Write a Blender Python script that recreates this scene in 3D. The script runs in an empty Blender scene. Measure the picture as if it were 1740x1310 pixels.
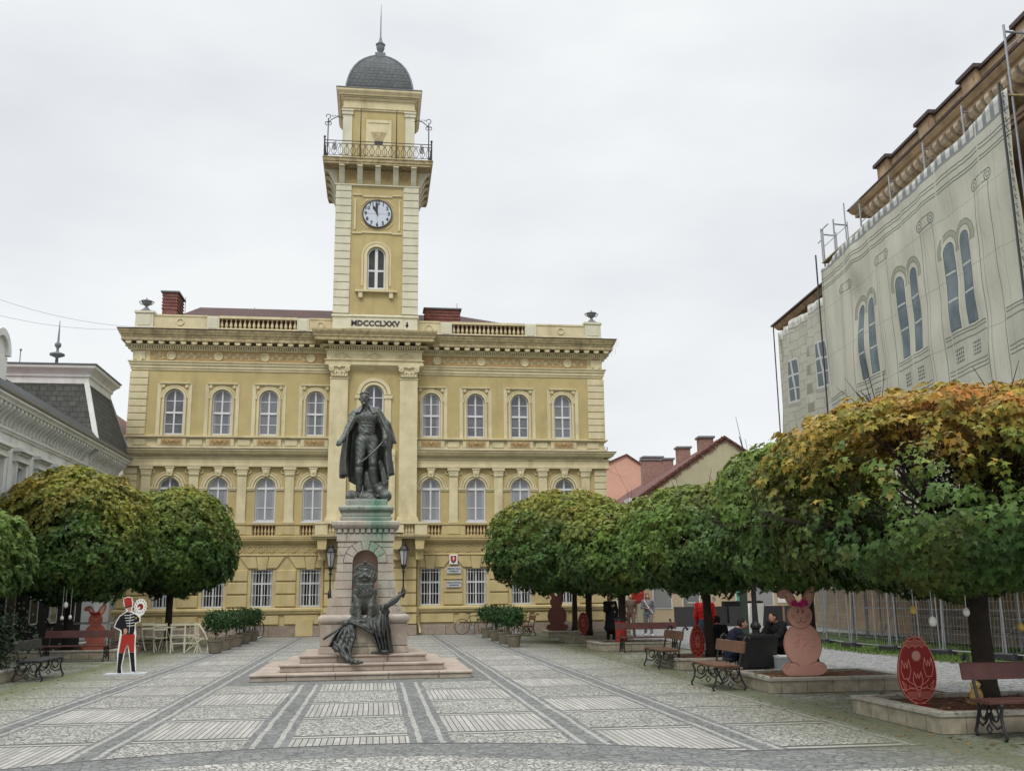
import bpy, math, random
import numpy as np
from mathutils import Vector, Matrix
random.seed(7); rng = np.random.default_rng(11)
SC = bpy.context.scene
COL = SC.collection
R = math.radians
# ---------------------------------------------------------------- camera
def ang(yaw, pit, roll):
    cy, sy = math.cos(yaw), math.sin(yaw); cp, sp = math.cos(pit), math.sin(pit)
    fw = Vector((sy*cp, cy*cp, sp)); rt = Vector((cy, -sy, 0)); up = rt.cross(fw)
    c, s = math.cos(roll), math.sin(roll)
    return c*rt+s*up, -s*rt+c*up, fw
cam_r, cam_u, cam_f = ang(0.136372, 0.207974, -0.0110098)
cam = bpy.data.objects.new('camera', bpy.data.cameras.new('camera'))
COL.objects.link(cam); SC.camera = cam
m = Matrix((cam_r, cam_u, -cam_f)).transposed().to_4x4()
m.translation = Vector((0, 0, 1.7)); cam.matrix_world = m
cam.data.sensor_fit = 'HORIZONTAL'; cam.data.sensor_width = 36; cam.data.lens = 36*1684.8/1740
cam.data.clip_start = 0.1; cam.data.clip_end = 2000
# ---------------------------------------------------------------- sun and sky (overcast midday)
SUN_EL, SUN_AZ = R(52), R(205)          # azimuth measured from +Y clockwise
sd = Vector((math.sin(SUN_AZ)*math.cos(SUN_EL), math.cos(SUN_AZ)*math.cos(SUN_EL), math.sin(SUN_EL)))
sun = bpy.data.objects.new('sun', bpy.data.lights.new('sun', 'SUN'))
sun.data.energy = 1.25; sun.data.angle = R(14); sun.data.color = (1, .965, .91)
sun.rotation_euler = sd.to_track_quat('Z', 'Y').to_euler(); COL.objects.link(sun)
W = bpy.data.worlds.new('World'); SC.world = W; W.use_nodes = True
nt = W.node_tree; nt.nodes.clear()
def nd(nt, t, **k):
    n = nt.nodes.new(t)
    for a, b in k.items(): setattr(n, a, b)
    return n
out = nd(nt, 'ShaderNodeOutputWorld'); bg = nd(nt, 'ShaderNodeBackground'); bg.inputs[1].default_value = 0.1
sky = nd(nt, 'ShaderNodeTexSky', sky_type='NISHITA', sun_disc=False, sun_elevation=SUN_EL, sun_rotation=SUN_AZ)
tc = nd(nt, 'ShaderNodeTexCoord'); sep = nd(nt, 'ShaderNodeSeparateXYZ'); nt.links.new(tc.outputs['Generated'], sep.inputs[0])
mp = nd(nt, 'ShaderNodeMapping'); mp.inputs['Scale'].default_value = (1, 1, 2.2); nt.links.new(tc.outputs['Generated'], mp.inputs[0])
nz = nd(nt, 'ShaderNodeTexNoise'); nz.inputs['Scale'].default_value = 2.1; nz.inputs['Detail'].default_value = 6; nz.inputs['Roughness'].default_value = .5
nt.links.new(mp.outputs[0], nz.inputs['Vector'])
cr = nd(nt, 'ShaderNodeValToRGB'); e = cr.color_ramp.elements
e[0].position = .32; e[0].color = (.745, .77, .81, 1); e[1].position = .60; e[1].color = (.925, .945, .95, 1)
nt.links.new(nz.outputs['Fac'], cr.inputs[0])
gr = nd(nt, 'ShaderNodeValToRGB'); e = gr.color_ramp.elements      # overcast sky: brighter towards the zenith
e[0].position = 0; e[0].color = (.33, .33, .33, 1); e[1].position = 1; e[1].color = (.98, .98, .98, 1)
k = e.new(.57); k.color = (.345, .345, .345, 1); k = e.new(.72); k.color = (.72, .72, .72, 1)
nt.links.new(sep.outputs['Z'], gr.inputs[0])
mx = nd(nt, 'ShaderNodeMix', data_type='RGBA', blend_type='MULTIPLY'); mx.inputs[0].default_value = 1
nt.links.new(cr.outputs[0], mx.inputs[6]); nt.links.new(gr.outputs[0], mx.inputs[7])
sc_ = nd(nt, 'ShaderNodeVectorMath', operation='SCALE'); sc_.inputs['Scale'].default_value = 28.4
nt.links.new(mx.outputs[2], sc_.inputs[0])
m2 = nd(nt, 'ShaderNodeMix', data_type='RGBA'); m2.inputs[0].default_value = .06
nt.links.new(sc_.outputs[0], m2.inputs[6]); nt.links.new(sky.outputs[0], m2.inputs[7])
nt.links.new(m2.outputs[2], bg.inputs[0]); nt.links.new(bg.outputs[0], out.inputs[0])
SC.view_settings.view_transform = 'Standard'; SC.view_settings.look = 'None'
SC.view_settings.exposure = 0.1; SC.view_settings.gamma = 1; SC.view_settings.use_curve_mapping = False
SC.cycles.max_bounces = 6; SC.cycles.diffuse_bounces = 3; SC.cycles.transparent_max_bounces = 12

# ================================================================ helpers
def tag(o, label=None, cat=None, group=None, kind=None):
    if label: o['label'] = label
    if cat: o['category'] = cat
    if group: o['group'] = group
    if kind: o['kind'] = kind
    return o
def empty(name, loc=(0, 0, 0), rz=0, label=None, cat=None, group=None):
    o = bpy.data.objects.new(name, None); o.empty_display_size = .2; COL.objects.link(o)
    o.location = loc; o.rotation_euler = (0, 0, rz)
    return tag(o, label, cat, group)
def copy_tree(o, parent=None):
    c = o.copy(); COL.objects.link(c); c.parent = parent
    for ch in list(o.children): copy_tree(ch, c)
    return c
class MB:
    def __init__(s): s.v = []; s.f = []; s.arr = []
    def add(s, vs, fs):
        n = len(s.v); s.v += [tuple(p) for p in vs]; s.f += [tuple(i+n for i in f) for f in fs]; return s
    def box(s, x0, x1, y0, y1, z0, z1):
        return s.add([(x0,y0,z0),(x1,y0,z0),(x1,y1,z0),(x0,y1,z0),(x0,y0,z1),(x1,y0,z1),(x1,y1,z1),(x0,y1,z1)],
                     [(0,3,2,1),(4,5,6,7),(0,1,5,4),(1,2,6,5),(2,3,7,6),(3,0,4,7)])
    def cbox(s, x0, x1, y0, y1, z0, z1, c):   # box with its front (y0) edges chamfered
        v = [(x0+c,y0,z0+c),(x1-c,y0,z0+c),(x1-c,y0,z1-c),(x0+c,y0,z1-c),(x0,y0+c,z0),(x1,y0+c,z0),(x1,y0+c,z1),(x0,y0+c,z1),
             (x0,y1,z0),(x1,y1,z0),(x1,y1,z1),(x0,y1,z1)]
        return s.add(v, [(0,1,2,3),(0,4,5,1),(1,5,6,2),(2,6,7,3),(3,7,4,0),(4,8,9,5),(5,9,10,6),(6,10,11,7),(7,11,8,4),(8,11,10,9)])
    def obox(s, c, ax, ay, az):
        c = Vector(c); ax, ay, az = Vector(ax), Vector(ay), Vector(az)
        v = [c+ax*i+ay*j+az*k for k in (-1,1) for i,j in ((-1,-1),(1,-1),(1,1),(-1,1))]
        return s.add(v, [(0,3,2,1),(4,5,6,7),(0,1,5,4),(1,2,6,5),(2,3,7,6),(3,0,4,7)])
    def prism(s, poly, y0, y1):               # polygon (x,z) counter-clockwise seen from -y, extruded y0 -> y1
        n = len(poly); v = [(x,y0,z) for x,z in poly]+[(x,y1,z) for x,z in poly]
        return s.add(v, [tuple(range(n)), tuple(range(2*n-1, n-1, -1))]+[(i, i+n, (i+1)%n+n, (i+1)%n) for i in range(n)])
    def face(s, pts): return s.add(pts, [tuple(range(len(pts)))])
    def band(s, cx, zs, r0, r1, y0, y1, a0=0, a1=math.pi, n=18):
        v = []; f = []
        for i in range(n+1):
            a = a0+(a1-a0)*i/n; c, q = math.cos(a), math.sin(a)
            v += [(cx+r0*c,y0,zs+r0*q),(cx+r1*c,y0,zs+r1*q),(cx+r1*c,y1,zs+r1*q),(cx+r0*c,y1,zs+r0*q)]
        for i in range(n):
            b = 4*i
            for k in range(4): f.append((b+k, b+(k+1)%4, b+4+(k+1)%4, b+4+k))
        if abs(a1-a0) < 6.28: f += [(0,3,2,1), tuple(4*n+k for k in range(4))]
        return s.add(v, f)
    def disc(s, cx, cz, r, y0, y1, n=24, rx=None):
        rx = rx or r
        return s.prism([(cx+rx*math.cos(2*math.pi*i/n), cz+r*math.sin(2*math.pi*i/n)) for i in range(n)], y0, y1)
    def sweep(s, path, prof, closed=False):   # path (x,y) plan; prof (out,z); out = to the right of travel
        P = [Vector(p) for p in path]; n = len(P); dirs = []
        for i in range(n):
            a = P[i]-P[i-1] if (i > 0 or closed) else None; b = P[(i+1)%n]-P[i] if (i < n-1 or closed) else None
            na = Vector((a.y,-a.x)).normalized() if a is not None else None; nb = Vector((b.y,-b.x)).normalized() if b is not None else None
            if na is None: o = nb
            elif nb is None: o = na
            else: o = (na+nb); o = o/max(.15, o.dot(na)) if o.length > 1e-6 else na
            dirs.append(o)
        m_ = len(prof); v = [(P[i].x+dirs[i].x*o, P[i].y+dirs[i].y*o, z) for i in range(n) for o, z in prof]; f = []
        for i in range(n if closed else n-1):
            j = (i+1)%n
            for k in range(m_-1): f.append((i*m_+k, j*m_+k, j*m_+k+1, i*m_+k+1))
        if not closed: f += [tuple(range(m_-1,-1,-1)), tuple((n-1)*m_+k for k in range(m_))]
        return s.add(v, f)
    def tube(s, pts, r, n=6, cap=True):
        P = [Vector(p) for p in pts]; rs = r if hasattr(r, '__len__') else [r]*len(P); v = []; f = []
        t0 = (P[1]-P[0]).normalized(); u = t0.orthogonal().normalized()
        for i, p in enumerate(P):
            t = (P[min(i+1,len(P)-1)]-P[max(i-1,0)])
            t = t.normalized() if t.length > 1e-9 else t0
            u = (u-t*u.dot(t)); u = u.normalized() if u.length > 1e-6 else t.orthogonal().normalized(); w = t.cross(u)
            v += [p+(u*math.cos(2*math.pi*k/n)+w*math.sin(2*math.pi*k/n))*rs[i] for k in range(n)]
        for i in range(len(P)-1):
            for k in range(n): f.append((i*n+k, i*n+(k+1)%n, (i+1)*n+(k+1)%n, (i+1)*n+k))
        if cap: f += [tuple(range(n-1,-1,-1)), tuple((len(P)-1)*n+k for k in range(n))]
        return s.add(v, f)
    def lathe(s, prof, cx=0, cy=0, n=16, sq=False, rot=0):   # prof (r,z)
        v = []; f = []; m_ = len(prof)
        for r, z in prof:
            for k in range(n):
                a = 2*math.pi*k/n+rot; rr = r/math.cos(math.pi/4) if sq else r
                v.append((cx+rr*math.cos(a), cy+rr*math.sin(a), z))
        for i in range(m_-1):
            for k in range(n): f.append((i*n+k, i*n+(k+1)%n, (i+1)*n+(k+1)%n, (i+1)*n+k))
        f += [tuple(range(n-1,-1,-1)), tuple((m_-1)*n+k for k in range(n))]
        return s.add(v, f)
    def ball(s, c, r, n=10, m=7):
        rx, ry, rz = r if hasattr(r, '__len__') else (r, r, r); v = [(c[0],c[1],c[2]-rz)]; f = []
        for i in range(1, m):
            t = -math.pi/2+math.pi*i/m
            v += [(c[0]+rx*math.cos(t)*math.cos(2*math.pi*k/n), c[1]+ry*math.cos(t)*math.sin(2*math.pi*k/n), c[2]+rz*math.sin(t)) for k in range(n)]
        v.append((c[0],c[1],c[2]+rz)); L = len(v)-1
        for k in range(n):
            f.append((0, 1+(k+1)%n, 1+k)); f.append((L, L-n+k, L-n+(k+1)%n))
            for i in range(m-2): f.append((1+i*n+k, 1+i*n+(k+1)%n, 1+(i+1)*n+(k+1)%n, 1+(i+1)*n+k))
        return s.add(v, f)
    def xf(s, M, i0=0):
        s.v = s.v[:i0]+[tuple(M@Vector(p)) for p in s.v[i0:]]; return s
    def mesh(s, name, mat=None, smooth=False):
        me = bpy.data.meshes.new(name); me.from_pydata(s.v, [], s.f)
        if mat: me.materials.append(mat)
        if smooth: me.polygons.foreach_set('use_smooth', [True]*len(me.polygons))
        me.update(); return me
    def build(s, name, mat, parent=None, smooth=False, loc=None, label=None):
        o = bpy.data.objects.new(name, s.mesh(name, mat, smooth)); COL.objects.link(o)
        if parent is not None: o.parent = parent
        if loc is not None: o.location = loc
        if label: o['label'] = label
        return o
def split_build(mb, name, mat_, parent, gap=.3, smooth=False, lim=24, **k):     # separate clumps of pieces become objects of their own
    n = len(mb.v); par = list(range(n))
    def find(a):
        while par[a] != a: par[a] = par[par[a]]; a = par[a]
        return a
    for f in mb.f:
        r = find(f[0])
        for i in f[1:]:
            q = find(i)
            if q != r: par[q] = r
    root = np.array([find(i) for i in range(n)]); V = np.array(mb.v); u, inv = np.unique(root, return_inverse=True); m_ = len(u)
    lo = np.full((m_, 3), 1e9); hi = np.full((m_, 3), -1e9); np.minimum.at(lo, inv, V); np.maximum.at(hi, inv, V)
    cl = np.arange(m_); g = gap/2
    for i in range(m_):
        ov = np.all((lo-g <= hi[i]+g) & (hi+g >= lo[i]-g), axis=1)
        t = np.unique(cl[ov]); cl[np.isin(cl, t)] = t.min()
    out = []; cv = cl[inv]; cf = np.array([cv[f[0]] for f in mb.f])
    if len(np.unique(cl)) > lim: return [mb.build(name, mat_, parent, smooth, **k)]
    for c in np.unique(cl):
        q = MB(); idx = np.flatnonzero(cv == c); mp = {int(a): i for i, a in enumerate(idx)}
        q.v = [mb.v[i] for i in idx]; q.f = [tuple(mp[i] for i in f) for f, w in zip(mb.f, cf) if w == c]
        out.append(q.build(name, mat_, parent, smooth, **k))
    return out
def sheet(name, mat, parent, fn, nu, nv, thick=.02, smooth=True):   # fn(u,v)->Vector, closed thin body
    P = [[Vector(fn(i/nu, j/nv)) for j in range(nv+1)] for i in range(nu+1)]; v = []; f = []
    N = [[None]*(nv+1) for _ in range(nu+1)]
    for i in range(nu+1):
        for j in range(nv+1):
            du = P[min(i+1,nu)][j]-P[max(i-1,0)][j]; dv = P[i][min(j+1,nv)]-P[i][max(j-1,0)]
            n_ = du.cross(dv); N[i][j] = n_.normalized() if n_.length > 1e-9 else Vector((0,0,1))
    for sgn in (.5, -.5):
        for i in range(nu+1):
            for j in range(nv+1): v.append(P[i][j]+N[i][j]*thick*sgn)
    K = (nu+1)*(nv+1); id_ = lambda i, j: i*(nv+1)+j
    for i in range(nu):
        for j in range(nv):
            a,b,c,d = id_(i,j),id_(i+1,j),id_(i+1,j+1),id_(i,j+1); f += [(a,b,c,d),(d+K,c+K,b+K,a+K)]
    for i in range(nu): f += [(id_(i,0)+K,id_(i+1,0)+K,id_(i+1,0),id_(i,0)), (id_(i,nv),id_(i+1,nv),id_(i+1,nv)+K,id_(i,nv)+K)]
    for j in range(nv): f += [(id_(0,j),id_(0,j+1),id_(0,j+1)+K,id_(0,j)+K), (id_(nu,j)+K,id_(nu,j+1)+K,id_(nu,j+1),id_(nu,j))]
    return MB().add(v, f).build(name, mat, parent, smooth)
def text_mesh(txt, size, name, mat, parent, loc, rx=R(90), depth=.01, rz=0, xscale=1, bold=0):
    cu = bpy.data.curves.new('lettering', 'FONT'); cu.body = txt; cu.size = size; cu.align_x = 'CENTER'; cu.align_y = 'CENTER'
    cu.extrude = depth; cu.resolution_u = 2; cu.offset = bold
    t = bpy.data.objects.new('lettering', cu); COL.objects.link(t)
    dg = bpy.context.evaluated_depsgraph_get(); me = bpy.data.meshes.new_from_object(t.evaluated_get(dg))
    bpy.data.objects.remove(t); bpy.data.curves.remove(cu)
    me.materials.clear(); me.materials.append(mat); me.name = name
    o = bpy.data.objects.new(name, me); COL.objects.link(o); o.parent = parent; o.location = loc; o.rotation_euler = (rx, 0, rz); o.scale = (xscale, 1, 1)
    return o
# ---------------------------------------------------------------- signed distance sculpting
def v3(p): return np.array(p, float)
def rc(a, b, r1, r2, k=.03): return ('rc', v3(a), v3(b), r1, r2, k)
def el(c, r, k=.03, rot=None): return ('el', v3(c), v3(r), rot, k)
def cut(c, r, k=.01): return ('cut', v3(c), v3(r), None, k)
def sculpt(name, prims, res, mat, parent, disp=None, base=0, loc=None):
    lo = np.full(3, 1e9); hi = -lo
    for p in prims:
        if p[0] == 'cut': continue
        if p[0] == 'rc': m_ = max(p[3], p[4]); a = np.minimum(p[1], p[2])-m_; b = np.maximum(p[1], p[2])+m_
        else: q = p[2].max() if p[3] is not None else p[2]; a = p[1]-q; b = p[1]+q
        lo = np.minimum(lo, a); hi = np.maximum(hi, b)
    lo -= res*4+.02; hi += res*4+.02
    n = np.ceil((hi-lo)/res).astype(int)+1; D = np.full(n, 9., np.float32)
    ax = [lo[i]+res*np.arange(n[i]) for i in range(3)]
    for p in prims:
        if p[0] == 'rc': m_ = max(p[3], p[4]); a = np.minimum(p[1], p[2])-m_; b = np.maximum(p[1], p[2])+m_; k = p[5]
        else: q = p[2].max() if p[3] is not None else p[2]; a = p[1]-q; b = p[1]+q; k = p[4]
        pad = k+res*3
        i0 = np.clip(np.floor((a-pad-lo)/res).astype(int), 0, n-1); i1 = np.clip(np.ceil((b+pad-lo)/res).astype(int)+1, 1, n)
        X, Y, Z = np.meshgrid(*[ax[i][i0[i]:i1[i]] for i in range(3)], indexing='ij')
        if p[0] == 'rc':
            d = p[2]-p[1]; L = max(1e-9, d@d)
            t = np.clip(((X-p[1][0])*d[0]+(Y-p[1][1])*d[1]+(Z-p[1][2])*d[2])/L, 0, 1)
            q = np.sqrt((X-p[1][0]-t*d[0])**2+(Y-p[1][1]-t*d[1])**2+(Z-p[1][2]-t*d[2])**2)-(p[3]+(p[4]-p[3])*t)
        else:
            x, y, z = X-p[1][0], Y-p[1][1], Z-p[1][2]; r = p[2]
            if p[3] is not None:
                M = p[3]; x, y, z = M[0][0]*x+M[1][0]*y+M[2][0]*z, M[0][1]*x+M[1][1]*y+M[2][1]*z, M[0][2]*x+M[1][2]*y+M[2][2]*z
            k0 = np.sqrt((x/r[0])**2+(y/r[1])**2+(z/r[2])**2); k1 = np.sqrt((x/r[0]**2)**2+(y/r[1]**2)**2+(z/r[2]**2)**2)+1e-9
            q = k0*(k0-1)/k1
        sl = tuple(slice(i0[i], i1[i]) for i in range(3)); c = D[sl]
        if p[0] == 'cut':
            h = np.maximum(k-np.abs(c+q), 0)/k; D[sl] = np.maximum(c, -q)+h*h*k/4
        else:
            h = np.maximum(k-np.abs(c-q), 0)/k; D[sl] = np.minimum(c, q)-h*h*k/4
    if disp is not None:
        X, Y, Z = np.meshgrid(*ax, indexing='ij'); D = D+np.where(np.abs(D) < .15, disp(X, Y, Z), 0)
    # surface nets
    S = D < 0
    c8 = [S[i:n[0]-1+i, j:n[1]-1+j, k:n[2]-1+k] for i in (0,1) for j in (0,1) for k in (0,1)]
    sm = sum(c.astype(np.int8) for c in c8); cells = (sm > 0) & (sm < 8); idx = np.full(cells.shape, -1, np.int64)
    ci = np.argwhere(cells); idx[cells] = np.arange(len(ci)); acc = np.zeros((len(ci), 3)); cnt = np.zeros(len(ci))
    I, J, K = ci.T
    for a in range(3):
        o = [0,0,0]
        for u in (0,1):
            for w in (0,1):
                o = [0,0,0]; b, c = [q for q in range(3) if q != a]; o[b] = u; o[c] = w; o2 = list(o); o2[a] = 1
                d0 = D[I+o[0], J+o[1], K+o[2]]; d1 = D[I+o2[0], J+o2[1], K+o2[2]]; mk = (d0 < 0) != (d1 < 0)
                t = np.where(mk, d0/np.where(mk, d0-d1, 1), 0); P = np.array([np.full(len(ci), o[q], float) for q in range(3)]).T; P[:, a] = t
                acc += P*mk[:, None]; cnt += mk
    V = (acc/cnt[:, None]+ci)*res+lo; F = []
    for a in range(3):
        b, c = (a+1) % 3, (a+2) % 3
        s0 = [slice(None)]*3; s1 = [slice(None)]*3; s0[a] = slice(0, -1); s1[a] = slice(1, None)
        for q in (b, c): s0[q] = slice(1, -1); s1[q] = slice(1, -1)
        A = S[tuple(s0)]; B = S[tuple(s1)]; E = np.argwhere(A != B)
        if not len(E): continue
        fl = A[tuple(E.T)]; E = E.copy(); E[:, b] += 1; E[:, c] += 1
        def g_(db, dc):
            Q = E.copy(); Q[:, b] += db; Q[:, c] += dc; return idx[tuple(Q.T)]
        q = np.array([g_(-1,-1), g_(0,-1), g_(0,0), g_(-1,0)]).T; q[~fl] = q[~fl][:, ::-1]; F.append(q)
    F = np.concatenate(F); me = bpy.data.meshes.new(name)
    me.vertices.add(len(V)); me.vertices.foreach_set('co', V.astype(np.float32).ravel())
    me.loops.add(F.size); me.loops.foreach_set('vertex_index', F.ravel().astype(np.int32))
    me.polygons.add(len(F)); me.polygons.foreach_set('loop_start', np.arange(0, F.size, 4, dtype=np.int32))
    me.polygons.foreach_set('use_smooth', np.ones(len(F), bool)); me.update(calc_edges=True); me.validate()
    me.materials.append(mat); o = bpy.data.objects.new(name, me); COL.objects.link(o)
    if parent is not None: o.parent = parent
    if loc is not None: o.location = loc
    return o
# ---------------------------------------------------------------- node expressions and materials
class S:
    nt = None
    def __init__(s, k): s.k = k
    @staticmethod
    def m(op, *a, clamp=False):
        n = S.nt.nodes.new('ShaderNodeMath'); n.operation = op; n.use_clamp = clamp
        for i, x in enumerate(a):
            if isinstance(x, S): S.nt.links.new(x.k, n.inputs[i])
            else: n.inputs[i].default_value = x
        return S(n.outputs[0])
    def __add__(s, o): return S.m('ADD', s, o)
    __radd__ = __add__
    def __sub__(s, o): return S.m('SUBTRACT', s, o)
    def __rsub__(s, o): return S.m('SUBTRACT', o, s)
    def __mul__(s, o): return S.m('MULTIPLY', s, o)
    __rmul__ = __mul__
    def __truediv__(s, o): return S.m('DIVIDE', s, o)
    def __lt__(s, o): return S.m('LESS_THAN', s, o)
    def __gt__(s, o): return S.m('GREATER_THAN', s, o)
    def abs(s): return S.m('ABSOLUTE', s)
    def mod(s, o): return S.m('FLOORED_MODULO', s, o)
    def floor(s): return S.m('FLOOR', s)
    def sqrt(s): return S.m('SQRT', s)
def mn(a, b): return S.m('MINIMUM', a, b)
def mxx(a, b): return S.m('MAXIMUM', a, b)
def inr(x, a, b): return (x > a)*(x < b)
def near(x, c, w): return (x-c).abs() < w
def cmix(fac, a, b):
    n = S.nt.nodes.new('ShaderNodeMix'); n.data_type = 'RGBA'
    for sock, x in ((n.inputs[0], fac), (n.inputs[6], a), (n.inputs[7], b)):
        if isinstance(x, S): S.nt.links.new(x.k, sock)
        elif hasattr(x, '__len__'): sock.default_value = (*x[:3], 1)
        else: sock.default_value = x
    return S(n.outputs[2])
def noise(vec, scale, detail=4, rough=.5, dist=0):
    n = S.nt.nodes.new('ShaderNodeTexNoise'); n.inputs['Scale'].default_value = scale; n.inputs['Detail'].default_value = detail
    n.inputs['Roughness'].default_value = rough; n.inputs['Distortion'].default_value = dist; S.nt.links.new(vec.k, n.inputs['Vector']); return S(n.outputs['Fac'])
def vor(vec, scale, feat='DISTANCE_TO_EDGE', rnd=1.0):
    n = S.nt.nodes.new('ShaderNodeTexVoronoi'); n.feature = feat; n.inputs['Scale'].default_value = scale; n.inputs['Randomness'].default_value = rnd
    S.nt.links.new(vec.k, n.inputs['Vector']); return n
def mapv(vec, sc=(1,1,1), loc=(0,0,0), rot=(0,0,0)):
    n = S.nt.nodes.new('ShaderNodeMapping'); n.inputs['Scale'].default_value = sc; n.inputs['Location'].default_value = loc; n.inputs['Rotation'].default_value = rot
    S.nt.links.new(vec.k, n.inputs[0]); return S(n.outputs[0])
def ramp(f, *st):
    n = S.nt.nodes.new('ShaderNodeValToRGB'); e = n.color_ramp.elements
    for i, (p, c) in enumerate(st):
        q = e[i] if i < 2 else e.new(p); q.position = p; q.color = (*(c if hasattr(c, '__len__') else (c, c, c)), 1)
    S.nt.links.new(f.k, n.inputs[0]); return S(n.outputs[0])
def mstart(name, obj_random=True):
    m_ = bpy.data.materials.new(name); m_.use_nodes = True; nt = m_.node_tree; S.nt = nt
    b = nt.nodes['Principled BSDF']; t = nt.nodes.new('ShaderNodeTexCoord'); vec = S(t.outputs['Object'])
    if obj_random:
        oi = nt.nodes.new('ShaderNodeObjectInfo'); va = nt.nodes.new('ShaderNodeVectorMath'); va.operation = 'ADD'
        sc = S(oi.outputs['Random'])*17.0; nt.links.new(vec.k, va.inputs[0]); nt.links.new(sc.k, va.inputs[1]); vec = S(va.outputs[0])
    return m_, nt, b, vec
def setc(nt, b, col): nt.links.new(col.k, b.inputs['Base Color'])
def setbump(nt, b, h, strength=.3, dist=.02):
    n = nt.nodes.new('ShaderNodeBump'); n.inputs['Strength'].default_value = strength; n.inputs['Distance'].default_value = dist
    nt.links.new(h.k, n.inputs['Height']); nt.links.new(n.outputs[0], b.inputs['Normal'])
def sepv(vec):
    n = S.nt.nodes.new('ShaderNodeSeparateXYZ'); S.nt.links.new(vec.k, n.inputs[0]); return S(n.outputs[0]), S(n.outputs[1]), S(n.outputs[2])
def mat(name, col, rough=.8, var=.18, scale=2.5, bump=.15, bscale=30, metal=0, spec=.3, streak=0, dark=None, rust=None, rustamt=.6):
    m_, nt, b, vec = mstart(name)
    c = Vector(col); n1 = noise(vec, scale, 6, .6); f = ramp(n1, (.3, 0.), (.7, 1.))
    base = cmix(f, tuple(c*(1-var)), tuple(c*(1+var*.7)))
    if streak:
        n2 = noise(mapv(vec, (1.1, 1.1, .17)), 1.9, 3, .5); n2 = n2*.75+noise(vec, 2.6, 5, .6)*.25; base = cmix(ramp(n2, (.5, 0.), (.74, streak)), base, tuple(Vector(dark or c*.45)))
    if rust:
        n3 = noise(vec, scale*1.7, 8, .7); base = cmix(ramp(n3, (.52, 0.), (.62, rustamt)), base, rust)
    setc(nt, b, base); b.inputs['Roughness'].default_value = rough; b.inputs['Metallic'].default_value = metal; b.inputs['Specular IOR Level'].default_value = spec
    if bump: setbump(nt, b, noise(vec, bscale, 5, .6), bump)
    return m_
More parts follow.
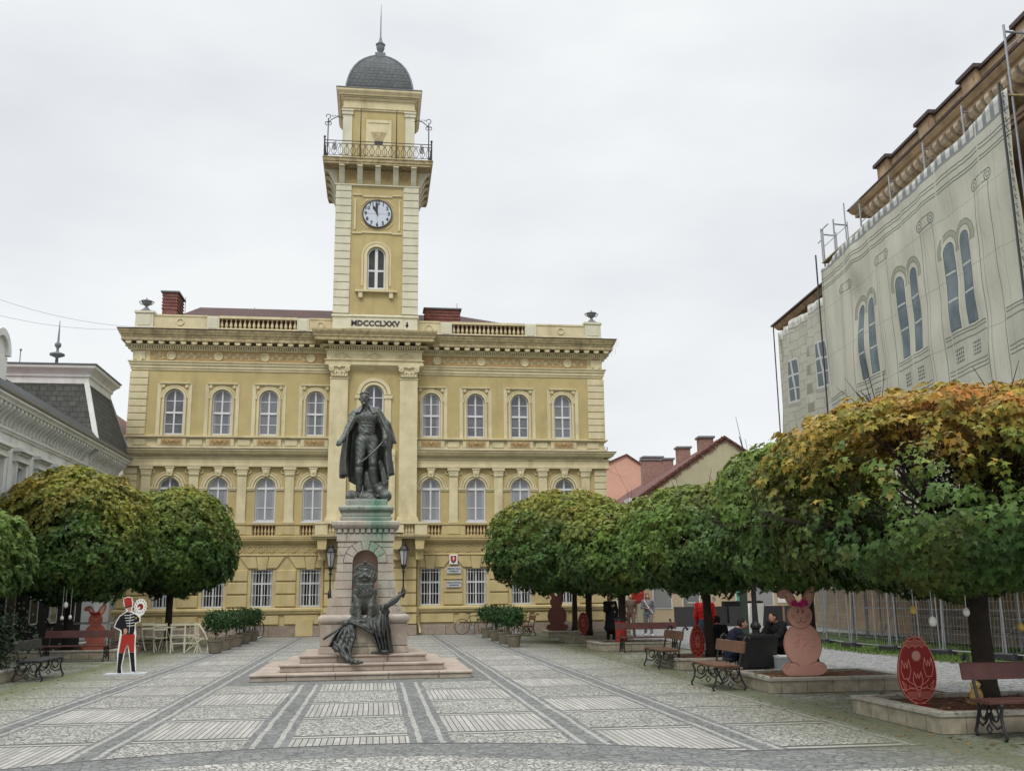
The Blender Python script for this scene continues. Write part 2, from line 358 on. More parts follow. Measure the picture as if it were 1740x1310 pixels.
# ================================================================ materials
M = dict(
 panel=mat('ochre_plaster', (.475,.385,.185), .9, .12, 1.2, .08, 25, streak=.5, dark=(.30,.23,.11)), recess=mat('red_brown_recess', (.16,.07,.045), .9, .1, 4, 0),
 trim=mat('cream_stucco', (.635,.56,.355), .9, .12, 2.2, .12, 30, streak=.65, dark=(.36,.29,.16)),
 low=mat('warm_ochre_plaster', (.54,.44,.225), .9, .12, 1.5, .08, 25, streak=.5, dark=(.31,.21,.10)),
 relief=mat('relief_stucco', (.43,.30,.145), .9, .16, 4, .12, 40),
 tow=mat('tower_pale_stucco', (.63,.605,.46), .9, .09, 2, .1, 30, streak=.4, dark=(.36,.33,.22)),
 grime=mat('weathered_ledge', (.42,.35,.20), .9, .35, 6, .25, 30, streak=.8, dark=(.12,.09,.06)),
 white=mat('white_paint', (.66,.67,.68), .55, .08, 6, .05, 40),
 dark=mat('dark_metal', (.035,.035,.04), .5, .2, 8, .1, 40, spec=.5),
 iron=mat('black_cast_iron', (.02,.02,.022), .55, .2, 8, .15, 60, spec=.5),
 bronze=mat('patinated_bronze', (.072,.077,.067), .42, .5, 7, .5, 30, metal=.15, spec=.7, streak=.7, dark=(.14,.18,.15)),
 stone=mat('monument_limestone', (.40,.33,.28), .85, .2, 3, .35, 22, streak=.5, dark=(.14,.12,.10), rust=(.33,.20,.15), rustamt=.6),
 steps=mat('pink_limestone', (.37,.305,.255), .8, .2, 1.8, .35, 22, streak=.3, dark=(.18,.13,.11), rust=(.44,.40,.33), rustamt=.7),
 patina=mat('verdigris_stone', (.27,.33,.27), .85, .3, 4, .3, 25, streak=.7, dark=(.05,.22,.15), rust=(.09,.11,.09), rustamt=.6),
 nichem=mat('niche_plaster', (.50,.36,.28), .9, .15, 3, .2, 20, streak=.6, dark=(.26,.2,.16)),
 brick=None, slate=None, rtile=None,
 leafdark=None,
 bark=mat('tree_bark', (.045,.036,.028), .95, .3, 10, .6, 30),
 planter=mat('planter_stone', (.36,.32,.24), .85, .15, 3, .3, 25, streak=.6, dark=(.13,.13,.09)),
 coping=mat('planter_coping', (.36,.34,.29), .8, .2, 4, .3, 25, rust=(.10,.10,.08), rustamt=.5),
 mulch=mat('bark_mulch', (.13,.06,.035), .95, .8, 30, .9, 40),
 plank=mat('varnished_plank', (.135,.065,.038), .55, .3, 5, .2, 40, spec=.4),
 plankd=mat('dark_red_plank', (.085,.03,.025), .55, .3, 5, .2, 40, spec=.4),
 galv=mat('galvanised_steel', (.33,.34,.36), .5, .2, 9, .1, 30, metal=.5),
 concrete=mat('concrete', (.30,.29,.27), .9, .2, 5, .3, 30),
 churchl=mat('pale_church_moulding', (.55,.46,.34), .9, .3, 3, .3, 15, streak=.7, dark=(.14,.10,.07)), churchw=mat('ochre_church_plaster', (.40,.285,.175), .9, .3, 1.5, .3, 12, streak=.7, dark=(.12,.07,.045), rust=(.42,.33,.22), rustamt=.5),
 redcap=mat('dark_copper_coping', (.075,.05,.05), .6, .3, 6, .2, 20),
 wcream=mat('pale_grey_render', (.68,.685,.66), .9, .08, 2, .1, 30, streak=.45, dark=(.36,.35,.31)),
 pinkw=mat('salmon_render', (.62,.36,.27), .9, .07, 1, .1, 20, streak=.2, dark=(.42,.26,.2)),
 greenw=mat('pale_olive_render', (.47,.44,.30), .9, .1, 1.2, .2, 12, streak=.3, dark=(.34,.3,.2)),
 beige=mat('beige_shop_render', (.50,.40,.27), .9, .08, 1.5, .1, 20),
 brownw=mat('brown_shop_plinth', (.25,.15,.11), .9, .12, 2, .1, 20),
 redd=mat('faded_red_board', (.36,.10,.07), .6, .1, 4, 0), red=mat('red_paint', (.36,.026,.018), .5, .1, 6, .03, 30), redegg=mat('dark_red_paint', (.225,.014,.012), .5, .12, 6, .03, 30),
 redline=mat('pale_red_line', (.62,.24,.19), .6, .1, 6, 0), whitel=mat('white_line', (.75,.74,.70), .6, .05, 6, 0),
 black=mat('black_cloth', (.012,.012,.014), .9, .2, 8, .2, 60), bunny=mat('salmon_paint', (.47,.25,.20), .6, .08, 3, .03, 30),
 bunnyd=mat('brown_paint_line', (.12,.035,.02), .7, .1, 6, 0), bunnyp=mat('pale_pink_paint', (.62,.33,.26), .6, .08, 3, 0),
 magenta=mat('magenta_feather', (.62,.03,.20), .8, .4, 12, .3, 60), skin=mat('skin', (.46,.25,.17), .6, .08, 10, .05, 60),
 terra=mat('weathered_plant_pot', (.19,.16,.12), .85, .2, 5, .2, 30, rust=(.12,.13,.08), rustamt=.5), cream=mat('cream_lacquer', (.62,.58,.44), .5, .12, 6, .05, 30),
 bin=mat('pale_grey_bin', (.48,.50,.52), .6, .1, 4, .05, 30), green=mat('green_bag', (.08,.36,.24), .6, .1, 6, 0), grey=mat('grey_cloth', (.16,.16,.17), .9, .2, 8, .2, 50),
 brownc=mat('brown_jacket_cloth', (.14,.09,.075), .9, .2, 8, .2, 50), redc=mat('red_jacket_cloth', (.55,.02,.02), .8, .15, 8, .2, 50),
 jean=mat('blue_denim', (.07,.09,.15), .9, .2, 8, .2, 50), navy=mat('navy_cloth', (.015,.017,.035), .9, .2, 8, .2, 50), hair=mat('dark_hair', (.02,.014,.01), .7, .2, 20, .3, 80),
 gold=mat('yellow_egg_paint', (.62,.42,.10), .5, .15, 6, 0), straw=mat('straw', (.48,.33,.12), .9, .3, 20, .4, 60), lead=mat('grey_lead', (.17,.18,.19), .6, .2, 6, .15, 30),
 mauve=mat('brown_board', (.12,.045,.035), .7, .15, 4, 0),
)
def brickmat(name, c1, c2, mortar, w, h, mort=.012, vert=False, bump=.5, off=.5, rough=.85, plane='xz', var=.3):
    m_, nt, b, vec = mstart(name, False); x, y, z = sepv(vec)
    n = nt.nodes.new('ShaderNodeCombineXYZ'); a, c = {'xz': (x+y, z), 'xy': (x, y), 'yx': (y, x)}[plane]
    nt.links.new(a.k, n.inputs[0]); nt.links.new(c.k, n.inputs[1]); br = nt.nodes.new('ShaderNodeTexBrick')
    nt.links.new(n.outputs[0], br.inputs['Vector']); br.inputs['Color1'].default_value = (*c1, 1); br.inputs['Color2'].default_value = (*c2, 1); br.inputs['Mortar'].default_value = (*mortar, 1)
    br.inputs['Scale'].default_value = 1; br.inputs['Mortar Size'].default_value = mort; br.inputs['Brick Width'].default_value = w; br.inputs['Row Height'].default_value = h; br.inputs['Bias'].default_value = 0; br.offset = off
    f = ramp(noise(vec, 5, 6, .65), (.3, 1-var), (.7, 1+var*.3)); mu = nt.nodes.new('ShaderNodeMix'); mu.data_type = 'RGBA'; mu.blend_type = 'MULTIPLY'; mu.inputs[0].default_value = 1
    nt.links.new(br.outputs['Color'], mu.inputs[6]); nt.links.new(f.k, mu.inputs[7]); nt.links.new(mu.outputs[2], b.inputs['Base Color']); b.inputs['Roughness'].default_value = rough
    setbump(nt, b, 1-S(br.outputs['Fac']), bump, .02); return m_
M['brick'] = brickmat('red_brick', (.30,.085,.06), (.21,.055,.045), (.20,.17,.15), .27, .085)
M['brickl'] = brickmat('weathered_pink_brick', (.36,.17,.13), (.28,.12,.09), (.32,.27,.23), .27, .085)
M['planter'] = brickmat('planter_stone_slabs', (.38,.335,.25), (.33,.29,.215), (.13,.11,.08), .47, .7, .006, bump=.3, var=.45)
M['slate'] = brickmat('grey_slate', (.040,.048,.052), (.060,.070,.072), (.012,.014,.016), .26, .2, .012, bump=.8, rough=.6, var=.45)
M['mslate'] = brickmat('mossy_slate', (.10,.105,.09), (.075,.08,.072), (.035,.037,.034), .3, .22, .012, bump=.7, var=.5)
M['rtile'] = brickmat('red_roof_tile', (.21,.07,.05), (.14,.048,.038), (.05,.02,.018), .2, .26, .025, bump=.8)
M['btile'] = brickmat('brown_roof_tile', (.13,.062,.05), (.085,.045,.038), (.035,.02,.018), .2, .26, .025, bump=.8)
M['sblock'] = brickmat('plinth_stone_blocks', (.34,.28,.22), (.28,.22,.17), (.10,.08,.06), 1.3, .46, .012, bump=.4)
M['tblock'] = brickmat('printed_stone_tarp', (.42,.415,.37), (.36,.345,.30), (.20,.195,.17), .9, .42, .02, bump=.05, var=.2)
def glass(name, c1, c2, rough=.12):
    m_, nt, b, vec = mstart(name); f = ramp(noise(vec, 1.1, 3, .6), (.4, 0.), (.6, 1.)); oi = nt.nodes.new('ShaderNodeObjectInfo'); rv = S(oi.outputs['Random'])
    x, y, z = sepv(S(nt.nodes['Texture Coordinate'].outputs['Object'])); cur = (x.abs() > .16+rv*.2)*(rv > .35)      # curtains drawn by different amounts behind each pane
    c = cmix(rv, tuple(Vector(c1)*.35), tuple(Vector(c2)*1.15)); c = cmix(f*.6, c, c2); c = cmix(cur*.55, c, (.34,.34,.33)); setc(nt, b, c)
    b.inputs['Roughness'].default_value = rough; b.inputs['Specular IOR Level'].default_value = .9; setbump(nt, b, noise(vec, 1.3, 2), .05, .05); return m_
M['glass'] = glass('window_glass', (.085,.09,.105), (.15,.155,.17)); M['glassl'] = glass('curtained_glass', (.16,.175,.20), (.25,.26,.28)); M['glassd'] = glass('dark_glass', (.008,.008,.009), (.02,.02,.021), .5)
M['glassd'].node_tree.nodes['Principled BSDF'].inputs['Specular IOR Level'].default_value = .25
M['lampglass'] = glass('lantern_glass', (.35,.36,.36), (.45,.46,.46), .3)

# ================================================================ ground
def paving():
    m_, nt, b, vec = mstart('patterned_stone_paving', False); x, y, z = sepv(vec)
    wob = (noise(vec, .9, 3)-.5)*.07; wob2 = (noise(mapv(vec, loc=(9, 3, 0)), .9, 3)-.5)*.07
    X = x+.28+wob; Y = y+wob2; ax = X.abs(); t = x+.2
    fr = mxx(12.45-.078*t*t, 11.05)                                # front edge of the pattern bends towards the viewer at both sides
    v1 = vor(vec, 15.5); cob = ramp(S(v1.outputs['Distance']), (.0, 0.), (.05, 0.3), (.15, 1.)); vc = vor(vec, 15.5, 'F1'); cc = S(vc.outputs['Color'])
    sx, sy, sz = sepv(cc)
    light = cmix(sx, (.27,.27,.238), (.50,.49,.44)); light = cmix(cob, (.05,.05,.045), light)
    v2 = vor(vec, 9.0); cob2 = ramp(S(v2.outputs['Distance']), (.0, .15), (.10, 1.)); v2c = vor(vec, 9.0, 'F1'); dx, dy, dz = sepv(S(v2c.outputs['Color']))
    dark = cmix(cob2, (.045,.045,.042), cmix(dx, (.135,.14,.135), (.215,.22,.21)))
    bk = nt.nodes.new('ShaderNodeTexBrick'); cv = nt.nodes.new('ShaderNodeCombineXYZ'); nt.links.new(y.k, cv.inputs[0]); nt.links.new((x+wob*.5).k, cv.inputs[1]); nt.links.new(cv.outputs[0], bk.inputs['Vector'])
    for k_, v_ in (('Scale', 1), ('Mortar Size', .0065), ('Brick Width', 1.1), ('Row Height', .078), ('Bias', 0)): bk.inputs[k_].default_value = v_
    bk.inputs['Color1'].default_value = (.29,.285,.255,1); bk.inputs['Color2'].default_value = (.41,.40,.365,1); bk.inputs['Mortar'].default_value = (.045,.045,.04,1)
    rows = (Y-13.04)/2.02; rp = rows.mod(1.0)
    rowline = mxx(near(rp, .012, .026), near(rp, .115, .026)); rowband = near(rp, .063, .05)
    cols = (ax > .97)*1.0+(ax > 2.85)*1.0+(ax > 4.63)*1.0+(X > 0)*(ax > .97)*0.0
    par = (rows.floor()+cols).mod(2.0) > .5; par = par*(ax < 4.4)*(Y < 30)
    cell = cmix(par, light, S(bk.outputs['Color'])); cell = cmix(rowband, cell, (.36,.355,.32)); cell = cmix(rowline, cell, cmix(cob2, (.03,.03,.028), (.085,.085,.08)))
    bnd = 0; wht = 0
    for c_, w_ in ((.97, .26), (2.85, .23), (4.63, .24)):
        d = (ax-c_).abs(); bnd = mxx(bnd, d < w_); wht = mxx(wht, near(d, .135, .032))
    wht = mxx(wht, near(ax, 6.33, .035)); bnd = mxx(bnd, near(ax, 6.33, .10))
    island = mxx((ax < 2.62)*inr(y, 20.9, 28.5), (ax < .95)*(y > 20.9)*0.0)
    cell = cmix(bnd, cell, dark); cell = cmix(wht*(1-island), cell, cmix(cob2, (.14,.14,.13), (.36,.355,.325)))
    cell = cmix(island, cell, dark)
    arc = inr(Y, fr-1.0-.35*((X > 1.2)*1.0)*mn(X.abs()*.3, 1.0), fr); infr = Y < fr
    cell = cmix(infr, cell, light); cell = cmix(arc, cell, dark); cell = cmix(arc*near(rp, .5, .5)*near(Y, fr-.04, .04), cell, (.05,.05,.05))
    # moss and damp that gathers under the trees at both sides, and patches round the monument
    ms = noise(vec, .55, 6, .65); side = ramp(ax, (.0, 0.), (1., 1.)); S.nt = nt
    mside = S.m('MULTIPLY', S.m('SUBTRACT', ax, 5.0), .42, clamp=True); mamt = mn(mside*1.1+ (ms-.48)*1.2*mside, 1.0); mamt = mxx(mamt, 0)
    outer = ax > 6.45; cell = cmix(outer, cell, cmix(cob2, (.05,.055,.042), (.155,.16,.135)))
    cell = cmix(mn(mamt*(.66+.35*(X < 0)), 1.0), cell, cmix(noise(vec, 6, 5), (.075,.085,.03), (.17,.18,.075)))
    mon = S.m('SUBTRACT', 1.0, S.m('MULTIPLY', ((x+.24).abs()+(y-21.5).abs()*1.4), .26), clamp=True)
    cell = cmix(mon*.45*ramp(ms, (.4, 0.), (.6, 1.)), cell, (.17,.20,.13))
    big = ramp(noise(vec, .35, 5, .6), (.3, .82), (.7, 1.08)); mu = nt.nodes.new('ShaderNodeMix'); mu.data_type = 'RGBA'; mu.blend_type = 'MULTIPLY'; mu.inputs[0].default_value = 1
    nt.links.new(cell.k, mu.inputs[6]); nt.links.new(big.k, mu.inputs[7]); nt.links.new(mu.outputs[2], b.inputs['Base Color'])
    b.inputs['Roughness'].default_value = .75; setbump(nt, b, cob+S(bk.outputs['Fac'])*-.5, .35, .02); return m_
def cobble(name, c1, c2, jt, sc=8.0, moss=None, mo=.5):
    m_, nt, b, vec = mstart(name, False); v1 = vor(vec, sc); vc = vor(vec, sc, 'F1'); sx, sy, sz = sepv(S(vc.outputs['Color']))
    j = ramp(S(v1.outputs['Distance']), (0., 0.), (.09, 1.)); c = cmix(j, jt, cmix(sx, c1, c2))
    if moss: c = cmix(ramp(noise(vec, .7, 6, .65), (mo-.04, 0.), (mo+.08, .75)), c, moss)
    setc(nt, b, c); b.inputs['Roughness'].default_value = .8; setbump(nt, b, j, .4, .02); return m_
def flat(name, mat_, x0, x1, y0, y1, z, kind='structure', poly=None):
    mb = MB(); mb.face([(p[0], p[1], z) for p in poly] if poly else [(x0,y0,z),(x1,y0,z),(x1,y1,z),(x0,y1,z)])
    return tag(mb.build(name, mat_), kind=kind)
M['cob'] = cobble('street_cobbles', (.20,.205,.205), (.31,.315,.31), (.07,.07,.068), 7, (.13,.15,.09), .60)
M['cobm'] = cobble('mossy_cobbles', (.16,.16,.135), (.25,.25,.21), (.06,.065,.045), 8, (.085,.10,.045), .47)
M['far'] = mat('far_ground', (.17,.17,.16), .9, .2, .5, 0)
flat('ground', M['far'], -900, 900, -60, 1600, -.012)
flat('street', M['cob'], 9.6, 60, 2, 90, -.004)
flat('side_path', M['cobm'], -30, 9.7, -2, 46.5, -.004)
flat('plaza_paving', paving(), -7.1, 6.72, 2, 46.2, 0.0)
gm = cobble('grass_soil', (.07,.09,.03), (.10,.12,.04), (.05,.06,.02), 5)
flat('grass_strip', gm, 0,0,0,0, .002, poly=[(13.9,20),(17.5,18),(19.6,42),(15.6,42),(14.9,34),(13.6,29)])
def blades():
    n = 26000; x = rng.uniform(13.4, 19, n); y = rng.uniform(20, 41, n)
    k = (x > np.interp(y, [20, 29, 34, 41], [14.0, 13.7, 15.0, 15.7])+rng.normal(0, .35, n)) & (np.sin(x*2.3+y*.9)+np.sin(y*1.7-x) > -1.1); x, y = x[k], y[k]; n = len(x)
    a = rng.uniform(0, 6.28, n); h = rng.uniform(.03, .11, n); w = rng.uniform(.012, .03, n); l = rng.normal(0, .03, (n, 2))
    v = np.empty((n, 3, 3), np.float32); v[:,0] = np.array([x-w*np.cos(a), y-w*np.sin(a), np.zeros(n)]).T; v[:,1] = np.array([x+w*np.cos(a), y+w*np.sin(a), np.zeros(n)]).T; v[:,2] = np.array([x+l[:,0], y+l[:,1], h]).T
    me = bpy.data.meshes.new('grass'); me.vertices.add(n*3); me.vertices.foreach_set('co', v.ravel()); me.loops.add(n*3); me.loops.foreach_set('vertex_index', np.arange(n*3, dtype=np.int32))
    me.polygons.add(n); me.polygons.foreach_set('loop_start', np.arange(0, n*3, 3, dtype=np.int32)); me.update(calc_edges=True)
    me.materials.append(mat('grass_blade', (.085,.15,.03), .8, .35, 2, 0)); o = bpy.data.objects.new('grass', me); COL.objects.link(o)
    tag(o, 'short green grass growing along the foot of the scaffolded church', 'grass', kind='stuff')
blades()
# ================================================================ town hall
TH = empty('town_hall', (-.22, 46, 0), 0, 'yellow three storey town hall with a square clock tower under a slate dome', 'town hall')
def T(mb, name, mat_, parent=TH, **k): return split_build(mb, name, M[mat_] if isinstance(mat_, str) else mat_, parent, **k)[0]
def hole_wall(mb, x0, x1, z0, z1, cx, hw, zb, zs, y=0, dep=.22, arch=True, n=14):
    if x0 < cx-hw: mb.face([(x0,y,z0),(cx-hw,y,z0),(cx-hw,y,z1),(x0,y,z1)])
    if x1 > cx+hw: mb.face([(cx+hw,y,z0),(x1,y,z0),(x1,y,z1),(cx+hw,y,z1)])
    if zb > z0: mb.face([(cx-hw,y,z0),(cx+hw,y,z0),(cx+hw,y,zb),(cx-hw,y,zb)])
    pts = [(cx-hw, zs)]
    if arch: pts = [(cx-hw*math.cos(math.pi*i/n), zs+hw*math.sin(math.pi*i/n)) for i in range(n+1)]
    else: pts.append((cx+hw, zs))
    for (a, za), (c, zc) in zip(pts, pts[1:]):
        mb.face([(a,y,za),(c,y,zc),(c,y,z1),(a,y,z1)]); mb.face([(a,y,za),(a,y+dep,za),(c,y+dep,zc),(c,y,zc)])
    mb.face([(cx-hw,y,zb),(cx-hw,y+dep,zb),(cx-hw,y+dep,zs),(cx-hw,y,zs)]); mb.face([(cx+hw,y,zs),(cx+hw,y+dep,zs),(cx+hw,y+dep,zb),(cx+hw,y,zb)])
    mb.face([(cx-hw,y,zb),(cx+hw,y,zb),(cx+hw,y+dep,zb),(cx-hw,y+dep,zb)])
BAY = [-9.0, -6.89, -4.79, -2.68, 2.68, 4.78, 6.88, 8.97]
EDG = {-9.0:(-10.95,-7.95), -6.89:(-7.95,-5.84), -4.79:(-5.84,-3.73), -2.68:(-3.73,-2.0), 2.68:(2.0,3.73), 4.78:(3.73,5.83), 6.88:(5.83,7.93), 8.97:(7.93,10.95)}
up = MB(); md = MB(); lo = MB()
for b in BAY:
    x0, x1 = EDG[b]
    hole_wall(up, x0, x1, 8.9, 11.95, b, .43, 8.96, 10.63)
    hole_wall(md, x0, x1, 4.97, 7.5, b, .45, 5.05, 6.57)
    hole_wall(lo, x0, x1, 1.25, 3.52, b, .47, 1.27, 2.93, arch=False)
# side and back walls so that the block is a real volume
for mb, z0, z1 in ((up, 8.9, 14.1), (md, 4.97, 8.9), (lo, .0, 4.97)):
    for s in (-1, 1): mb.face([(s*10.95,0,z0),(s*10.95,13,z0),(s*10.95,13,z1),(s*10.95,0,z1)])
    mb.face([(-10.95,13,z0),(10.95,13,z0),(10.95,13,z1),(-10.95,13,z1)])
T(up, 'upper_wall', 'panel'); T(md, 'middle_wall', 'panel'); T(lo, 'ground_floor_wall', 'low')
mb = MB()                                                           # plain wall fields behind the trims
for s in (-1, 1):
    a, c = sorted((s*2.0, s*10.95))
    for z0, z1 in ((7.5, 8.9), (11.95, 14.0)): mb.face([(a,0,z0),(c,0,z0),(c,0,z1),(a,0,z1)])
T(mb, 'wall_band', 'trim')
mb = MB()
for s in (-1, 1):
    a, c = sorted((s*2.0, s*10.95))
    for z0, z1 in ((.0, 1.25), (3.52, 4.97)): mb.face([(a,0,z0),(c,0,z0),(c,0,z1),(a,0,z1)])
T(mb, 'lower_wall_band', 'low')
def wing_path(s, e=10.95): return [(-e, 6), (-e, 0), (-2.0, 0)] if s < 0 else [(2.0, 0), (e, 0), (e, 6)]
def mould(name, prof, mat_='trim', smooth=False):
    mb = MB()
    for s in (-1, 1): mb.sweep(wing_path(s), prof)
    return T(mb, name, mat_, smooth=smooth)
# plinth and base course
mould('stone_plinth', [(0,0),(.13,0),(.13,.44),(.10,.47),(0,.47)], 'sblock')
mb = MB()
for s in (-1, 1):
    for i in range(5):
        x0, x1 = (2.25+i*1.74, 2.25+i*1.74+1.5) if s > 0 else (-2.25-i*1.74-1.5, -2.25-i*1.74)
        mb.cbox(x0, x1, -.06, 0, .53, .93, .02)
T(mb, 'base_panel', 'low')
mould('base_course', [(0,.97),(.09,.98),(.12,1.03),(.12,1.08),(.17,1.12),(.17,1.2),(.12,1.24),(0,1.25)], 'low')
# ground floor rustication
mb = MB()
def rust(x0, x1, rows):
    for z0, z1 in rows: mb.cbox(x0, x1, -.075, 0, z0, z1, .022)
rows3 = [(1.30, 1.80), (1.86, 2.36), (2.42, 2.9)]
xs = [-10.97]+BAY+[10.97]
for a, c in ((-10.93,-9.62),(-8.38,-7.51),(-6.27,-5.41),(-4.17,-3.3),(-2.06-.0,-2.02),(2.02,2.06),(3.3,4.16),(5.4,6.26),(7.5,8.35),(9.59,10.93)):
    if c-a > .2: rust(a, c, rows3)
for b in BAY:                                                       # flat arch of wedge stones over each window
    for k, (a0, a1, c0, c1) in enumerate(((-.62,-.2,-.98,-.3),(-.17,.17,-.26,.26),(.2,.62,.3,.98))):
        mb.prism([(b+a0,2.99-(.07 if k == 1 else 0)),(b+a1,2.99-(.07 if k == 1 else 0)),(b+c1,3.48),(b+c0,3.48)], -.09 if k == 1 else -.07, 0)
for a, c in ((-10.93,-10.03),(9.98,10.93)): mb.cbox(a, c, -.07, 0, 2.97, 3.48, .02)
T(mb, 'rusticated_block', 'low')
# frieze over ground floor
mould('frieze_ledge', [(0,3.52),(.08,3.53),(.08,3.58),(0,3.6)], 'low')
mb = MB()
for s in (-1, 1):
    for i in range(18):
        x = s*(2.5+i*.475); mb.band(x, 3.83, .11, .155, -.05, 0, 0, 2*math.pi, 14); mb.disc(x, 3.83, .055, -.03, 0, 10)
        for q in (-.03, .03): mb.box(x+.2375+q-.012, x+.2375+q+.012, -.04, 0, 3.66, 4.0)
T(mb, 'ring_frieze', 'low')
mould('lower_cornice', [(0,4.03),(.06,4.05),(.1,4.10),(.2,4.14),(.24,4.2),(.24,4.25),(.27,4.28),(.27,4.31),(0,4.34)], 'low')
# balustrade zone under the first floor windows
mould('balcony_base', [(0,4.34),(.14,4.345),(.14,4.42),(0,4.43)], 'low')
mould('balcony_rail', [(0,4.86),(.14,4.865),(.17,4.9),(.17,4.96),(0,4.97)], 'low')
mb = MB(); dk = MB()
def baluster(mb, x, y, z0, z1, r):
    h = z1-z0; mb.lathe([(r*.75,z0),(r*.75,z0+h*.06),(r*.45,z0+h*.12),(r,z0+h*.32),(r*.8,z0+h*.5),(r*.4,z0+h*.78),(r*.42,z0+h*.85),(r*.75,z0+h*.93),(r*.75,z1)], x, y, 8)
for b in BAY:
    bb = MB()
    for i in range(6): baluster(bb, b-.375+i*.15, -.06, 4.43, 4.86, .055)
    T(bb, 'balustrade', 'low')
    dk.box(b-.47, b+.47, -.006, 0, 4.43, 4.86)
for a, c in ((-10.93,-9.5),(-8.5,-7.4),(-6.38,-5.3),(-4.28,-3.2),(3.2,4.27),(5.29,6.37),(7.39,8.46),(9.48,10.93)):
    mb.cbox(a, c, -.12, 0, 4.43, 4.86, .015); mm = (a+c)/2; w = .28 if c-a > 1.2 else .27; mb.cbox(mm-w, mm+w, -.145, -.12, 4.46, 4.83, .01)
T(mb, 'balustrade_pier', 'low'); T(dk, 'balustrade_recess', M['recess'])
# first floor: pilasters, imposts, archivolts
PIL = [-10.02, -7.95, -5.84, -3.73, 3.73, 5.83, 7.93, 9.98]
mb = MB(); cp = MB()
for x in PIL:
    mb.box(x-.2, x+.2, -.1, 0, 5.09, 7.1); mb.box(x-.24, x+.24, -.13, 0, 4.975, 5.09)
    cp.box(x-.23, x+.23, -.13, 0, 7.1, 7.14); cp.prism([(x-.21,7.14),(x+.21,7.14),(x+.25,7.38),(x-.25,7.38)], -.15, 0); cp.box(x-.29, x+.29, -.19, 0, 7.38, 7.5)
    for q in range(7): cp.ball((x-.2+q*.067, -.15, 7.3), (.022, .03, .05), 6, 5)
T(mb, 'pilaster', 'trim'); T(cp, 'pilaster_capital', 'trim')
mb = MB(); kn = MB()
for b in BAY:
    lim = 1.05 if abs(b) > 3 else .68
    for s in (-1, 1):
        e = b+s*(.85-.02 if not (abs(b) < 3 and s*b < 0) else .66); a, c = sorted((b+s*.455, e)); mb.box(a, c, -.07, 0, 6.5, 6.58); mb.box(a, c, -.045, 0, 6.44, 6.5)
        mb.band(b+s*.75, 7.3, .055, .1, -.06, 0, 0, 2*math.pi, 14) if not (abs(b) < 3 and s*b < 0) else None
    mb.band(b, 6.57, .455, .53, -.05, 0); mb.band(b, 6.57, .56, .66, -.08, 0); mb.band(b, 6.57, .69, .74, -.05, 0)
    kn.prism([(b-.1,7.08),(b+.1,7.08),(b+.17,7.42),(b-.17,7.42)], -.17, 0); kn.ball((b, -.17, 7.25), (.07, .05, .1), 8, 6); kn.box(b-.2, b+.2, -.19, 0, 7.42, 7.48)
T(mb, 'archivolt', 'trim'); T(kn, 'keystone', 'trim')
# entablature between the floors
mould('middle_architrave', [(0,7.5),(.2,7.505),(.2,7.6),(.16,7.62),(.16,7.86),(.21,7.88),(.21,7.93),(0,7.94)])
mb = MB()
for s in (-1, 1):
    for i in range(95): x = s*(2.06+i*.093); mb.box(x-.026, x+.026, -.25, 0, 7.94, 8.02)
T(mb, 'small_dentils', 'trim')
mould('middle_cornice', [(0,8.02),(.28,8.03),(.36,8.08),(.4,8.16),(.46,8.2),(.46,8.26),(0,8.31)])
mould('cornice_flashing', [(0,8.315),(.47,8.264),(.49,8.268),(.49,8.285),(0,8.335)], mat('dark_flashing', (.07,.045,.035), .6, .3, 6, 0))
mould('sill_base', [(0,8.335),(.11,8.34),(.11,8.44),(0,8.46)])
mould('sill_course', [(0,8.79),(.1,8.8),(.16,8.84),(.16,8.9),(0,8.93)])
mb = MB(); rl = MB()
for b in BAY:
    mb.box(b-.62, b+.62, -.1, 0, 8.455, 8.79)
    if abs(b) < 10: rl.box(b-.46, b+.46, -.115, -.1, 8.49, 8.76)
    for q in range(-3, 4):
        a = q*.11; rl.band(b+a, 8.62+(.03 if q % 2 else -.03), .028, .05, -.14, -.11, 0, 2*math.pi, 8)
    rl.ball((b, -.13, 8.65), (.07, .04, .07), 8, 6)
for x in (-7.95,-5.84,-3.73,3.73,5.83,7.93,-10.4,10.4): mb.cbox(x-.28, x+.28, -.06, 0, 8.48, 8.77, .01)
T(mb, 'parapet_panel', 'trim'); T(rl, 'carved_panel', 'relief')
# window surrounds of the second floor
mb = MB(); rl = MB()
for b in BAY:
    for s in (-1, 1):
        a, c = sorted((b+s*.44, b+s*.53)); mb.box(a, c, -.05, 0, 8.93, 10.63)
        if not (abs(b) < 3 and s*b < 0): a, c = sorted((b+s*.60, b+s*.76)); mb.box(a, c, -.03, 0, 8.93, 11.3)
        mb.band(b+s*.52, 11.19, .03, .075, -.07, 0, 0, 2*math.pi, 12); mb.ball((b+s*.52, -.04, 11.19), .04, 6, 5)
    mb.band(b, 10.63, .44, .53, -.06, 0); mb.band(b, 10.63, .55, .61, -.04, 0)
    w0, w1 = (b-.66, b+.66); mb.box(w0, w1, -.1, 0, 11.31, 11.36); mb.box(w0+.04, w1-.04, -.06, 0, 11.27, 11.31)
T(mb, 'window_surround', 'trim')
# quoins
mb = MB()
for s in (-1, 1):
    for i in range(9):
        a, c = sorted((s*10.2, s*(10.95+.06))); z = 8.95+i*.325; mb.cbox(a, c, -.07, .5, z, z+.3, .02)
    for i in range(8):
        a, c = sorted((s*10.42, s*(10.95+.06))); z = 5.0+i*.31; mb.cbox(a, c, -.07, .5, z, z+.285, .02)
T(mb, 'corner_quoin', 'trim')
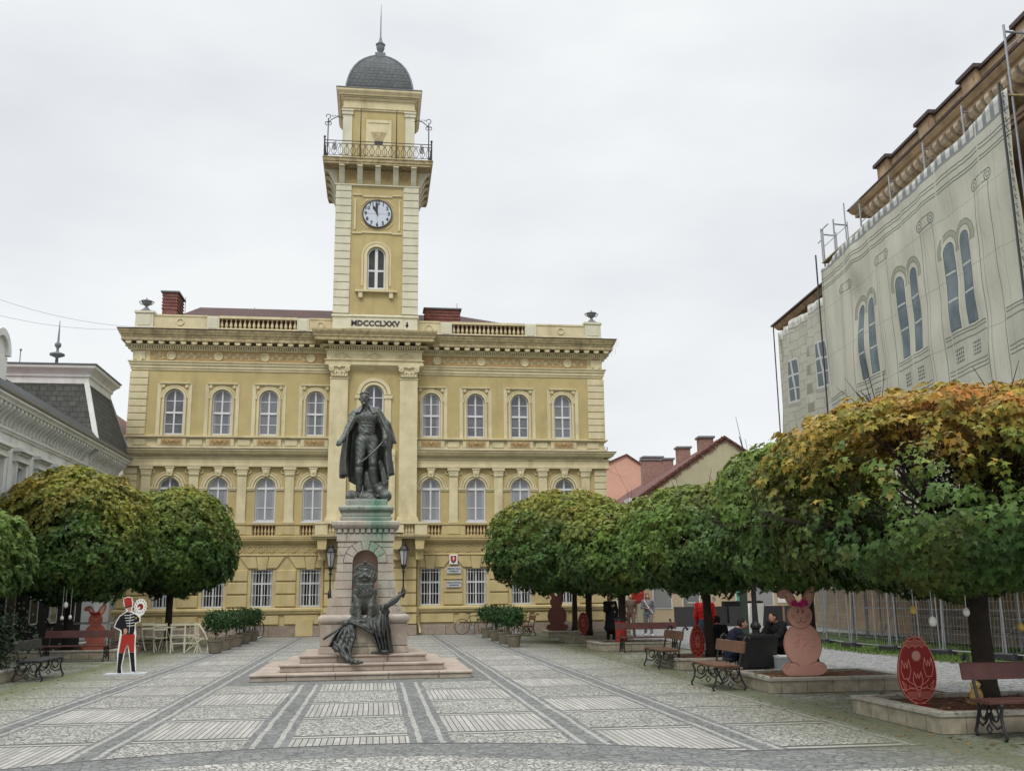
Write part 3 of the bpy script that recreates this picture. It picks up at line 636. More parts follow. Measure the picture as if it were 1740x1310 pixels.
# upper entablature
mould('architrave', [(0,11.92),(.04,11.93),(.04,12.02),(.08,12.03),(.08,12.16),(.13,12.18),(.13,12.26),(.18,12.3),(.18,12.34),(0,12.36)])
mb = MB(); bgm = MB()
for s in (-1, 1):
    a, c = sorted((s*2.02, s*10.2)); bgm.box(a, c, -.012, 0, 12.4, 12.84)
    for i in range(4):
        x = s*(2.95+i*2.1); mb.band(x, 12.62, .15, .2, -.07, 0, 0, 2*math.pi, 18); mb.disc(x, 12.62, .15, -.03, 0, 18)
        if i < 4:
            for q in range(-4, 5):                                  # scrolling foliage between the roundels
                if s*(x+s*1.05+q*.18) > 10.1: continue
                xx = x+s*1.05+q*.18 if i < 3 or True else x; zz = 12.62+(.07 if q % 2 else -.07)
                if abs(xx) > 10.15: continue
                mb.band(xx, zz, .045, .075, -.05, -.012, R(20*q), R(20*q)+5.0, 9); mb.ball((xx, -.03, zz), (.03,.025,.03), 6, 5)
                mb.tube([(xx-.09,-.03,12.62),(xx,-.04,12.62+(-.05 if q % 2 else .05)),(xx+.09,-.03,12.62)], .014, 5)
    mb.box(*sorted((s*10.4, s*10.9)), -.06, 0, 12.42, 12.8); mb.band(s*10.65, 12.5, .1, .16, -.1, -.06, math.pi, 2*math.pi, 8)
T(bgm, 'frieze_ground', 'relief'); T(mb, 'foliage_frieze', 'trim')
mould('bed_mould', [(0,12.84),(.1,12.86),(.14,12.9),(.14,12.92),(0,12.93)])
mb = MB()
for s in (-1, 1):
    for i in range(84): x = s*(2.1+i*.107); mb.box(x-.032, x+.032, -.2, 0, 12.92, 13.03)
T(mb, 'dentils', 'trim')
mould('soffit', [(0,13.03),(.24,13.035),(.24,13.09),(0,13.1)])
mb = MB()
for s in (-1, 1):
    for i in range(19): x = s*(2.42+i*.482); mb.prism([(x-.12,13.1),(x+.12,13.1),(x+.12,13.22),(x-.12,13.22)], -.42, 0); mb.ball((x, -.37, 13.1), (.1,.07,.05), 6, 4)
    for j in range(4): mb.box(*sorted((s*10.95, s*(10.95+.42))), .2+j*.5, .44+j*.5, 13.1, 13.22)
T(mb, 'modillion', 'trim', gap=.02, lim=60)
mould('main_cornice', [(0,13.22),(.46,13.225),(.46,13.38),(.49,13.40),(.49,13.44),(.54,13.5),(.59,13.62),(.61,13.64),(.61,13.72),(0,13.78)], 'grime')
mould('cornice_gutter', [(0,13.785),(.615,13.724),(.65,13.73),(.65,13.755),(0,13.82)], mat('rusty_gutter', (.06,.03,.025), .6, .3, 6, 0))
# parapet
mb = MB(); PT = MB()
for s in (-1, 1):
    q = lambda a, c: sorted((s*a, s*c))
    a, c = q(10.15, 10.95); PT.box(a, c, .0-.04, .5, 13.8, 14.62); PT.box(a-.05, c+.05, -.09, .55, 14.62, 14.72); PT.box(a-.04, c+.04, -.08, .54, 13.8, 13.95)
    PT.cbox(a+.12, c-.12, -.06, -.04, 14.03, 14.53, .01)
    for a, c in (q(7.2, 7.75), q(3.1, 3.65)): PT.box(a, c, -.04, .4, 13.8, 14.55); PT.cbox(a+.08, c-.08, -.06, -.04, 13.95, 14.48, .01)
    for a, c in (q(7.75, 10.15), q(2.0, 3.1)):
        mb.box(a, c, .02, .35, 13.8, 14.5); mb.box(a, c, -.01, .4, 14.5, 14.58); mb.box(a, c, -.02, .02, 13.8, 13.94); x = (a+c)/2; mb.band(x, 14.24, .13, .17, -.02, .02, 0, 2*math.pi, 16)
    a, c = q(3.65, 7.2); mb.box(a, c, .02, .35, 13.8, 13.98); mb.box(a, c, -.01, .4, 14.46, 14.58)
    n = 17; bb = MB()
    for i in range(n): baluster(bb, a+(c-a)*(i+.5)/n, .15, 13.98, 14.46, .075)
    T(bb, 'roof_balustrade', 'trim')
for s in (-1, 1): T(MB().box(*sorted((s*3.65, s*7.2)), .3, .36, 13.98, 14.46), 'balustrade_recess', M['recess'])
T(mb, 'parapet_wall', 'trim'); T(PT, 'parapet_pier', 'tow')
for s in (-1, 1):                                                   # urns with handles
    u = T(MB().lathe([(.26,14.72),(.26,14.78),(.14,14.86),(.12,14.9),(.05,14.97),(.06,15.0),(.16,15.06),(.22,15.14),(.22,15.2),(.26,15.22),(.26,15.25),(.1,15.3),(.03,15.34),(.03,15.4)], s*10.55, .2, 16), 'roof_urn', 'lead', smooth=True)
    h = MB()
    for t in (-1, 1): h.tube([(s*10.55+t*(.2+.13*math.sin(a)), .2, 15.06+.17*a/math.pi+.06*math.sin(a)) for a in [math.pi*k/8 for k in range(9)]], .02, 6)
    h.build('urn_handle', M['lead'], u)
# roof and chimneys
def roof(x0, x1, xr0, xr1, zr=15.5):
    y0, y1, yr = .5, 13, 5.0; return MB().add([(x0,y0,14.1),(x1,y0,14.1),(x1,y1,14.1),(x0,y1,14.1),(xr0,yr,zr),(xr1,yr,zr)], [(0,1,5,4),(1,2,5),(2,3,4,5),(3,0,4)])
mb = roof(-10.4, -1.9, -9.0, -1.9, 16.4); mb.v += []; T(mb, 'roof', 'btile'); T(roof(1.9, 10.4, 1.9, 4.4, 16.3), 'roof', 'btile')
T(MB().box(-10.9, 10.9, .45, 12.9, 13.9, 14.09), 'roof_deck', 'dark')
def chimney(x, y, w, d, z0, z1, parent=TH, stripes=5):
    mb = MB().box(x-w, x+w, y-d, y+d, z0, z1)
    for i in range(stripes): z = z1-.12-i*.16; mb.box(x-w-.035, x+w+.035, y-d-.035, y+d+.035, z-.06, z)
    c = mb.build('chimney', M['brick'], parent); MB().box(x-w-.1, x+w+.1, y-d-.1, y+d+.1, z1, z1+.06).build('chimney_cap', M['lead'], c); return c
chimney(-9.65, 1.6, .33, .75, 14.0, 15.9); c = chimney(3.3, 2.0, .85, .4, 14.0, 15.65)
MB().box(2.35, 4.25, 1.5, 2.5, 14.3, 14.75).build('chimney_flashing', M['lead'], c)
for x, z0, z1, y in ((-9.2, 15.2, 16.1, 2.2), (4.05, 15.5, 16.1, 2), (-6.0, 15.1, 15.9, 3)): T(MB().tube([(x,y,z0),(x,y,z1)], .014, 5), 'lightning_rod', 'lead')
# ---------------------------------------------------------------- windows
def make_window(kind):
    hw, zs = {'up': (.43, 1.67), 'mid': (.45, 1.52), 'low': (.47, 1.66), 'bal': (.45, 1.6)}[kind]; y = .12; f = MB()
    t = .06
    if kind != 'low':
        f.band(0, zs, hw-t, hw, y, y+.07)
    else: f.box(-hw, hw, y, y+.07, zs-t, zs)
    f.box(-hw, -hw+t, y, y+.07, 0, zs); f.box(hw-t, hw, y, y+.07, 0, zs); f.box(-hw+t, hw-t, y, y+.07, 0, t+.02)
    top = zs+hw-t if kind != 'low' else zs-t
    if kind == 'low':
        f.box(-.04, .04, y-.005, y+.06, .08, top); f.box(-hw+t, hw-t, y-.004, y+.055, 1.02, 1.08)
        for i in range(7): x = -.39+i*.13; f.tube([(x, .04, .0), (x, .04, zs)], .014, 5)
        for z in (.03, .52, 1.0, 1.48): f.box(-hw, hw, .03, .045, z, z+.025)
    else:
        f.box(-.035, .035, y-.01, y+.06, .08, top)
        if kind in ('up', 'bal'):
            f.box(-hw+t, hw-t, y-.02, y+.065, .98, 1.07)
            for z in (.48, 1.55): f.box(-hw+t, -.035, y+.01, y+.05, z, z+.035); f.box(.035, hw-t, y+.01, y+.05, z, z+.035)
        else:
            f.box(-hw+t, hw-t, y-.02, y+.065, zs-.08, zs+.02); f.box(-hw+t, -.035, y+.01, y+.05, .6, .635); f.box(.035, hw-t, y+.01, y+.05, .6, .635)
            f.box(-hw-.02, hw+.02, -.1, .12, -.07, .0)
    w = T(f, 'window', 'white')
    g = MB(); n = 12
    if kind != 'low': poly = [(-hw,0),(hw,0)]+[(hw*math.cos(math.pi*i/n), zs+hw*math.sin(math.pi*i/n)) for i in range(n+1)]
    else: poly = [(-hw,0),(hw,0),(hw,zs),(-hw,zs)]
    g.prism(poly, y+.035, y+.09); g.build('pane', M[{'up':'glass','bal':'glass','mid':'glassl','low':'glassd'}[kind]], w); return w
WU, WM, WL = make_window('up'), make_window('mid'), make_window('low')
for i, b in enumerate(BAY):
    for w, z in ((WU, 8.96), (WM, 5.05), (WL, 1.27)):
        o = w if i == 0 else copy_tree(w, TH); o.location = (b, 0, z)
# ---------------------------------------------------------------- central bay
CY = -.45
mb = MB(); hole_wall(mb, -2.0, 2.0, 8.31, 12.0, 0, .45, 8.9, 10.85, CY, .25); hole_wall(mb, -2.0, 2.0, 4.97, 8.31, 0, .55, 5.0, 6.9, CY, .25)
for s in (-1, 1): mb.face([(s*2,CY,4.97),(s*2,0,4.97),(s*2,0,12.0),(s*2,CY,12.0)])
T(mb, 'central_wall', 'panel')
mb = MB(); hole_wall(mb, -2.0, 2.0, 0, 4.97, 0, .8, .0, 2.9, CY, .5)
for s in (-1, 1): mb.face([(s*2,CY,0),(s*2,0,0),(s*2,0,4.97),(s*2,CY,4.97)])
T(mb, 'entrance_wall', 'low')
mb = MB().box(-.8, .8, CY+.35, CY+.42, 0, 3.7); d = T(mb, 'entrance_door', mat('brown_door', (.10,.045,.025), .6, .2, 4, .1)); MB().box(.03, .07, CY+.3, CY+.35, 1.0, 1.2).build('handle', M['galv'], d)
mb = MB()
for s in (-1, 1):
    for z0, z1 in rows3+[(2.97, 3.48)]: a, c = sorted((s*.95, s*2.03)); mb.cbox(a, c, CY-.07, CY, z0, z1, .02)
    a, c = sorted((s*1.0, s*2.05)); mb.box(a, c, CY-.1, CY, .5, .95); mb.box(a, c, CY-.16, CY, 1.0, 1.24)
T(mb, 'entrance_block', 'low'); mb = MB()
for s in (-1, 1): a, c = sorted((s*.95, s*2.06)); mb.box(a, c, CY-.15, CY, 0, .46)
T(mb, 'entrance_plinth', 'sblock')
mb = MB()                                                           # giant pilasters
for s in (-1, 1):
    x = s*1.6
    mb.box(x-.41, x+.41, CY-.16, CY, 5.15, 11.62); mb.box(x-.5, x+.5, CY-.25, CY, 4.97, 5.1); mb.box(x-.46, x+.46, CY-.21, CY, 5.1, 5.22); mb.box(x-.43, x+.43, CY-.19, CY, 11.55, 11.62)
T(mb, 'giant_pilaster', 'trim'); mb = MB()
for s in (-1, 1):
    x = s*1.6; mb.prism([(x-.38,11.66),(x+.38,11.66),(x+.44,12.1),(x-.44,12.1)], CY-.22, CY); mb.box(x-.5, x+.5, CY-.3, CY, 12.1, 12.2)
    for t in (-1, 1):
        mb.band(x+t*.36, 12.0, .05, .12, CY-.32, CY, 0, 2*math.pi, 14); mb.ball((x+t*.36, CY-.3, 12.0), .05, 6, 5)
        for r_ in range(2): mb.band(x+t*(.11+.17*r_), 11.8, .05, .09, CY-.27, CY-.2, 0, 3.6, 9)
    for q in range(6): mb.ball((x-.3+q*.12, CY-.22, 11.72), (.06, .05, .1), 6, 5)
    mb.ball((x, CY-.25, 12.1), (.09,.08,.09), 8, 6)
T(mb, 'corinthian_capital', 'trim')
w = copy_tree(WU, TH); w.location = (0, CY, 8.93); w.scale = (1.04, 1, 1.15); w2 = copy_tree(WM, TH); w2.location = (0, CY, 5.03); w2.scale = (1.2, 1, 1.24)
mb = MB(); mb.band(0, 10.85, .46, .58, CY-.07, CY); mb.band(0, 10.85, .62, .78, CY-.1, CY)
for s in (-1, 1):
    a, c = sorted((s*.46, s*.86)); mb.box(a, c, CY-.1, CY, 10.66, 10.82); a, c = sorted((s*.5, s*.8)); mb.box(a, c, CY-.06, CY, 8.93, 10.66)
    a, c = sorted((s*.62, s*1.02)); mb.box(a, c, CY-.22, CY, 8.0, 8.16); mb.box(a, c-.0, CY-.14, CY, 5.0, 8.0); mb.prism([(s*.82-.13,7.7),(s*.82+.13,7.7),(s*.82+.2,8.0),(s*.82-.2,8.0)], CY-.2, CY-.14)
mb.box(-1.02, 1.02, CY-.12, CY, 8.16, 8.3)
T(mb, 'central_surround', 'trim')
# balcony on consoles over the door
mb = MB().box(-2.6, 2.6, CY-.75, CY, 4.22, 4.4); mb.box(-2.65, 2.65, CY-.8, CY, 4.3, 4.37)
T(mb, 'balcony_slab', 'grime'); mb = MB()
for x in (-2.15, -1.15, 1.15, 2.15):
    mb.prism([(x-.16,3.3),(x+.16,3.3),(x+.2,4.2),(x-.2,4.2)], CY-.3, CY); mb.prism([(x-.18,3.75),(x+.18,3.75),(x+.22,4.22),(x-.22,4.22)], CY-.66, CY-.3); mb.ball((x, CY-.5, 3.78), (.16,.14,.12), 10, 6); mb.ball((x, CY-.25, 3.35), (.12,.1,.1), 8, 6)
T(mb, 'console', 'low'); mb = MB()
for x in (-2.2, -1.15, 1.15, 2.2): mb.box(x-.28, x+.28, CY-.72, CY-.42, 4.4, 4.95)
mb.box(-2.5, 2.5, CY-.76, CY-.4, 4.86, 4.96); mb.box(-1.4, 1.4, CY-.72, CY-.44, 4.4, 4.47)
T(mb, 'balcony_pier', 'trim'); bb = MB()
for i in range(10): baluster(bb, -.75+i*.166, CY-.58, 4.47, 4.86, .06)
for s in (-1, 1):
    for i in range(3): baluster(bb, s*(1.55+i*.13), CY-.58, 4.4, 4.86, .055)
T(bb, 'balcony_balustrade', 'trim')
# central entablature, standing forward
CP = [(-2.0, .0), (-2.0, CY), (2.0, CY), (2.0, .0)]
mb = MB().sweep(CP, [(0,12.0),(.28,12.2),(.28,12.3),(.24,12.31),(.24,12.4),(.3,12.42),(.3,12.46),(.2,12.47),(.2,12.86),(.28,12.9),(.28,12.94),(0,12.95)]); T(mb, 'central_entablature', 'trim')
mb = MB()
for x in (-1.5, 0, 1.45):
    mb.band(x, 12.66, .12, .16, CY-.25, CY-.2, 0, 2*math.pi, 16); mb.disc(x, 12.66, .08, CY-.23, CY-.2, 12)
    for t in (-1, 1): mb.tube([(x+t*.15, CY-.21, 12.58), (x+t*.28, CY-.22, 12.62), (x+t*.4, CY-.21, 12.55), (x+t*.5, CY-.21, 12.57)], .02, 5); mb.tube([(x+t*.14, CY-.21, 12.74), (x+t*.24, CY-.22, 12.68), (x+t*.33, CY-.21, 12.66)], .015, 5)
T(mb, 'central_roundel', 'trim'); mb = MB()
for i in range(38): x = -2.05+i*.111; mb.box(x-.034, x+.034, CY-.36, CY, 12.95, 13.06)
T(mb, 'central_dentils', 'trim')
mb = MB().sweep(CP, [(0,13.06),(.4,13.065),(.4,13.12),(0,13.13)])
for i in range(9): x = -2.0+i*.5; mb.box(x-.12, x+.12, CY-.66, CY, 13.13, 13.26); mb.ball((x, CY-.6, 13.13), (.1,.07,.05), 6, 4)
T(mb, 'central_modillion', 'trim')
T(MB().sweep(CP, [(0,13.26),(.74,13.265),(.74,13.42),(.78,13.44),(.78,13.5),(.86,13.64),(.88,13.7),(.88,13.76),(0,13.84)]), 'central_cornice', 'grime')
# ---------------------------------------------------------------- tower
TY = -.45; HW = 1.94
def TP(h, y0=TY, dep=None):
    dep = 2*h if dep is None else dep; return [(-h, y0), (h, y0), (h, y0+dep), (-h, y0+dep)]
mb = MB().sweep(TP(HW+.04, TY-.04, 3.96), [(0,13.8),(.0,14.55),(.06,14.57),(.06,14.63),(0,14.68)], closed=True)
mb.box(-1.32, 1.32, TY-.07, TY-.03, 14.0, 14.5); T(mb, 'tower_base', 'tow')
mb = MB(); hole_wall(mb, -HW, HW, 14.6, 21.2, -.0, .43, 15.95, 17.62, TY, .3)
for s in (-1, 1): mb.face([(s*HW,TY,14.6),(s*HW,TY+3.9,14.6),(s*HW,TY+3.9,21.2),(s*HW,TY,21.2)])
mb.face([(-HW,TY+3.9,14.6),(HW,TY+3.9,14.6),(HW,TY+3.9,21.2),(-HW,TY+3.9,21.2)]); T(mb, 'tower_shaft', 'panel')
mb = MB()
for s in (-1, 1):
    for i in range(17):
        z = 14.72+i*.383; a, c = sorted((s*1.24, s*(HW+.05))); mb.cbox(a, c, TY-.07, TY+.4, z, z+.355, .018)
T(mb, 'tower_quoin', 'tow')
mb = MB().band(0, 17.62, .44, .58, TY-.05, TY); mb.band(0, 17.62, .62, .7, TY-.03, TY)
for s in (-1, 1): a, c = sorted((s*.44, s*.58)); mb.box(a, c, TY-.05, TY, 15.9, 17.62); a, c = sorted((s*.62, s*.7)); mb.box(a, c, TY-.03, TY, 16.1, 17.62); mb.prism([(s*.72-.09,15.5),(s*.72+.09,15.5),(s*.72+.1,15.78),(s*.72-.1,15.78)], TY-.15, TY)
mb.box(-.98, .98, TY-.2, TY, 15.78, 15.86); T(mb, 'louvre_surround', 'trim')
f = MB().band(0, 17.62, .36, .42, TY+.1, TY+.17)
for x in (-.39, -.035, .035, .39): f.box(x-.035, x+.035, TY+.1, TY+.17, 15.97, 17.62 if abs(x) > .1 else 17.98)
for z in (15.97, 16.85): f.box(-.4, .4, TY+.105, TY+.165, z, z+.09)
lw = T(f, 'louvre_window', 'white'); l = MB()
for i in range(34):
    z = 16.08+i*.055
    if 16.84 < z+.03 < 16.97: continue
    w = .37 if z < 17.6 else math.sqrt(max(0, .37**2-(z-17.6)**2))
    for s in (-1, 1):
        if w > .1: a, c = sorted((s*.07, s*w)); l.add([(a,TY+.12,z),(c,TY+.12,z),(c,TY+.17,z+.05),(a,TY+.17,z+.05)], [(0,1,2,3)])
l.build('louvre', mat('grey_louvre', (.17,.17,.165), .8, .2, 6, 0), lw)
T(MB().box(-.43, .43, TY+.18, TY+.2, 15.95, 18.05), 'louvre_back', 'dark')
# clock
cz = 19.72
mb = MB()
for s in (-1, 1):
    mb.box(*sorted((s*1.02, s*1.1)), TY-.05, TY, cz-.82, cz+.75); mb.box(*sorted((s*.72, s*1.18)), TY-.06, TY, cz+.93, cz+1.0); mb.box(*sorted((s*.72, s*1.18)), TY-.06, TY, cz-1.02, cz-.95)
    for t in (-1, 1): mb.band(0, cz, .83, .88, TY-.03, TY, {(1,1):R(30),(-1,1):R(120),(-1,-1):R(210),(1,-1):R(300)}[(s,t)], {(1,1):R(60),(-1,1):R(150),(-1,-1):R(240),(1,-1):R(330)}[(s,t)], 8)
mb.box(-.72, .72, TY-.05, TY, cz+.86, cz+.93); mb.box(-.72, .72, TY-.05, TY, cz-.98, cz-.9); T(mb, 'clock_surround', 'trim')
CK = T(MB().disc(0, cz, .68, TY-.07, TY, 40), 'clock', mat('pale_blue_dial', (.55,.60,.66), .4, .05, 2, 0))
MB().band(0, cz, .665, .72, TY-.1, TY, 0, 2*math.pi, 48).build('clock_rim', M['dark'], CK)
MB().box(-.66, .66, TY-.073, TY-.07, cz-.006, cz+.006).box(-.006, .006, TY-.073, TY-.07, cz-.66, cz+.66).build('dial_joint', M['lead'], CK)
for h in range(1, 13):
    a = R(90-30*h); text_mesh(str(h), .26, 'numeral', M['iron'], CK, (.55*math.cos(a), TY-.076, cz+.55*math.sin(a)), depth=.003, bold=.008)
for ln, wd, a, nm in ((.46, .06, R(90+27), 'hour_hand'), (.60, .05, R(90+4), 'minute_hand')):
    d = Vector((math.cos(a), 0, math.sin(a))); n_ = Vector((-d.z, 0, d.x)); mb = MB()
    pts = [-d*.1-n_*wd*.5, -d*.1+n_*wd*.5, d*ln*.3+n_*wd*.6, d*ln*.72+n_*wd*1.3, d*ln, d*ln*.72-n_*wd*1.3, d*ln*.3-n_*wd*.6]; yy = TY-(.085 if nm[0] == 'h' else .1)
    P0 = [(p.x, yy, cz+p.z) for p in pts]; P1 = [(p.x, yy+.006, cz+p.z) for p in pts]; nn = len(pts)
    mb.add(P0+P1, [tuple(range(nn)), tuple(range(2*nn-1, nn-1, -1))]+[(i,i+nn,(i+1)%nn+nn,(i+1)%nn) for i in range(nn)]); mb.build(nm, M['iron'], CK)
text_mesh('MDCCCLXXV', .36, 'year_lettering', M['iron'], TH, (0, TY-.085, 14.24), depth=.012, bold=.012, xscale=1.02)
# gallery on brackets
T(MB().sweep(TP(HW), [(0,21.12),(.1,21.14),(.1,21.2),(0,21.22)], closed=True), 'gallery_string', 'tow')
mb = MB(); fr_ = MB()
def bracket(mb, c, d, t):                                           # c point on wall, d outward, t along
    prof = [(0,21.2),(.1,21.22),(.2,21.4),(.3,21.65),(.46,21.9),(.6,21.92),(.6,21.99),(0,21.99)]
    c = Vector(c); v = [c+d*o+t*s*.13+Vector((0,0,z)) for s in (-1,1) for o, z in prof]; n = len(prof)
    mb.add(v, [tuple(range(n)), tuple(range(2*n-1, n-1, -1))]+[(i,i+n,(i+1)%n+n,(i+1)%n) for i in range(n)])
for i in range(5):
    u = -1.72+i*.86
    for c, d, t in (((u,TY,0),Vector((0,-1,0)),Vector((1,0,0))), ((-HW,TY+1.94+u,0),Vector((-1,0,0)),Vector((0,1,0))), ((HW,TY+1.94+u,0),Vector((1,0,0)),Vector((0,1,0)))): bracket(mb, c, d, t)
    if i < 4: fr_.band(u+.43, 21.66, .15, .2, TY-.05, TY, 0, 2*math.pi, 14); [fr_.tube([(u+.43,TY-.04,21.66),(u+.43+.14*math.cos(k*1.047),TY-.04,21.66+.14*math.sin(k*1.047))], .02, 4) for k in range(6)]
T(mb, 'gallery_bracket', 'tow'); T(fr_, 'bracket_roundel', 'relief')
mb = MB(); mb.sweep(TP(HW), [(0,21.22),(.02,21.24),(.02,21.96),(0,21.98)], closed=True); T(mb, 'bracket_wall', 'panel')
T(MB().sweep(TP(HW-.5, TY+.5), [(0,21.98),(1.12,22.0),(1.12,22.1),(1.16,22.12),(1.16,22.24),(1.2,22.28),(1.2,22.32),(0,22.38)], closed=True), 'gallery_floor', 'grime')
# wrought iron railing
E_ = HW+.62; y0, y1 = TY-.62, TY+3.88+.62; rr = MB(); zr0, zr1 = 22.34, 23.16
cs = [(-E_,y0),(E_,y0),(E_,y1),(-E_,y1)]
for i in range(4):
    (a, b), (c, d) = cs[i], cs[(i+1) % 4]
    for z in (zr1, zr1-.14, zr0+.08): rr.tube([(a,b,z),(c,d,z)], .022 if z == zr1 else .016, 5)
    n = 17
    for k in range(n):
        t0 = (k+.5)/n; px, py = a+(c-a)*t0, b+(d-b)*t0; ux, uy = (c-a)/n*.42, (d-b)/n*.42
        for s in (-1, 1):
            rr.tube([(px+ux*s*q, py+uy*s*q, z) for q, z in ((.1,22.42),(.75,22.54),(.95,22.68),(.5,22.83),(.15,22.93),(.6,23.0),(.2,23.02))], .017, 4, cap=False)
        rr.tube([(px,py,22.42),(px,py,23.02)], .012, 4)
    rr.tube([(a,b,zr0),(a,b,zr1+.12)], .04, 6); rr.ball((a,b,zr1+.17), .06)
T(rr, 'gallery_railing', 'iron')
mb = MB()
for x in (-.86, .86): mb.tube([(x, TY-.64, 22.2), (x, TY-.64, 23.3), (x, TY-.63, 24.9)], [.03,.028,.02], 6)
T(mb, 'gallery_rod', 'iron')
mb = MB()
for s in (-1, 1):                                                   # scrolled lamp brackets at the corners
    x = s*(E_-.12); yy = TY-.2
    mb.tube([(x,yy,22.5),(x,yy,24.5)], .028, 6); mb.tube([(x+.11*math.cos(a), yy, 24.6+.11*math.sin(a)) for a in [k*.5-1.5 for k in range(11)]], .02, 5)
    mb.tube([(x-.14,yy,24.3),(x+.14,yy,24.3)], .025, 5)
    for t in (-1, 1): mb.tube([(x+t*.13,yy,24.3),(x+t*.15,yy,24.2),(x+t*.08,yy,24.12),(x+t*.05,yy,24.2)], .018, 5)
    mb.tube([(x-s*u, yy, 24.3+.3*math.sin(u/.72*2.2)) for u in [.72*k/10 for k in range(11)]], .022, 5)
    for u in (.25,.38,.5): mb.tube([(x-s*u,yy,24.58),(x-s*(u-.05),yy,24.68),(x-s*(u-.1),yy,24.63)], .015, 4)
T(mb, 'corner_scroll', 'iron')
for s in (-1, 1):                                                   # loudspeakers and dishes on the gallery
    d = MB(); x = s*2.08; d.disc(0, 0, .22, -.03, .03, 16); d.xf(Matrix.Translation((x, TY-.5, 22.95))@Matrix.Rotation(s*R(55), 4, 'Z')); T(d, 'gallery_dish', 'white')
# belfry
BH = 1.72; BT = TY+.24
mb = MB().sweep(TP(BH, BT), [(0,22.4),(0,25.8)], closed=True); T(mb, 'belfry_wall', 'panel')
mb = MB()
for s in (-1, 1):
    a, c = sorted((s*1.3, s*(BH+.04))); mb.box(a, c, BT-.07, BT+.4, 22.45, 24.95); mb.box(a-.04, c+.04, BT-.12, BT+.44, 24.95, 25.2); mb.box(a-.07, c+.07, BT-.16, BT+.46, 25.12, 25.2)
T(mb, 'belfry_pilaster', 'tow')
mb = MB().box(-.62, .62, BT-.03, BT, 22.5, 24.75); mb.box(-.52, .52, BT-.06, BT-.03, 24.58, 24.66); T(mb, 'belfry_panel', 'trim')
T(MB().prism([(-.2,23.62),(.2,23.62),(.38,24.1),(-.38,24.1)], BT-.045, BT-.03), 'belfry_wedge', 'grime'); T(MB().box(-.2, .2, BT-.05, BT-.03, 23.44, 23.62), 'belfry_slit', 'dark')
T(MB().sweep(TP(BH, BT), [(0,25.2),(.06,25.21),(.06,25.28),(.1,25.3),(.1,25.34),(.03,25.35),(.03,25.72),(.1,25.75),(.14,25.8),(.14,25.84),(0,25.85)], closed=True), 'belfry_entablature', 'trim')
mb = MB()
for i in range(40): x = -1.82+i*.0933; mb.box(x-.028, x+.028, BT-.19, BT, 25.85, 25.93); [mb.box(*sorted((s*BH, s*(BH+.19))), BT+1.72+x-.028, BT+1.72+x+.028, 25.85, 25.93) for s in (-1, 1)]
T(mb, 'belfry_dentils', 'trim')
T(MB().sweep(TP(BH, BT), [(0,25.93),(.24,25.94),(.26,26.0),(.34,26.1),(.36,26.14),(.36,26.24),(0,26.3)], closed=True), 'belfry_cornice', 'trim')
T(MB().sweep(TP(BH-.3, BT+.3), [(0,26.3),(.66,26.245),(.69,26.25),(.69,26.29),(0,26.36)], closed=True), 'belfry_flashing', 'lead')
prof = [(1.66,26.3),(1.63,26.7),(1.55,27.1),(1.43,27.5),(1.26,27.9),(1.04,28.27),(.78,28.6),(.52,28.87),(.30,29.06),(.22,29.12)]
dm = T(MB().lathe(prof, 0, BT+1.72, 4, sq=True, rot=R(45)), 'dome', 'slate')
mb = MB()
for a in range(4):
    sx, sy = ((1,1),(-1,1),(-1,-1),(1,-1))[a]; mb.tube([(sx*r, BT+1.72+sy*r, z) for r, z in prof], .05, 6)
mb.build('dome_rib', M['lead'], dm)
fi = T(MB().box(-.27, .27, BT+1.45, BT+1.99, 29.02, 29.3), 'finial', 'lead')
MB().lathe([(.1,29.3),(.07,29.42),(.18,29.55),(.22,29.72),(.2,29.84),(.26,29.88),(.14,29.98),(.08,30.15),(.035,30.35),(.025,31.4),(.01,32.25)], 0, BT+1.72, 12).build('spire', M['lead'], fi, smooth=True)
# downpipes, fairy lights on the cornice end, plinth doors
mb = MB()
for x in (-2.12, 2.12):
    mb.tube([(x,-.12,4.9),(x,-.12,.75),(x,-.14,.6),(x+.1,-.3,.2),(x+.1,-.42,.08)], .055, 8)
T(mb, 'downpipe', 'low')
mb = MB()
for i in range(16):
    y = -.8+i*.35; mb.tube([(11.62, y, 13.72), (11.63, y+.02, 13.72-random.uniform(.25, .75))], .008, 3)
T(mb, 'hanging_lights', 'white')
# plinth hatches
T(MB().box(5.8, 6.3, -.135, 0, .52, .93), 'hatch', mat('brown_hatch', (.25,.11,.04), .8, .1, 4, 0)); T(MB().box(-3.25, -2.5, -.145, 0, .02, .72), 'hatch', 'low')
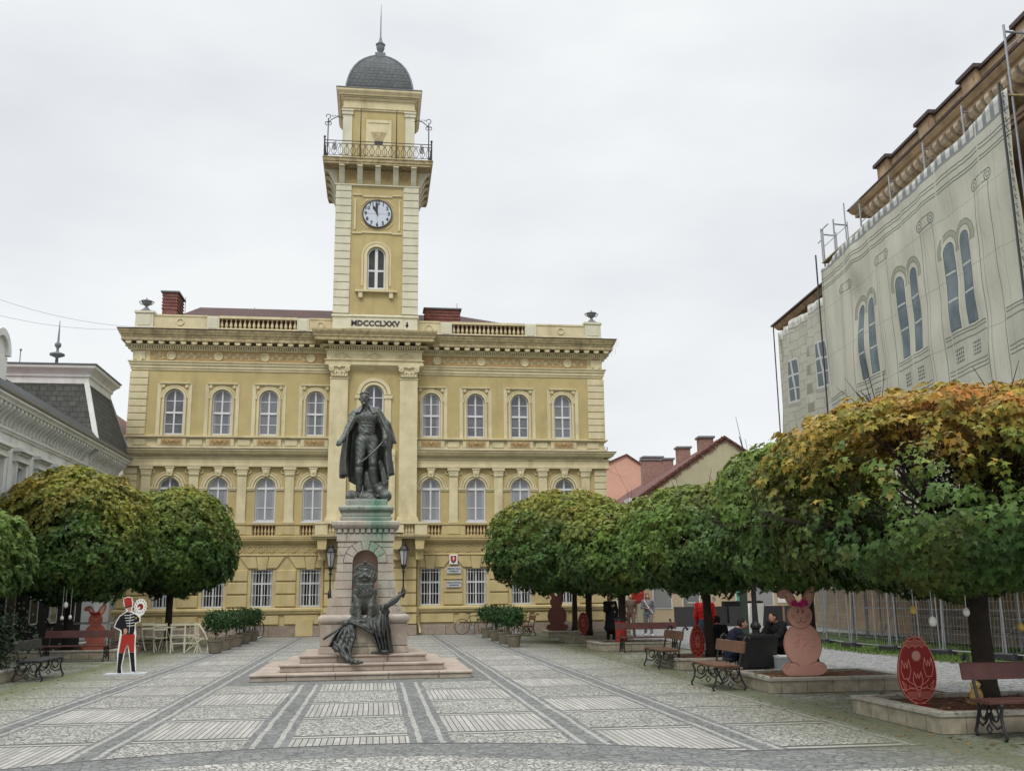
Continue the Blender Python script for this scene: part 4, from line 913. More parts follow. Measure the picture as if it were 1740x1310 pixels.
# ================================================================ monument
def stonegreen(name, col):
    m_, nt, b, vec = mstart(name, False); x, y, z = sepv(vec); c = Vector(col)
    n1 = noise(vec, 3, 6, .65); base = cmix(ramp(n1, (.3, 0.), (.7, 1.)), tuple(c*.72), tuple(c*1.12)); base = cmix(ramp(noise(vec, 6, 8, .75), (.56, 0.), (.64, .75)), base, tuple(c*.3))
    base = cmix(ramp(noise(mapv(vec, (1.5,1.5,.2)), 2.5, 6, .7), (.52, 0.), (.68, .55)), base, (.13,.12,.10)); base = cmix(ramp(noise(mapv(vec, loc=(4,2,7)), 2.2, 4, .6), (.5, 0.), (.62, .4)), base, (.42,.31,.25))
    gx = 1-S.m('MULTIPLY', (x-.27+((z-3.4)*-.05)).abs(), 2.6, clamp=True); gz = S.m('MULTIPLY', z-1.7, .8, clamp=True)
    ga = S.m('MULTIPLY', gx*gz*(.35+ramp(noise(mapv(vec, (3,3,.8)), 3, 6, .7), (.4, 0.), (.6, 1.))), 1.25, clamp=True); base = cmix(ga, base, (.17,.27,.20))
    gd = S.m('MULTIPLY', (1-S.m('MULTIPLY', (x-.24).abs(), 5, clamp=True))*S.m('MULTIPLY', z-2.9, 1.6, clamp=True), 1.0); base = cmix(gd*ramp(noise(mapv(vec, (5,5,1.)), 4, 6, .7), (.42, 0.), (.55, .9)), base, (.035,.15,.10))
    setc(nt, b, base); b.inputs['Roughness'].default_value = .85; setbump(nt, b, noise(vec, 24, 5, .7), .4); return m_
SG = stonegreen('monument_stone', (.46,.415,.35)); SGU = stonegreen('greened_stone', (.30,.33,.28))
MO = empty('monument', (-.24, 24.0, 0), 0, 'pink and grey stone monument pedestal on three steps in the square', 'pedestal')
def step(h, z0, z1, cuts):
    mb = MB(); j = .012; c = [-h]+cuts+[h]
    for a, b in zip(c, c[1:]):
        mb.cbox(a+j/2, b-j/2, -h, -h+.5, z0, z1-.045, .012); mb.cbox(a+j/2-(.0 if a > -h else .03), b-j/2+(.0 if b < h else .03), -h-.03, -h+.5, z1-.045, z1, .01)
    for s in (-1, 1):
        a, b = sorted((s*h, s*(h-.5))); 
        for q in range(4): y0 = -h+.5+q*(2*h-.5)/4; mb.box(a, b, y0+.006, y0+(2*h-.5)/4-.006, z0, z1)
    mb.box(-h+.02, h-.02, -h+.03, h-.03, z0, z1-.004); return split_build(mb, 'step', M['steps'], MO)[0]
step(2.29, 0, .145, [-1.55, -.55, .55, 1.6]); step(1.74, .145, .30, [-.62, .45]); step(1.36, .30, .465, [-.55, .53])
mb = MB(); rows = [(.465,.62,.99),(.625,1.11,.965)]
for z0, z1, h in rows:
    for s in (-1, 1): a, b = sorted((s*.3, s*h)); mb.cbox(a, b, -h, h, z0, z1-.006, .012)
mb.box(-.3, .3, -.93, .93, .465, 1.1); split_build(mb, 'base_block', M['steps'], MO, gap=.01)
mb = MB().sweep([(-.9,-.9),(.9,-.9),(.9,.9),(-.9,.9)], [(0,1.11),(.05,1.11)]+[(.05+.07*math.cos(a), 1.21+.09*math.sin(a)) for a in [R(-80+20*k) for k in range(9)]]+[(.0,1.31)], closed=True)
mb.face([(-.9,-.9,1.3),(.9,-.9,1.3),(.9,.9,1.3),(-.9,.9,1.3)]); mb.build('torus_moulding', SG, MO, smooth=False)
# battered courses with the niche
NW, NZ = .29, 2.46
co = [1.31,1.50,1.69,1.88,2.07,2.26,2.45,2.63,2.82,2.93]; hw = [.85,.80,.745,.70,.665,.645,.635,.635,.635,.635]
mb = MB(); vs = MB()
for i, (z0, z1) in enumerate(zip(co, co[1:])):
    h = hw[i]; z1 -= .014
    for s in (-1, 1):
        def inner(z):
            if z < NZ-.12: return NW
            r = .50; d = z-NZ; return math.sqrt(max(0, r*r-d*d)) if d < r and d > 0 else (r if d <= 0 else 0)
        zz = [z0+(z1-z0)*k/4 for k in range(5)]
        if z0 < NZ-.12: ii = [(NW, z) for z in zz]
        else: ii = [(max(.001, inner(z)+.008), z) for z in zz]
        if inner(z1) > h: continue
        poly = [(a, z) for a, z in ii]+[(h-.015, z1), (h, z1-.02), (h, z0+.02), (h-.015, z0)]
        if s < 0: poly = [(-a, z) for a, z in poly]; 
        else: poly = poly[::-1]
        if s < 0: pass
        mb.prism(poly, -h, h if i < 99 else 0)
        if i % 2 == 0 and z0 < NZ-.12 : pass
n = 7
for k in range(n):
    a0, a1 = math.pi*k/n+.02, math.pi*(k+1)/n-.02; vs.band(0, NZ, NW, .49, -.665, -.3, a0, a1, 5)
split_build(mb, 'course', SG, MO, gap=-.002); vs.build('voussoir', SG, MO)
mb = MB().box(-.62, .62, -.26, .62, 1.3, 2.95); mb.box(-.62, -.29, -.6, -.26, 1.3, 2.95); mb.box(.29, .62, -.6, -.26, 1.3, 2.95)
arc = [(NW*math.cos(math.pi*i/14), NZ+NW*math.sin(math.pi*i/14)) for i in range(15)]; mb.prism([(-NW-.001,2.95)]+[(a, z) for a, z in arc[::-1]][::1]+[(NW+.001,2.95)] if False else [(NW,NZ),(NW,2.95),(-NW,2.95)]+arc[::-1][0:], -.6, -.26)
mb.build('niche', M['nichem'], MO)
mb = MB().cbox(-.635, .635, -.64, .64, 2.93, 3.13, .008)
split_build(mb, 'frieze', SG, MO); 
mb = MB()
for a, b in ((-.66,-.44),(-.43,.38),(.39,.66)): mb.cbox(a, b, -.665, -.6, 2.945, 3.12, .008)
mb.build('frieze_block', SG, MO)
mb = MB().box(-.6, .6, -.62, .62, 3.12, 3.25)
for i in range(10): x = -.6+i*.133; mb.box(x-.042, x+.042, -.70, -.6, 3.145, 3.235); [mb.box(*sorted((s*.6, s*.70)), x-.042, x+.042, 3.145, 3.235) for s in (-1, 1)]
mb.build('dentils', SG, MO)
sq = [(-.6,-.6),(.6,-.6),(.6,.6),(-.6,.6)]
mb = MB().sweep(sq, [(0,3.24),(.12,3.245),(.14,3.27),(.17,3.30),(.18,3.33),(.18,3.385),(.05,3.42),(0,3.43)], closed=True); mb.face([(-.6,-.6,3.43),(.6,-.6,3.43),(.6,.6,3.43),(-.6,.6,3.43)]); mb.build('cornice', SG, MO)
mb = MB().cbox(-.6, .6, -.6, .6, 3.43, 3.52, .02); mb.cbox(-.57, .57, -.57, .57, 3.52, 3.63, .02); mb.build('upper_block', SGU, MO)
sq = [(-.45,-.45),(.45,-.45),(.45,.45),(-.45,.45)]
mb = MB().sweep(sq, [(.08,3.62),(.1,3.65),(.18,3.68),(.19,3.71),(.19,3.735),(.1,3.77),(.06,3.79),(0,3.8)], closed=True); mb.face([(-.45,-.45,3.8),(.45,-.45,3.8),(.45,.45,3.8),(-.45,.45,3.8)]); mb.build('upper_cornice', SGU, MO)
MB().cbox(-.49, .49, -.49, .49, 3.78, 3.93, .02).build('top_block', SGU, MO)
mb = MB().cbox(-.31, .33, -1.25, -.8, .62, 1.11, .015); mb.cbox(-.34, .36, -1.28, -.8, .465, .612, .015); split_build(mb, 'lion_plinth', M['planter'], MO, gap=-.001)
mb = MB()
mb.add([(.01,-1.252,.66),(.03,-1.256,.72),(0,-1.256,.76),(-.02,-1.252,.7)], [(0,1,2,3)])
# ---------------------------------------------------------------- bronze general
BZ = M['bronze']
GE = empty('bronze_statue', (-.24, 24.0, 3.93), 0, 'dark bronze general in a cloak holding a sabre, standing on the monument', 'statue')
J = dict(hd=(-.10,-.10,2.46), nk=(-.075,-.03,2.25), ch=(-.03,0,1.98), ws=(-.03,-.01,1.66), pv=(-.02,0,1.48),
 sl=(-.30,0,2.12), sr=(.22,.0,2.13), el=(-.46,-.08,1.76), er=(.40,-.02,1.74), wl=(-.60,-.22,1.44), wr=(.41,-.20,1.46),
 hl=(-.15,0,1.42), hr=(.12,0,1.42), kl=(-.20,-.08,.86), kr=(.13,-.10,.86), al=(-.19,.04,.24), ar=(.21,-.02,.24), tl=(-.24,-.2,.13), tr=(.27,-.24,.12))
P = []
def seg(a, b, r1, r2, k=.04): P.append(rc(J[a] if isinstance(a, str) else a, J[b] if isinstance(b, str) else b, r1, r2, k))
P += [el((-.03,-.03,1.98), (.255,.155,.24), .03), el((-.04,-.03,1.72), (.215,.14,.2), .06), el((-.02,0,1.5), (.24,.16,.16), .06)]
P += [el((-.14,-.13,2.03), (.13,.06,.1), .05), el((.08,-.13,2.03), (.13,.06,.1), .05)]
P += [rc((-.24,.02,2.15), (.17,.02,2.16), .1, .1, .06), rc(J['nk'], (-.09,-.05,2.36), .08, .075, .04)]
seg('sl','el',.105,.085); seg('el','wl',.085,.055); seg('sr','er',.105,.085); seg('er','wr',.085,.058)
seg('hl','kl',.155,.095,.05); seg('kl','al',.088,.06,.03); seg('hr','kr',.155,.095,.05); seg('kr','ar',.088,.06,.03)
for s, q in (('l',-1),('r',1)):
    a, t = np.array(J['a'+s]), np.array(J['t'+s]); P += [rc(a+[0,.02,-.1], t+[0,0,-.03], .065, .05, .03), rc(t+[0,0,-.03], t+[0,-.06,-.035], .052, .038, .02), el(a+[0,.05,-.13], (.05,.06,.06), .02)]
    k_ = np.array(J['k'+s]); P += [rc(k_+[0,0,-.12], k_+[0,0,-.17], .105, .1, .015), rc(k_+[0,.01,-.2], a+[0,0,.03], .098, .072, .02), el(k_+[0,-.07,.02], (.06,.05,.07), .03)]
# belt, tunic hem, sleeves
P += [el((-.035,-.02,1.655), (.222,.15,.035), .012), el((-.04,-.17,1.655), (.035,.02,.035), .008)]
for z in (2.1, 2.02, 1.94, 1.86, 1.78): P.append(rc((-.16,-.165,z+.01), (.10,-.165,z+.0), .012, .012, .012))
P += [rc((-.22,-.06,1.56), (-.05,-.17,1.62), .02, .02, .02), rc((.19,-.06,1.56), (0,-.17,1.62), .02, .02, .02), rc(J['wl'], np.array(J['wl'])+[.02,.02,.05], .07, .072, .01), rc(J['wr'], np.array(J['wr'])+[0,.02,.06], .072, .075, .01)]
# head
h = np.array(J['hd']); hp0 = len(P); P += [el(h+[0,.02,.03], (.105,.13,.125), .02), el(h+[-.005,-.05,-.04], (.078,.085,.11), .03), rc(h+[-.008,-.125,.03], h+[-.01,-.158,-.02], .014, .022, .012), rc(h+[-.055,-.11,.045], h+[.04,-.112,.045], .02, .02, .012),
 cut(h+[-.042,-.135,.02], (.022,.02,.016)), cut(h+[.026,-.137,.02], (.022,.02,.016)), el(h+[-.042,-.118,.02], (.014,.012,.011), .004), el(h+[.026,-.12,.02], (.014,.012,.011), .004),
 rc(h+[-.01,-.142,-.052], h+[-.065,-.115,-.072], .018, .008, .006), rc(h+[-.01,-.142,-.052], h+[.045,-.118,-.072], .018, .008, .006), rc(h+[-.03,-.13,-.088], h+[.012,-.13,-.088], .009, .009, .006), el(h+[-.008,-.118,-.125], (.035,.03,.03), .015),
 el(h+[-.105,.0,0], (.015,.028,.036), .008), el(h+[.105,.01,0], (.015,.028,.036), .008)]
for a in range(9): t = a/8*math.pi; P.append(el(h+[-.068*math.cos(t), .0-.06*math.sin(t), .10+.03*math.sin(t)], (.030,.038,.024), .03))
for i in range(hp0, len(P)): q = P[i]; P[i] = ('rc', h+(q[1]-h)*1.13, h+(q[2]-h)*1.13, q[3]*1.13, q[4]*1.13, q[5]) if q[0] == 'rc' else (q[0], h+(q[1]-h)*1.13, q[2]*1.13, q[3], q[4])
# hands
def fist(w, d, r=1.35, side=1):
    w, d = np.array(w), np.array(d, float); d /= np.linalg.norm(d); u = np.cross(d, [0,0,1.]); u /= np.linalg.norm(u); v = np.cross(u, d); o = [rc(w, w+d*.085*r, .036*r, .044*r, .02)]; p = w+d*.10*r
    for i in range(4):
        b = p+u*(i-1.5)*.024*r*side; L = (.9,1,.95,.8)[i]; m_ = b+d*.042*r*L-v*.018*r; o += [rc(b, m_, .0125*r, .012*r, .006), rc(m_, m_-v*.03*r-d*.012*r, .012*r, .011*r, .005), rc(m_-v*.03*r-d*.012*r, m_-v*.034*r-d*.035*r, .011*r, .010*r, .005)]
    tb = w+d*.04*r-u*side*.036*r; o += [rc(tb, tb+d*.04*r-u*side*.02*r-v*.01*r, .015*r, .013*r, .008), rc(tb+d*.04*r-u*side*.02*r-v*.01*r, tb+d*.07*r-v*.03*r, .013*r, .011*r, .006)]; return o
P += fist(J['wl'], (-.55,-.45,-.5)); P += fist(J['wr'], (-.15,-.5,-.75), side=-1)
fold = lambda X, Y, Z: 0.0025*np.sin(Z*26+8*np.sin(X*7+Z*3+1)+4*np.sin(Z*11))*np.exp(-((Z-1.1)/.5)**2)+.003*np.sin(X*60+Z*45+Y*40)
body = sculpt('body', P, .0135, BZ, GE, disp=fold)
def cloak(u, v):                                                    # u round the back, v down
    th = R(-128+256*u); z = 2.26-1.74*v; w = .17+.30*min(1, v*3.2)**.7+.12*v; d = .14+.16*min(1, v*3)+.12*v
    if math.sin(th) > 0: w += .06*math.exp(-((v-.42)/.2)**2)
    f = (.012+.05*v)*math.sin(th*9+2.2*math.sin(v*3))+(.02*v)*math.sin(th*17+1); x = math.sin(th)*(w+f)-.03; y = math.cos(th)*(d+f)+.03
    return (x, y, z-.07*v*math.cos(th*2.0)+.05*v*math.sin(th*5))
sheet('cloak', BZ, GE, cloak, 90, 40, .035)
def collar(u, v):
    th = R(-150+300*u); r = .12+.16*v; return (math.sin(th)*r*1.05-.055, math.cos(th)*r*.85+.0, 2.31-.19*v+.03*math.cos(th)+.012*math.sin(th*7)*v)
sheet('cloak_collar', BZ, GE, collar, 50, 8, .03)
sculpt('thrown_cloak_end', [rc((.2,.0,2.2), (.42,.05,1.85), .09, .12, .05), rc((.42,.05,1.85), (.55,.1,1.5), .12, .11, .05), rc((.5,.1,1.6), (.66,.05,1.42), .09, .03, .03), rc((.55,.1,1.5), (.48,.12,1.2), .1, .07, .05), rc((-.3,.03,2.17), (-.46,.03,2.09), .07, .02, .03), rc((-.33,.05,2.1), (-.47,.06,1.75), .08, .07, .05)], .016, BZ, GE, disp=lambda X, Y, Z: .014*np.sin(X*45+Z*22)*np.cos(Y*20+Z*12))
pts = []
for k in range(15): t = k/14; pts.append((.39-.58*t, -.30-.14*math.sin(t*2.6)*.6, 1.42-.56*t-.05*math.sin(t*math.pi)*1.0))
sb = MB().tube(pts, [.016+.010*math.sin(min(1, .2+k/14)*2.6) for k in range(15)], 8).build('sabre', BZ, GE, smooth=True)
MB().tube([(.39,-.30,1.42), (.45,-.26,1.52)], .022, 8).tube([(.33,-.30,1.40),(.37,-.36,1.44),(.44,-.33,1.54),(.46,-.27,1.55)], .011, 6).build('hilt', BZ, sb, smooth=True)
G_ = [el((0,0,0), (.47,.36,.10), .04), el((-.33,-.12,.1), (.17,.17,.15), .04), el((.05,-.05,.1), (.22,.2,.13), .05), el((.1,.15,.35), (.2,.16,.34), .06), el((0,.1,.5), (.12,.1,.25), .06), el((.36,.14,.22), (.14,.14,.2), .06)]
sculpt('rocky_plinth', G_, .02, BZ, GE, disp=lambda X, Y, Z: .012*np.sin(X*23+Z*9)*np.sin(Y*19+X*7)*1.5)
sculpt('cannon_barrel', [rc((.22,-.02,.34), (.42,-.26,.12), .10, .115, .01), rc((.40,-.235,.14), (.44,-.29,.09), .14, .145, .01), cut((.455,-.335,.075), (.085,.085,.085), .01), rc((.3,-.11,.26), (.31,-.125,.25), .125, .125, .01)], .014, BZ, GE)
sculpt('plumed_shako', [rc((.34,.06,.8), (.40,.0,.62), .075, .10, .02)]+[rc((.30,.0,.92), (.34+.05*k,-.03,.72-.04*k), .05, .04, .03) for k in range(4)]+[rc((.34+.02*k,-.08,.75), (.38+.035*k,-.10,.38+.02*k), .03, .035, .01) for k in range(4)]+[rc((.42,-.02,.4), (.40,-.02,.28), .09, .11, .03)], .014, BZ, GE, disp=lambda X, Y, Z: .005*np.sin(X*110+Z*30))
# ---------------------------------------------------------------- lion with flag
LI = empty('bronze_lion', (-.235, 23.03, 1.1), 0, 'dark bronze seated lion wearing a laurel wreath in the monument niche', 'statue')
def Lp(*a): return rc(*a)
L_ = [el((0,.10,.55), (.20,.20,.34), .08), el((0,.0,.72), (.19,.17,.26), .08), el((0,-.03,1.05), (.205,.17,.25), .05), el((0,.02,1.12), (.175,.15,.2), .04)]
for s in (-1, 1):
    L_ += [Lp((s*.13,-.02,.72), (s*.115,-.10,.40), .095, .068, .05), Lp((s*.115,-.10,.40), (s*.095,-.13,.14), .066, .052, .03), el((s*.095,-.2,.085), (.072,.10,.055), .03), el((s*.17,.10,.30), (.095,.2,.20), .06), Lp((s*.2,.0,.12), (s*.2,-.16,.08), .07,.055,.03)]
    for t in range(4): L_.append(el((s*.095+(t-1.5)*.031, -.275, .07), (.017,.032,.03), .006))
    L_ += [el((s*.135,-.02,1.28), (.035,.025,.04), .012), el((s*.052,-.185,1.06), (.058,.055,.045), .02), Lp((s*.04,-.16,1.17), (s*.09,-.13,1.18), .02,.018,.01), cut((s*.058,-.19,1.145), (.024,.02,.014), .01), el((s*.058,-.175,1.145), (.013,.012,.011), .003)]
L_ += [el((0,-.12,1.13), (.12,.09,.12), .03), Lp((0,-.14,1.19), (0,-.225,1.10), .035,.032,.02), el((0,-.235,1.10), (.034,.02,.02), .006), el((0,-.17,1.0), (.06,.06,.035), .02), cut((0,-.22,1.035), (.075,.03,.012), .006), el((0,-.17,1.22), (.08,.05,.05), .03)]

for a in range(22):
    t = R(-165+330*a/21); x, z = math.sin(t), math.cos(t)
    L_.append(Lp((x*.14,-.10,1.12+z*.14), (x*.215,-.05,1.04+z*.16), .03, .02, .02))
for a in range(16): x = -.16+.32*(a % 8)/7; L_.append(Lp((x*.8,-.13-.03*(a//8),.98-.10*(a//8)), (x*.6+.02*math.sin(a*3),-.15,.78-.16*(a//8)), .032, .014, .015))
sculpt('body', L_, .012, BZ, LI, disp=lambda X, Y, Z: np.where(Z > .55, .008, .003)*np.sin(X*75+9*np.sin(Z*8)+Y*30)*np.sin(Z*20+4*X+2))
LI.scale = (1.24, 1.05, .97)
wr = MB()
for k in range(15):
    t = math.pi*k/14; c = Vector((.165*math.cos(t), -.10-.02*math.sin(t), 1.24+.11*math.sin(t))); wr.ball(c, (.03,.04,.022), 6, 4)
    d = Vector((math.cos(t+.5), -.3, math.sin(t+.5)))*.045; wr.tube([c, c+d], [.018,.004], 5)
wr.ball((0,-.15,1.40), (.03,.03,.035)); wr.build('laurel_wreath', BZ, LI, smooth=True)
BZ2 = mat('shaded_drapery_bronze', (.038,.041,.037), .42, .5, 7, .5, 30, metal=.15, spec=.6, streak=.6, dark=(.10,.13,.11))  # darker copy of the bronze, shade of the folds put into its colour
FL = empty('bronze_flag', (-.24, 23.0, 0), 0, 'bronze drapery and furled flag spread below the lion over its plinth', 'sculpture')
def drape(name, pts, n, amp, r, k=.03, seed=0):
    rr = random.Random(seed); return pts
Q = [el((.44,-.30,1.44), (.10,.09,.09), .04), el((.5,-.32,1.36), (.07,.06,.08), .03), rc((.40,-.28,1.46), (.46,-.31,1.48), .06, .06, .04), el((.47,-.42,.52), (.10,.07,.045), .02), rc((.2,-.36,.50), (.5,-.4,.50), .03,.03,.02)]
sculpt('knot', Q, .0125, BZ2, FL, disp=lambda X, Y, Z: .008*np.sin(X*50+Z*30)*np.sin(X*13-Z*17))
MB().prism([(.44,1.42),(.52,1.44),(.72,1.56),(.80,1.66),(.93,1.83),(.76,1.74),(.62,1.66),(.50,1.56),(.42,1.50)], -.40, -.33).tube([(.44,-.36,1.46),(.64,-.38,1.60),(.93,-.38,1.83)], [.035,.03,.01], 8).tube([(.5,-.40,1.47),(.66,-.41,1.56),(.82,-.40,1.70)], [.02,.02,.006], 6).build('furled_flag', BZ2, FL, smooth=True)
def dr(T0, T1, B0, B1, nf, amp, sag=.0, bulge=.05, ph=0.):
    T0, T1, B0, B1 = map(Vector, (T0, T1, B0, B1))
    def f(u, v):
        p = T0.lerp(T1, u).lerp(B0.lerp(B1, u+.03*math.sin(v*9+u*4)), v); w = math.sin(u*nf*math.pi*2+ph+1.5*math.sin(v*2.5)+1.2*math.sin(u*5)); a = amp*(.35+.65*math.sin(min(1., v*1.3)*math.pi/2))
        return p+Vector((.3*a*math.cos(u*nf*6.28+v*3), -abs(w)**.7*math.copysign(1, w)*a-bulge*math.sin(math.pi*v), -sag*math.sin(math.pi*u)*(1-v*.5)))
    return f
sheet('falling_drapery', BZ2, FL, dr((.10,-.24,1.20), (.50,-.30,1.42), (.34,-.38,.50), (.66,-.34,.50), 5, .045, .05), 60, 30, .03)
sheet('swag_drapery', BZ2, FL, dr((.02,-.22,1.24), (.47,-.30,1.44), (.12,-.42,1.02), (.48,-.38,.78), 3, .04, .08, .06, 1.), 44, 20, .03)
sheet('plinth_drapery', BZ2, FL, dr((-.42,-.24,1.18), (.30,-.24,1.22), (-.22,-.37,1.12), (.42,-.40,.80), 3, .03, .0, .09, 2.), 50, 20, .03)
sheet('left_fall', BZ2, FL, dr((-.46,-.30,1.15), (-.16,-.32,1.16), (-.74,-.46,.66), (-.34,-.44,.44), 4, .05, .03, .05, .5), 50, 26, .03)
Q = [rc((-.42,-.30,1.16), (0,-.34,1.16), .05,.06,.04), rc((-.2,-.2,1.18), (.2,-.2,1.16), .07,.07,.05), rc((-.30,-.32,1.18), (-.05,-.41,1.06), .045,.03,.03), rc((-.05,-.41,1.06), (.2,-.43,.92), .035,.03,.03)]
for k in range(6):
    Q += [rc((-.40+.03*k,-.32,1.14), (-.48+.055*k,-.40-.04*(k%2),.85), .035,.045,.02), rc((-.48+.055*k,-.40-.04*(k%2),.85), (-.60+.055*k,-.48-.05*(k%2),.62-.035*k), .045,.05,.02)]
Q += [rc((-.52,-.5,.66), (-.36,-.62,.42), .07,.07,.04), rc((-.36,-.62,.42), (-.22,-.8,.34), .07,.05,.03), rc((-.62,-.46,.72), (-.60,-.52,.55), .05,.03,.03), rc((-.22,-.8,.34), (-.09,-.92,.335), .04,.045,.02), el((-.06,-.94,.335), (.07,.05,.035), .02), rc((-.3,-.35,1.05), (-.32,-.50,.62), .03,.03,.02), rc((-.32,-.50,.62), (-.25,-.62,.42), .03,.03,.02)]
sculpt('left_drapery', Q, .0125, BZ2, FL, disp=lambda X, Y, Z: .010*np.sin(X*60+Z*35)*np.sin(X*13-Z*17))
MB().tube([(-.35,-.34,1.14), (-.86,-.5,.80)], [.035,.022], 8).tube([(-.3,-.34,1.18),(-.45,-.38,1.09)], .045, 8).build('staff', BZ2, FL, smooth=True)
# ================================================================ church in scaffolding, on the right
CH = empty('church', (17.5, 26, 0), R(90-4.4), 'weathered ochre church with a bracketed cornice behind scaffolding and printed netting', 'church')
w = MB().box(-16, 7.7, -9, -1.0, 0, 16.0); w.build('wall', M['churchw'], CH)
def chp(prof, a=-16, b=7.7, y=-1.0): return MB().sweep([(b, y-5), (b, y), (a, y)], prof)
chp([(0,15.0),(.1,15.02),(.1,15.12),(.16,15.15),(.16,15.25),(0,15.27)]).build('string_course', M['churchw'], CH)
chp([(0,15.95),(.8,15.96),(.8,16.08),(.88,16.12),(.96,16.24),(.98,16.3),(0,16.42)]).build('cornice', M['churchw'], CH)
chp([(0,16.425),(.985,16.304),(1.02,16.31),(1.02,16.36),(0,16.48)]).build('cornice_flashing', M['redcap'], CH)
for i in range(30):                                                 # scrolled modillions under the cornice
    u = 7.35-i*.46; mb = MB(); pr_ = [(-1.0,15.2),(-.86,15.2),(-.76,15.3),(-.7,15.48),(-.55,15.58),(-.36,15.6),(-.2,15.68),(-.12,15.82),(-.14,15.95),(-1.0,15.95)]; n = len(pr_)
    mb.add([(u+s*.13, y, z) for s in (-1,1) for y, z in pr_], [tuple(range(n)), tuple(range(2*n-1,n-1,-1))]+[(k,k+n,(k+1)%n+n,(k+1)%n) for k in range(n)]); mb.build('modillion', M['churchl'], CH)
mb = MB()
for u0 in (6.9, 3.45, .45, -2.7, -6.0):
    mb.box(u0-.45, u0+.45, -1.5, -.72, 16.42, 17.55); mb.box(u0-.3, u0+.3, -.72, -.68, 16.6, 17.35)
split_build(mb, 'parapet_pier', M['churchw'], CH)
mb = MB()
for u0 in (6.9, 3.45, .45, -2.7, -6.0): mb.box(u0-.56, u0+.56, -1.6, -.6, 17.55, 17.68)
split_build(mb, 'pier_cap', M['redcap'], CH)
for a, b in ((3.9,6.45),(.9,3.0),(-2.25,0),(-5.55,-3.15),(-12,-6.45)):
    MB().box(a, b, -1.4, -.9, 16.42, 16.62).box(a, b, -1.4, -.88, 17.25, 17.5).build('parapet', M['churchw'], CH); MB().box(a, b, -1.5, -.78, 17.5, 17.6).build('parapet_coping', M['redcap'], CH)
    mb = MB(); n = int((b-a)/.27)
    for i in range(n): baluster(mb, a+(b-a)*(i+.5)/n, -1.1, 16.62, 17.25, .09)
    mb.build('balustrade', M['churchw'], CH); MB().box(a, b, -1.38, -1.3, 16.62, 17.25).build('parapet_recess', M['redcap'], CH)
mb = MB().box(-16, 7.5, -8.8, -1.6, 16.5, 16.6); mb.build('roof', M['redcap'], CH)
for u in (-4.2, -5.6, -7, -9): MB().box(u-.25, u+.25, -1.0, -.9, 11, 14).build('pilaster', M['churchw'], CH)
# rear wing with its own lower cornice and roof
MB().box(7.7, 22.6, -9, -2.6, 0, 15.0).build('rear_wing', M['churchw'], CH)
MB().sweep([(22.6,-8),(22.6,-2.6),(7.7,-2.6)], [(0,15.0),(.2,15.02),(.25,15.3),(.7,15.42),(.85,15.6),(.88,15.66),(0,15.8)]).build('rear_cornice', M['churchw'], CH)
MB().add([(7.8,-2.0,15.7),(22.9,-2.0,15.7),(22.9,-9,15.7),(7.8,-9,15.7),(7.8,-5.5,17.6),(19,-5.5,17.6)], [(0,1,5,4),(1,2,5),(2,3,4,5),(3,0,4)]).build('rear_roof', M['btile'], CH)
MB().sweep([(22.7,-8),(22.7,-2.5),(7.7,-2.5)], [(0,15.81),(.85,15.67),(.9,15.68),(.9,15.76),(0,15.9)]).build('rear_flashing', M['redcap'], CH)
MB().sweep([(7.7,-6),(7.7,-1.0),(-16,-1.0)], [(0,0),(.18,0),(.18,.9),(.12,.98),(0,1.0)]).build('plinth', M['sblock'], CH)
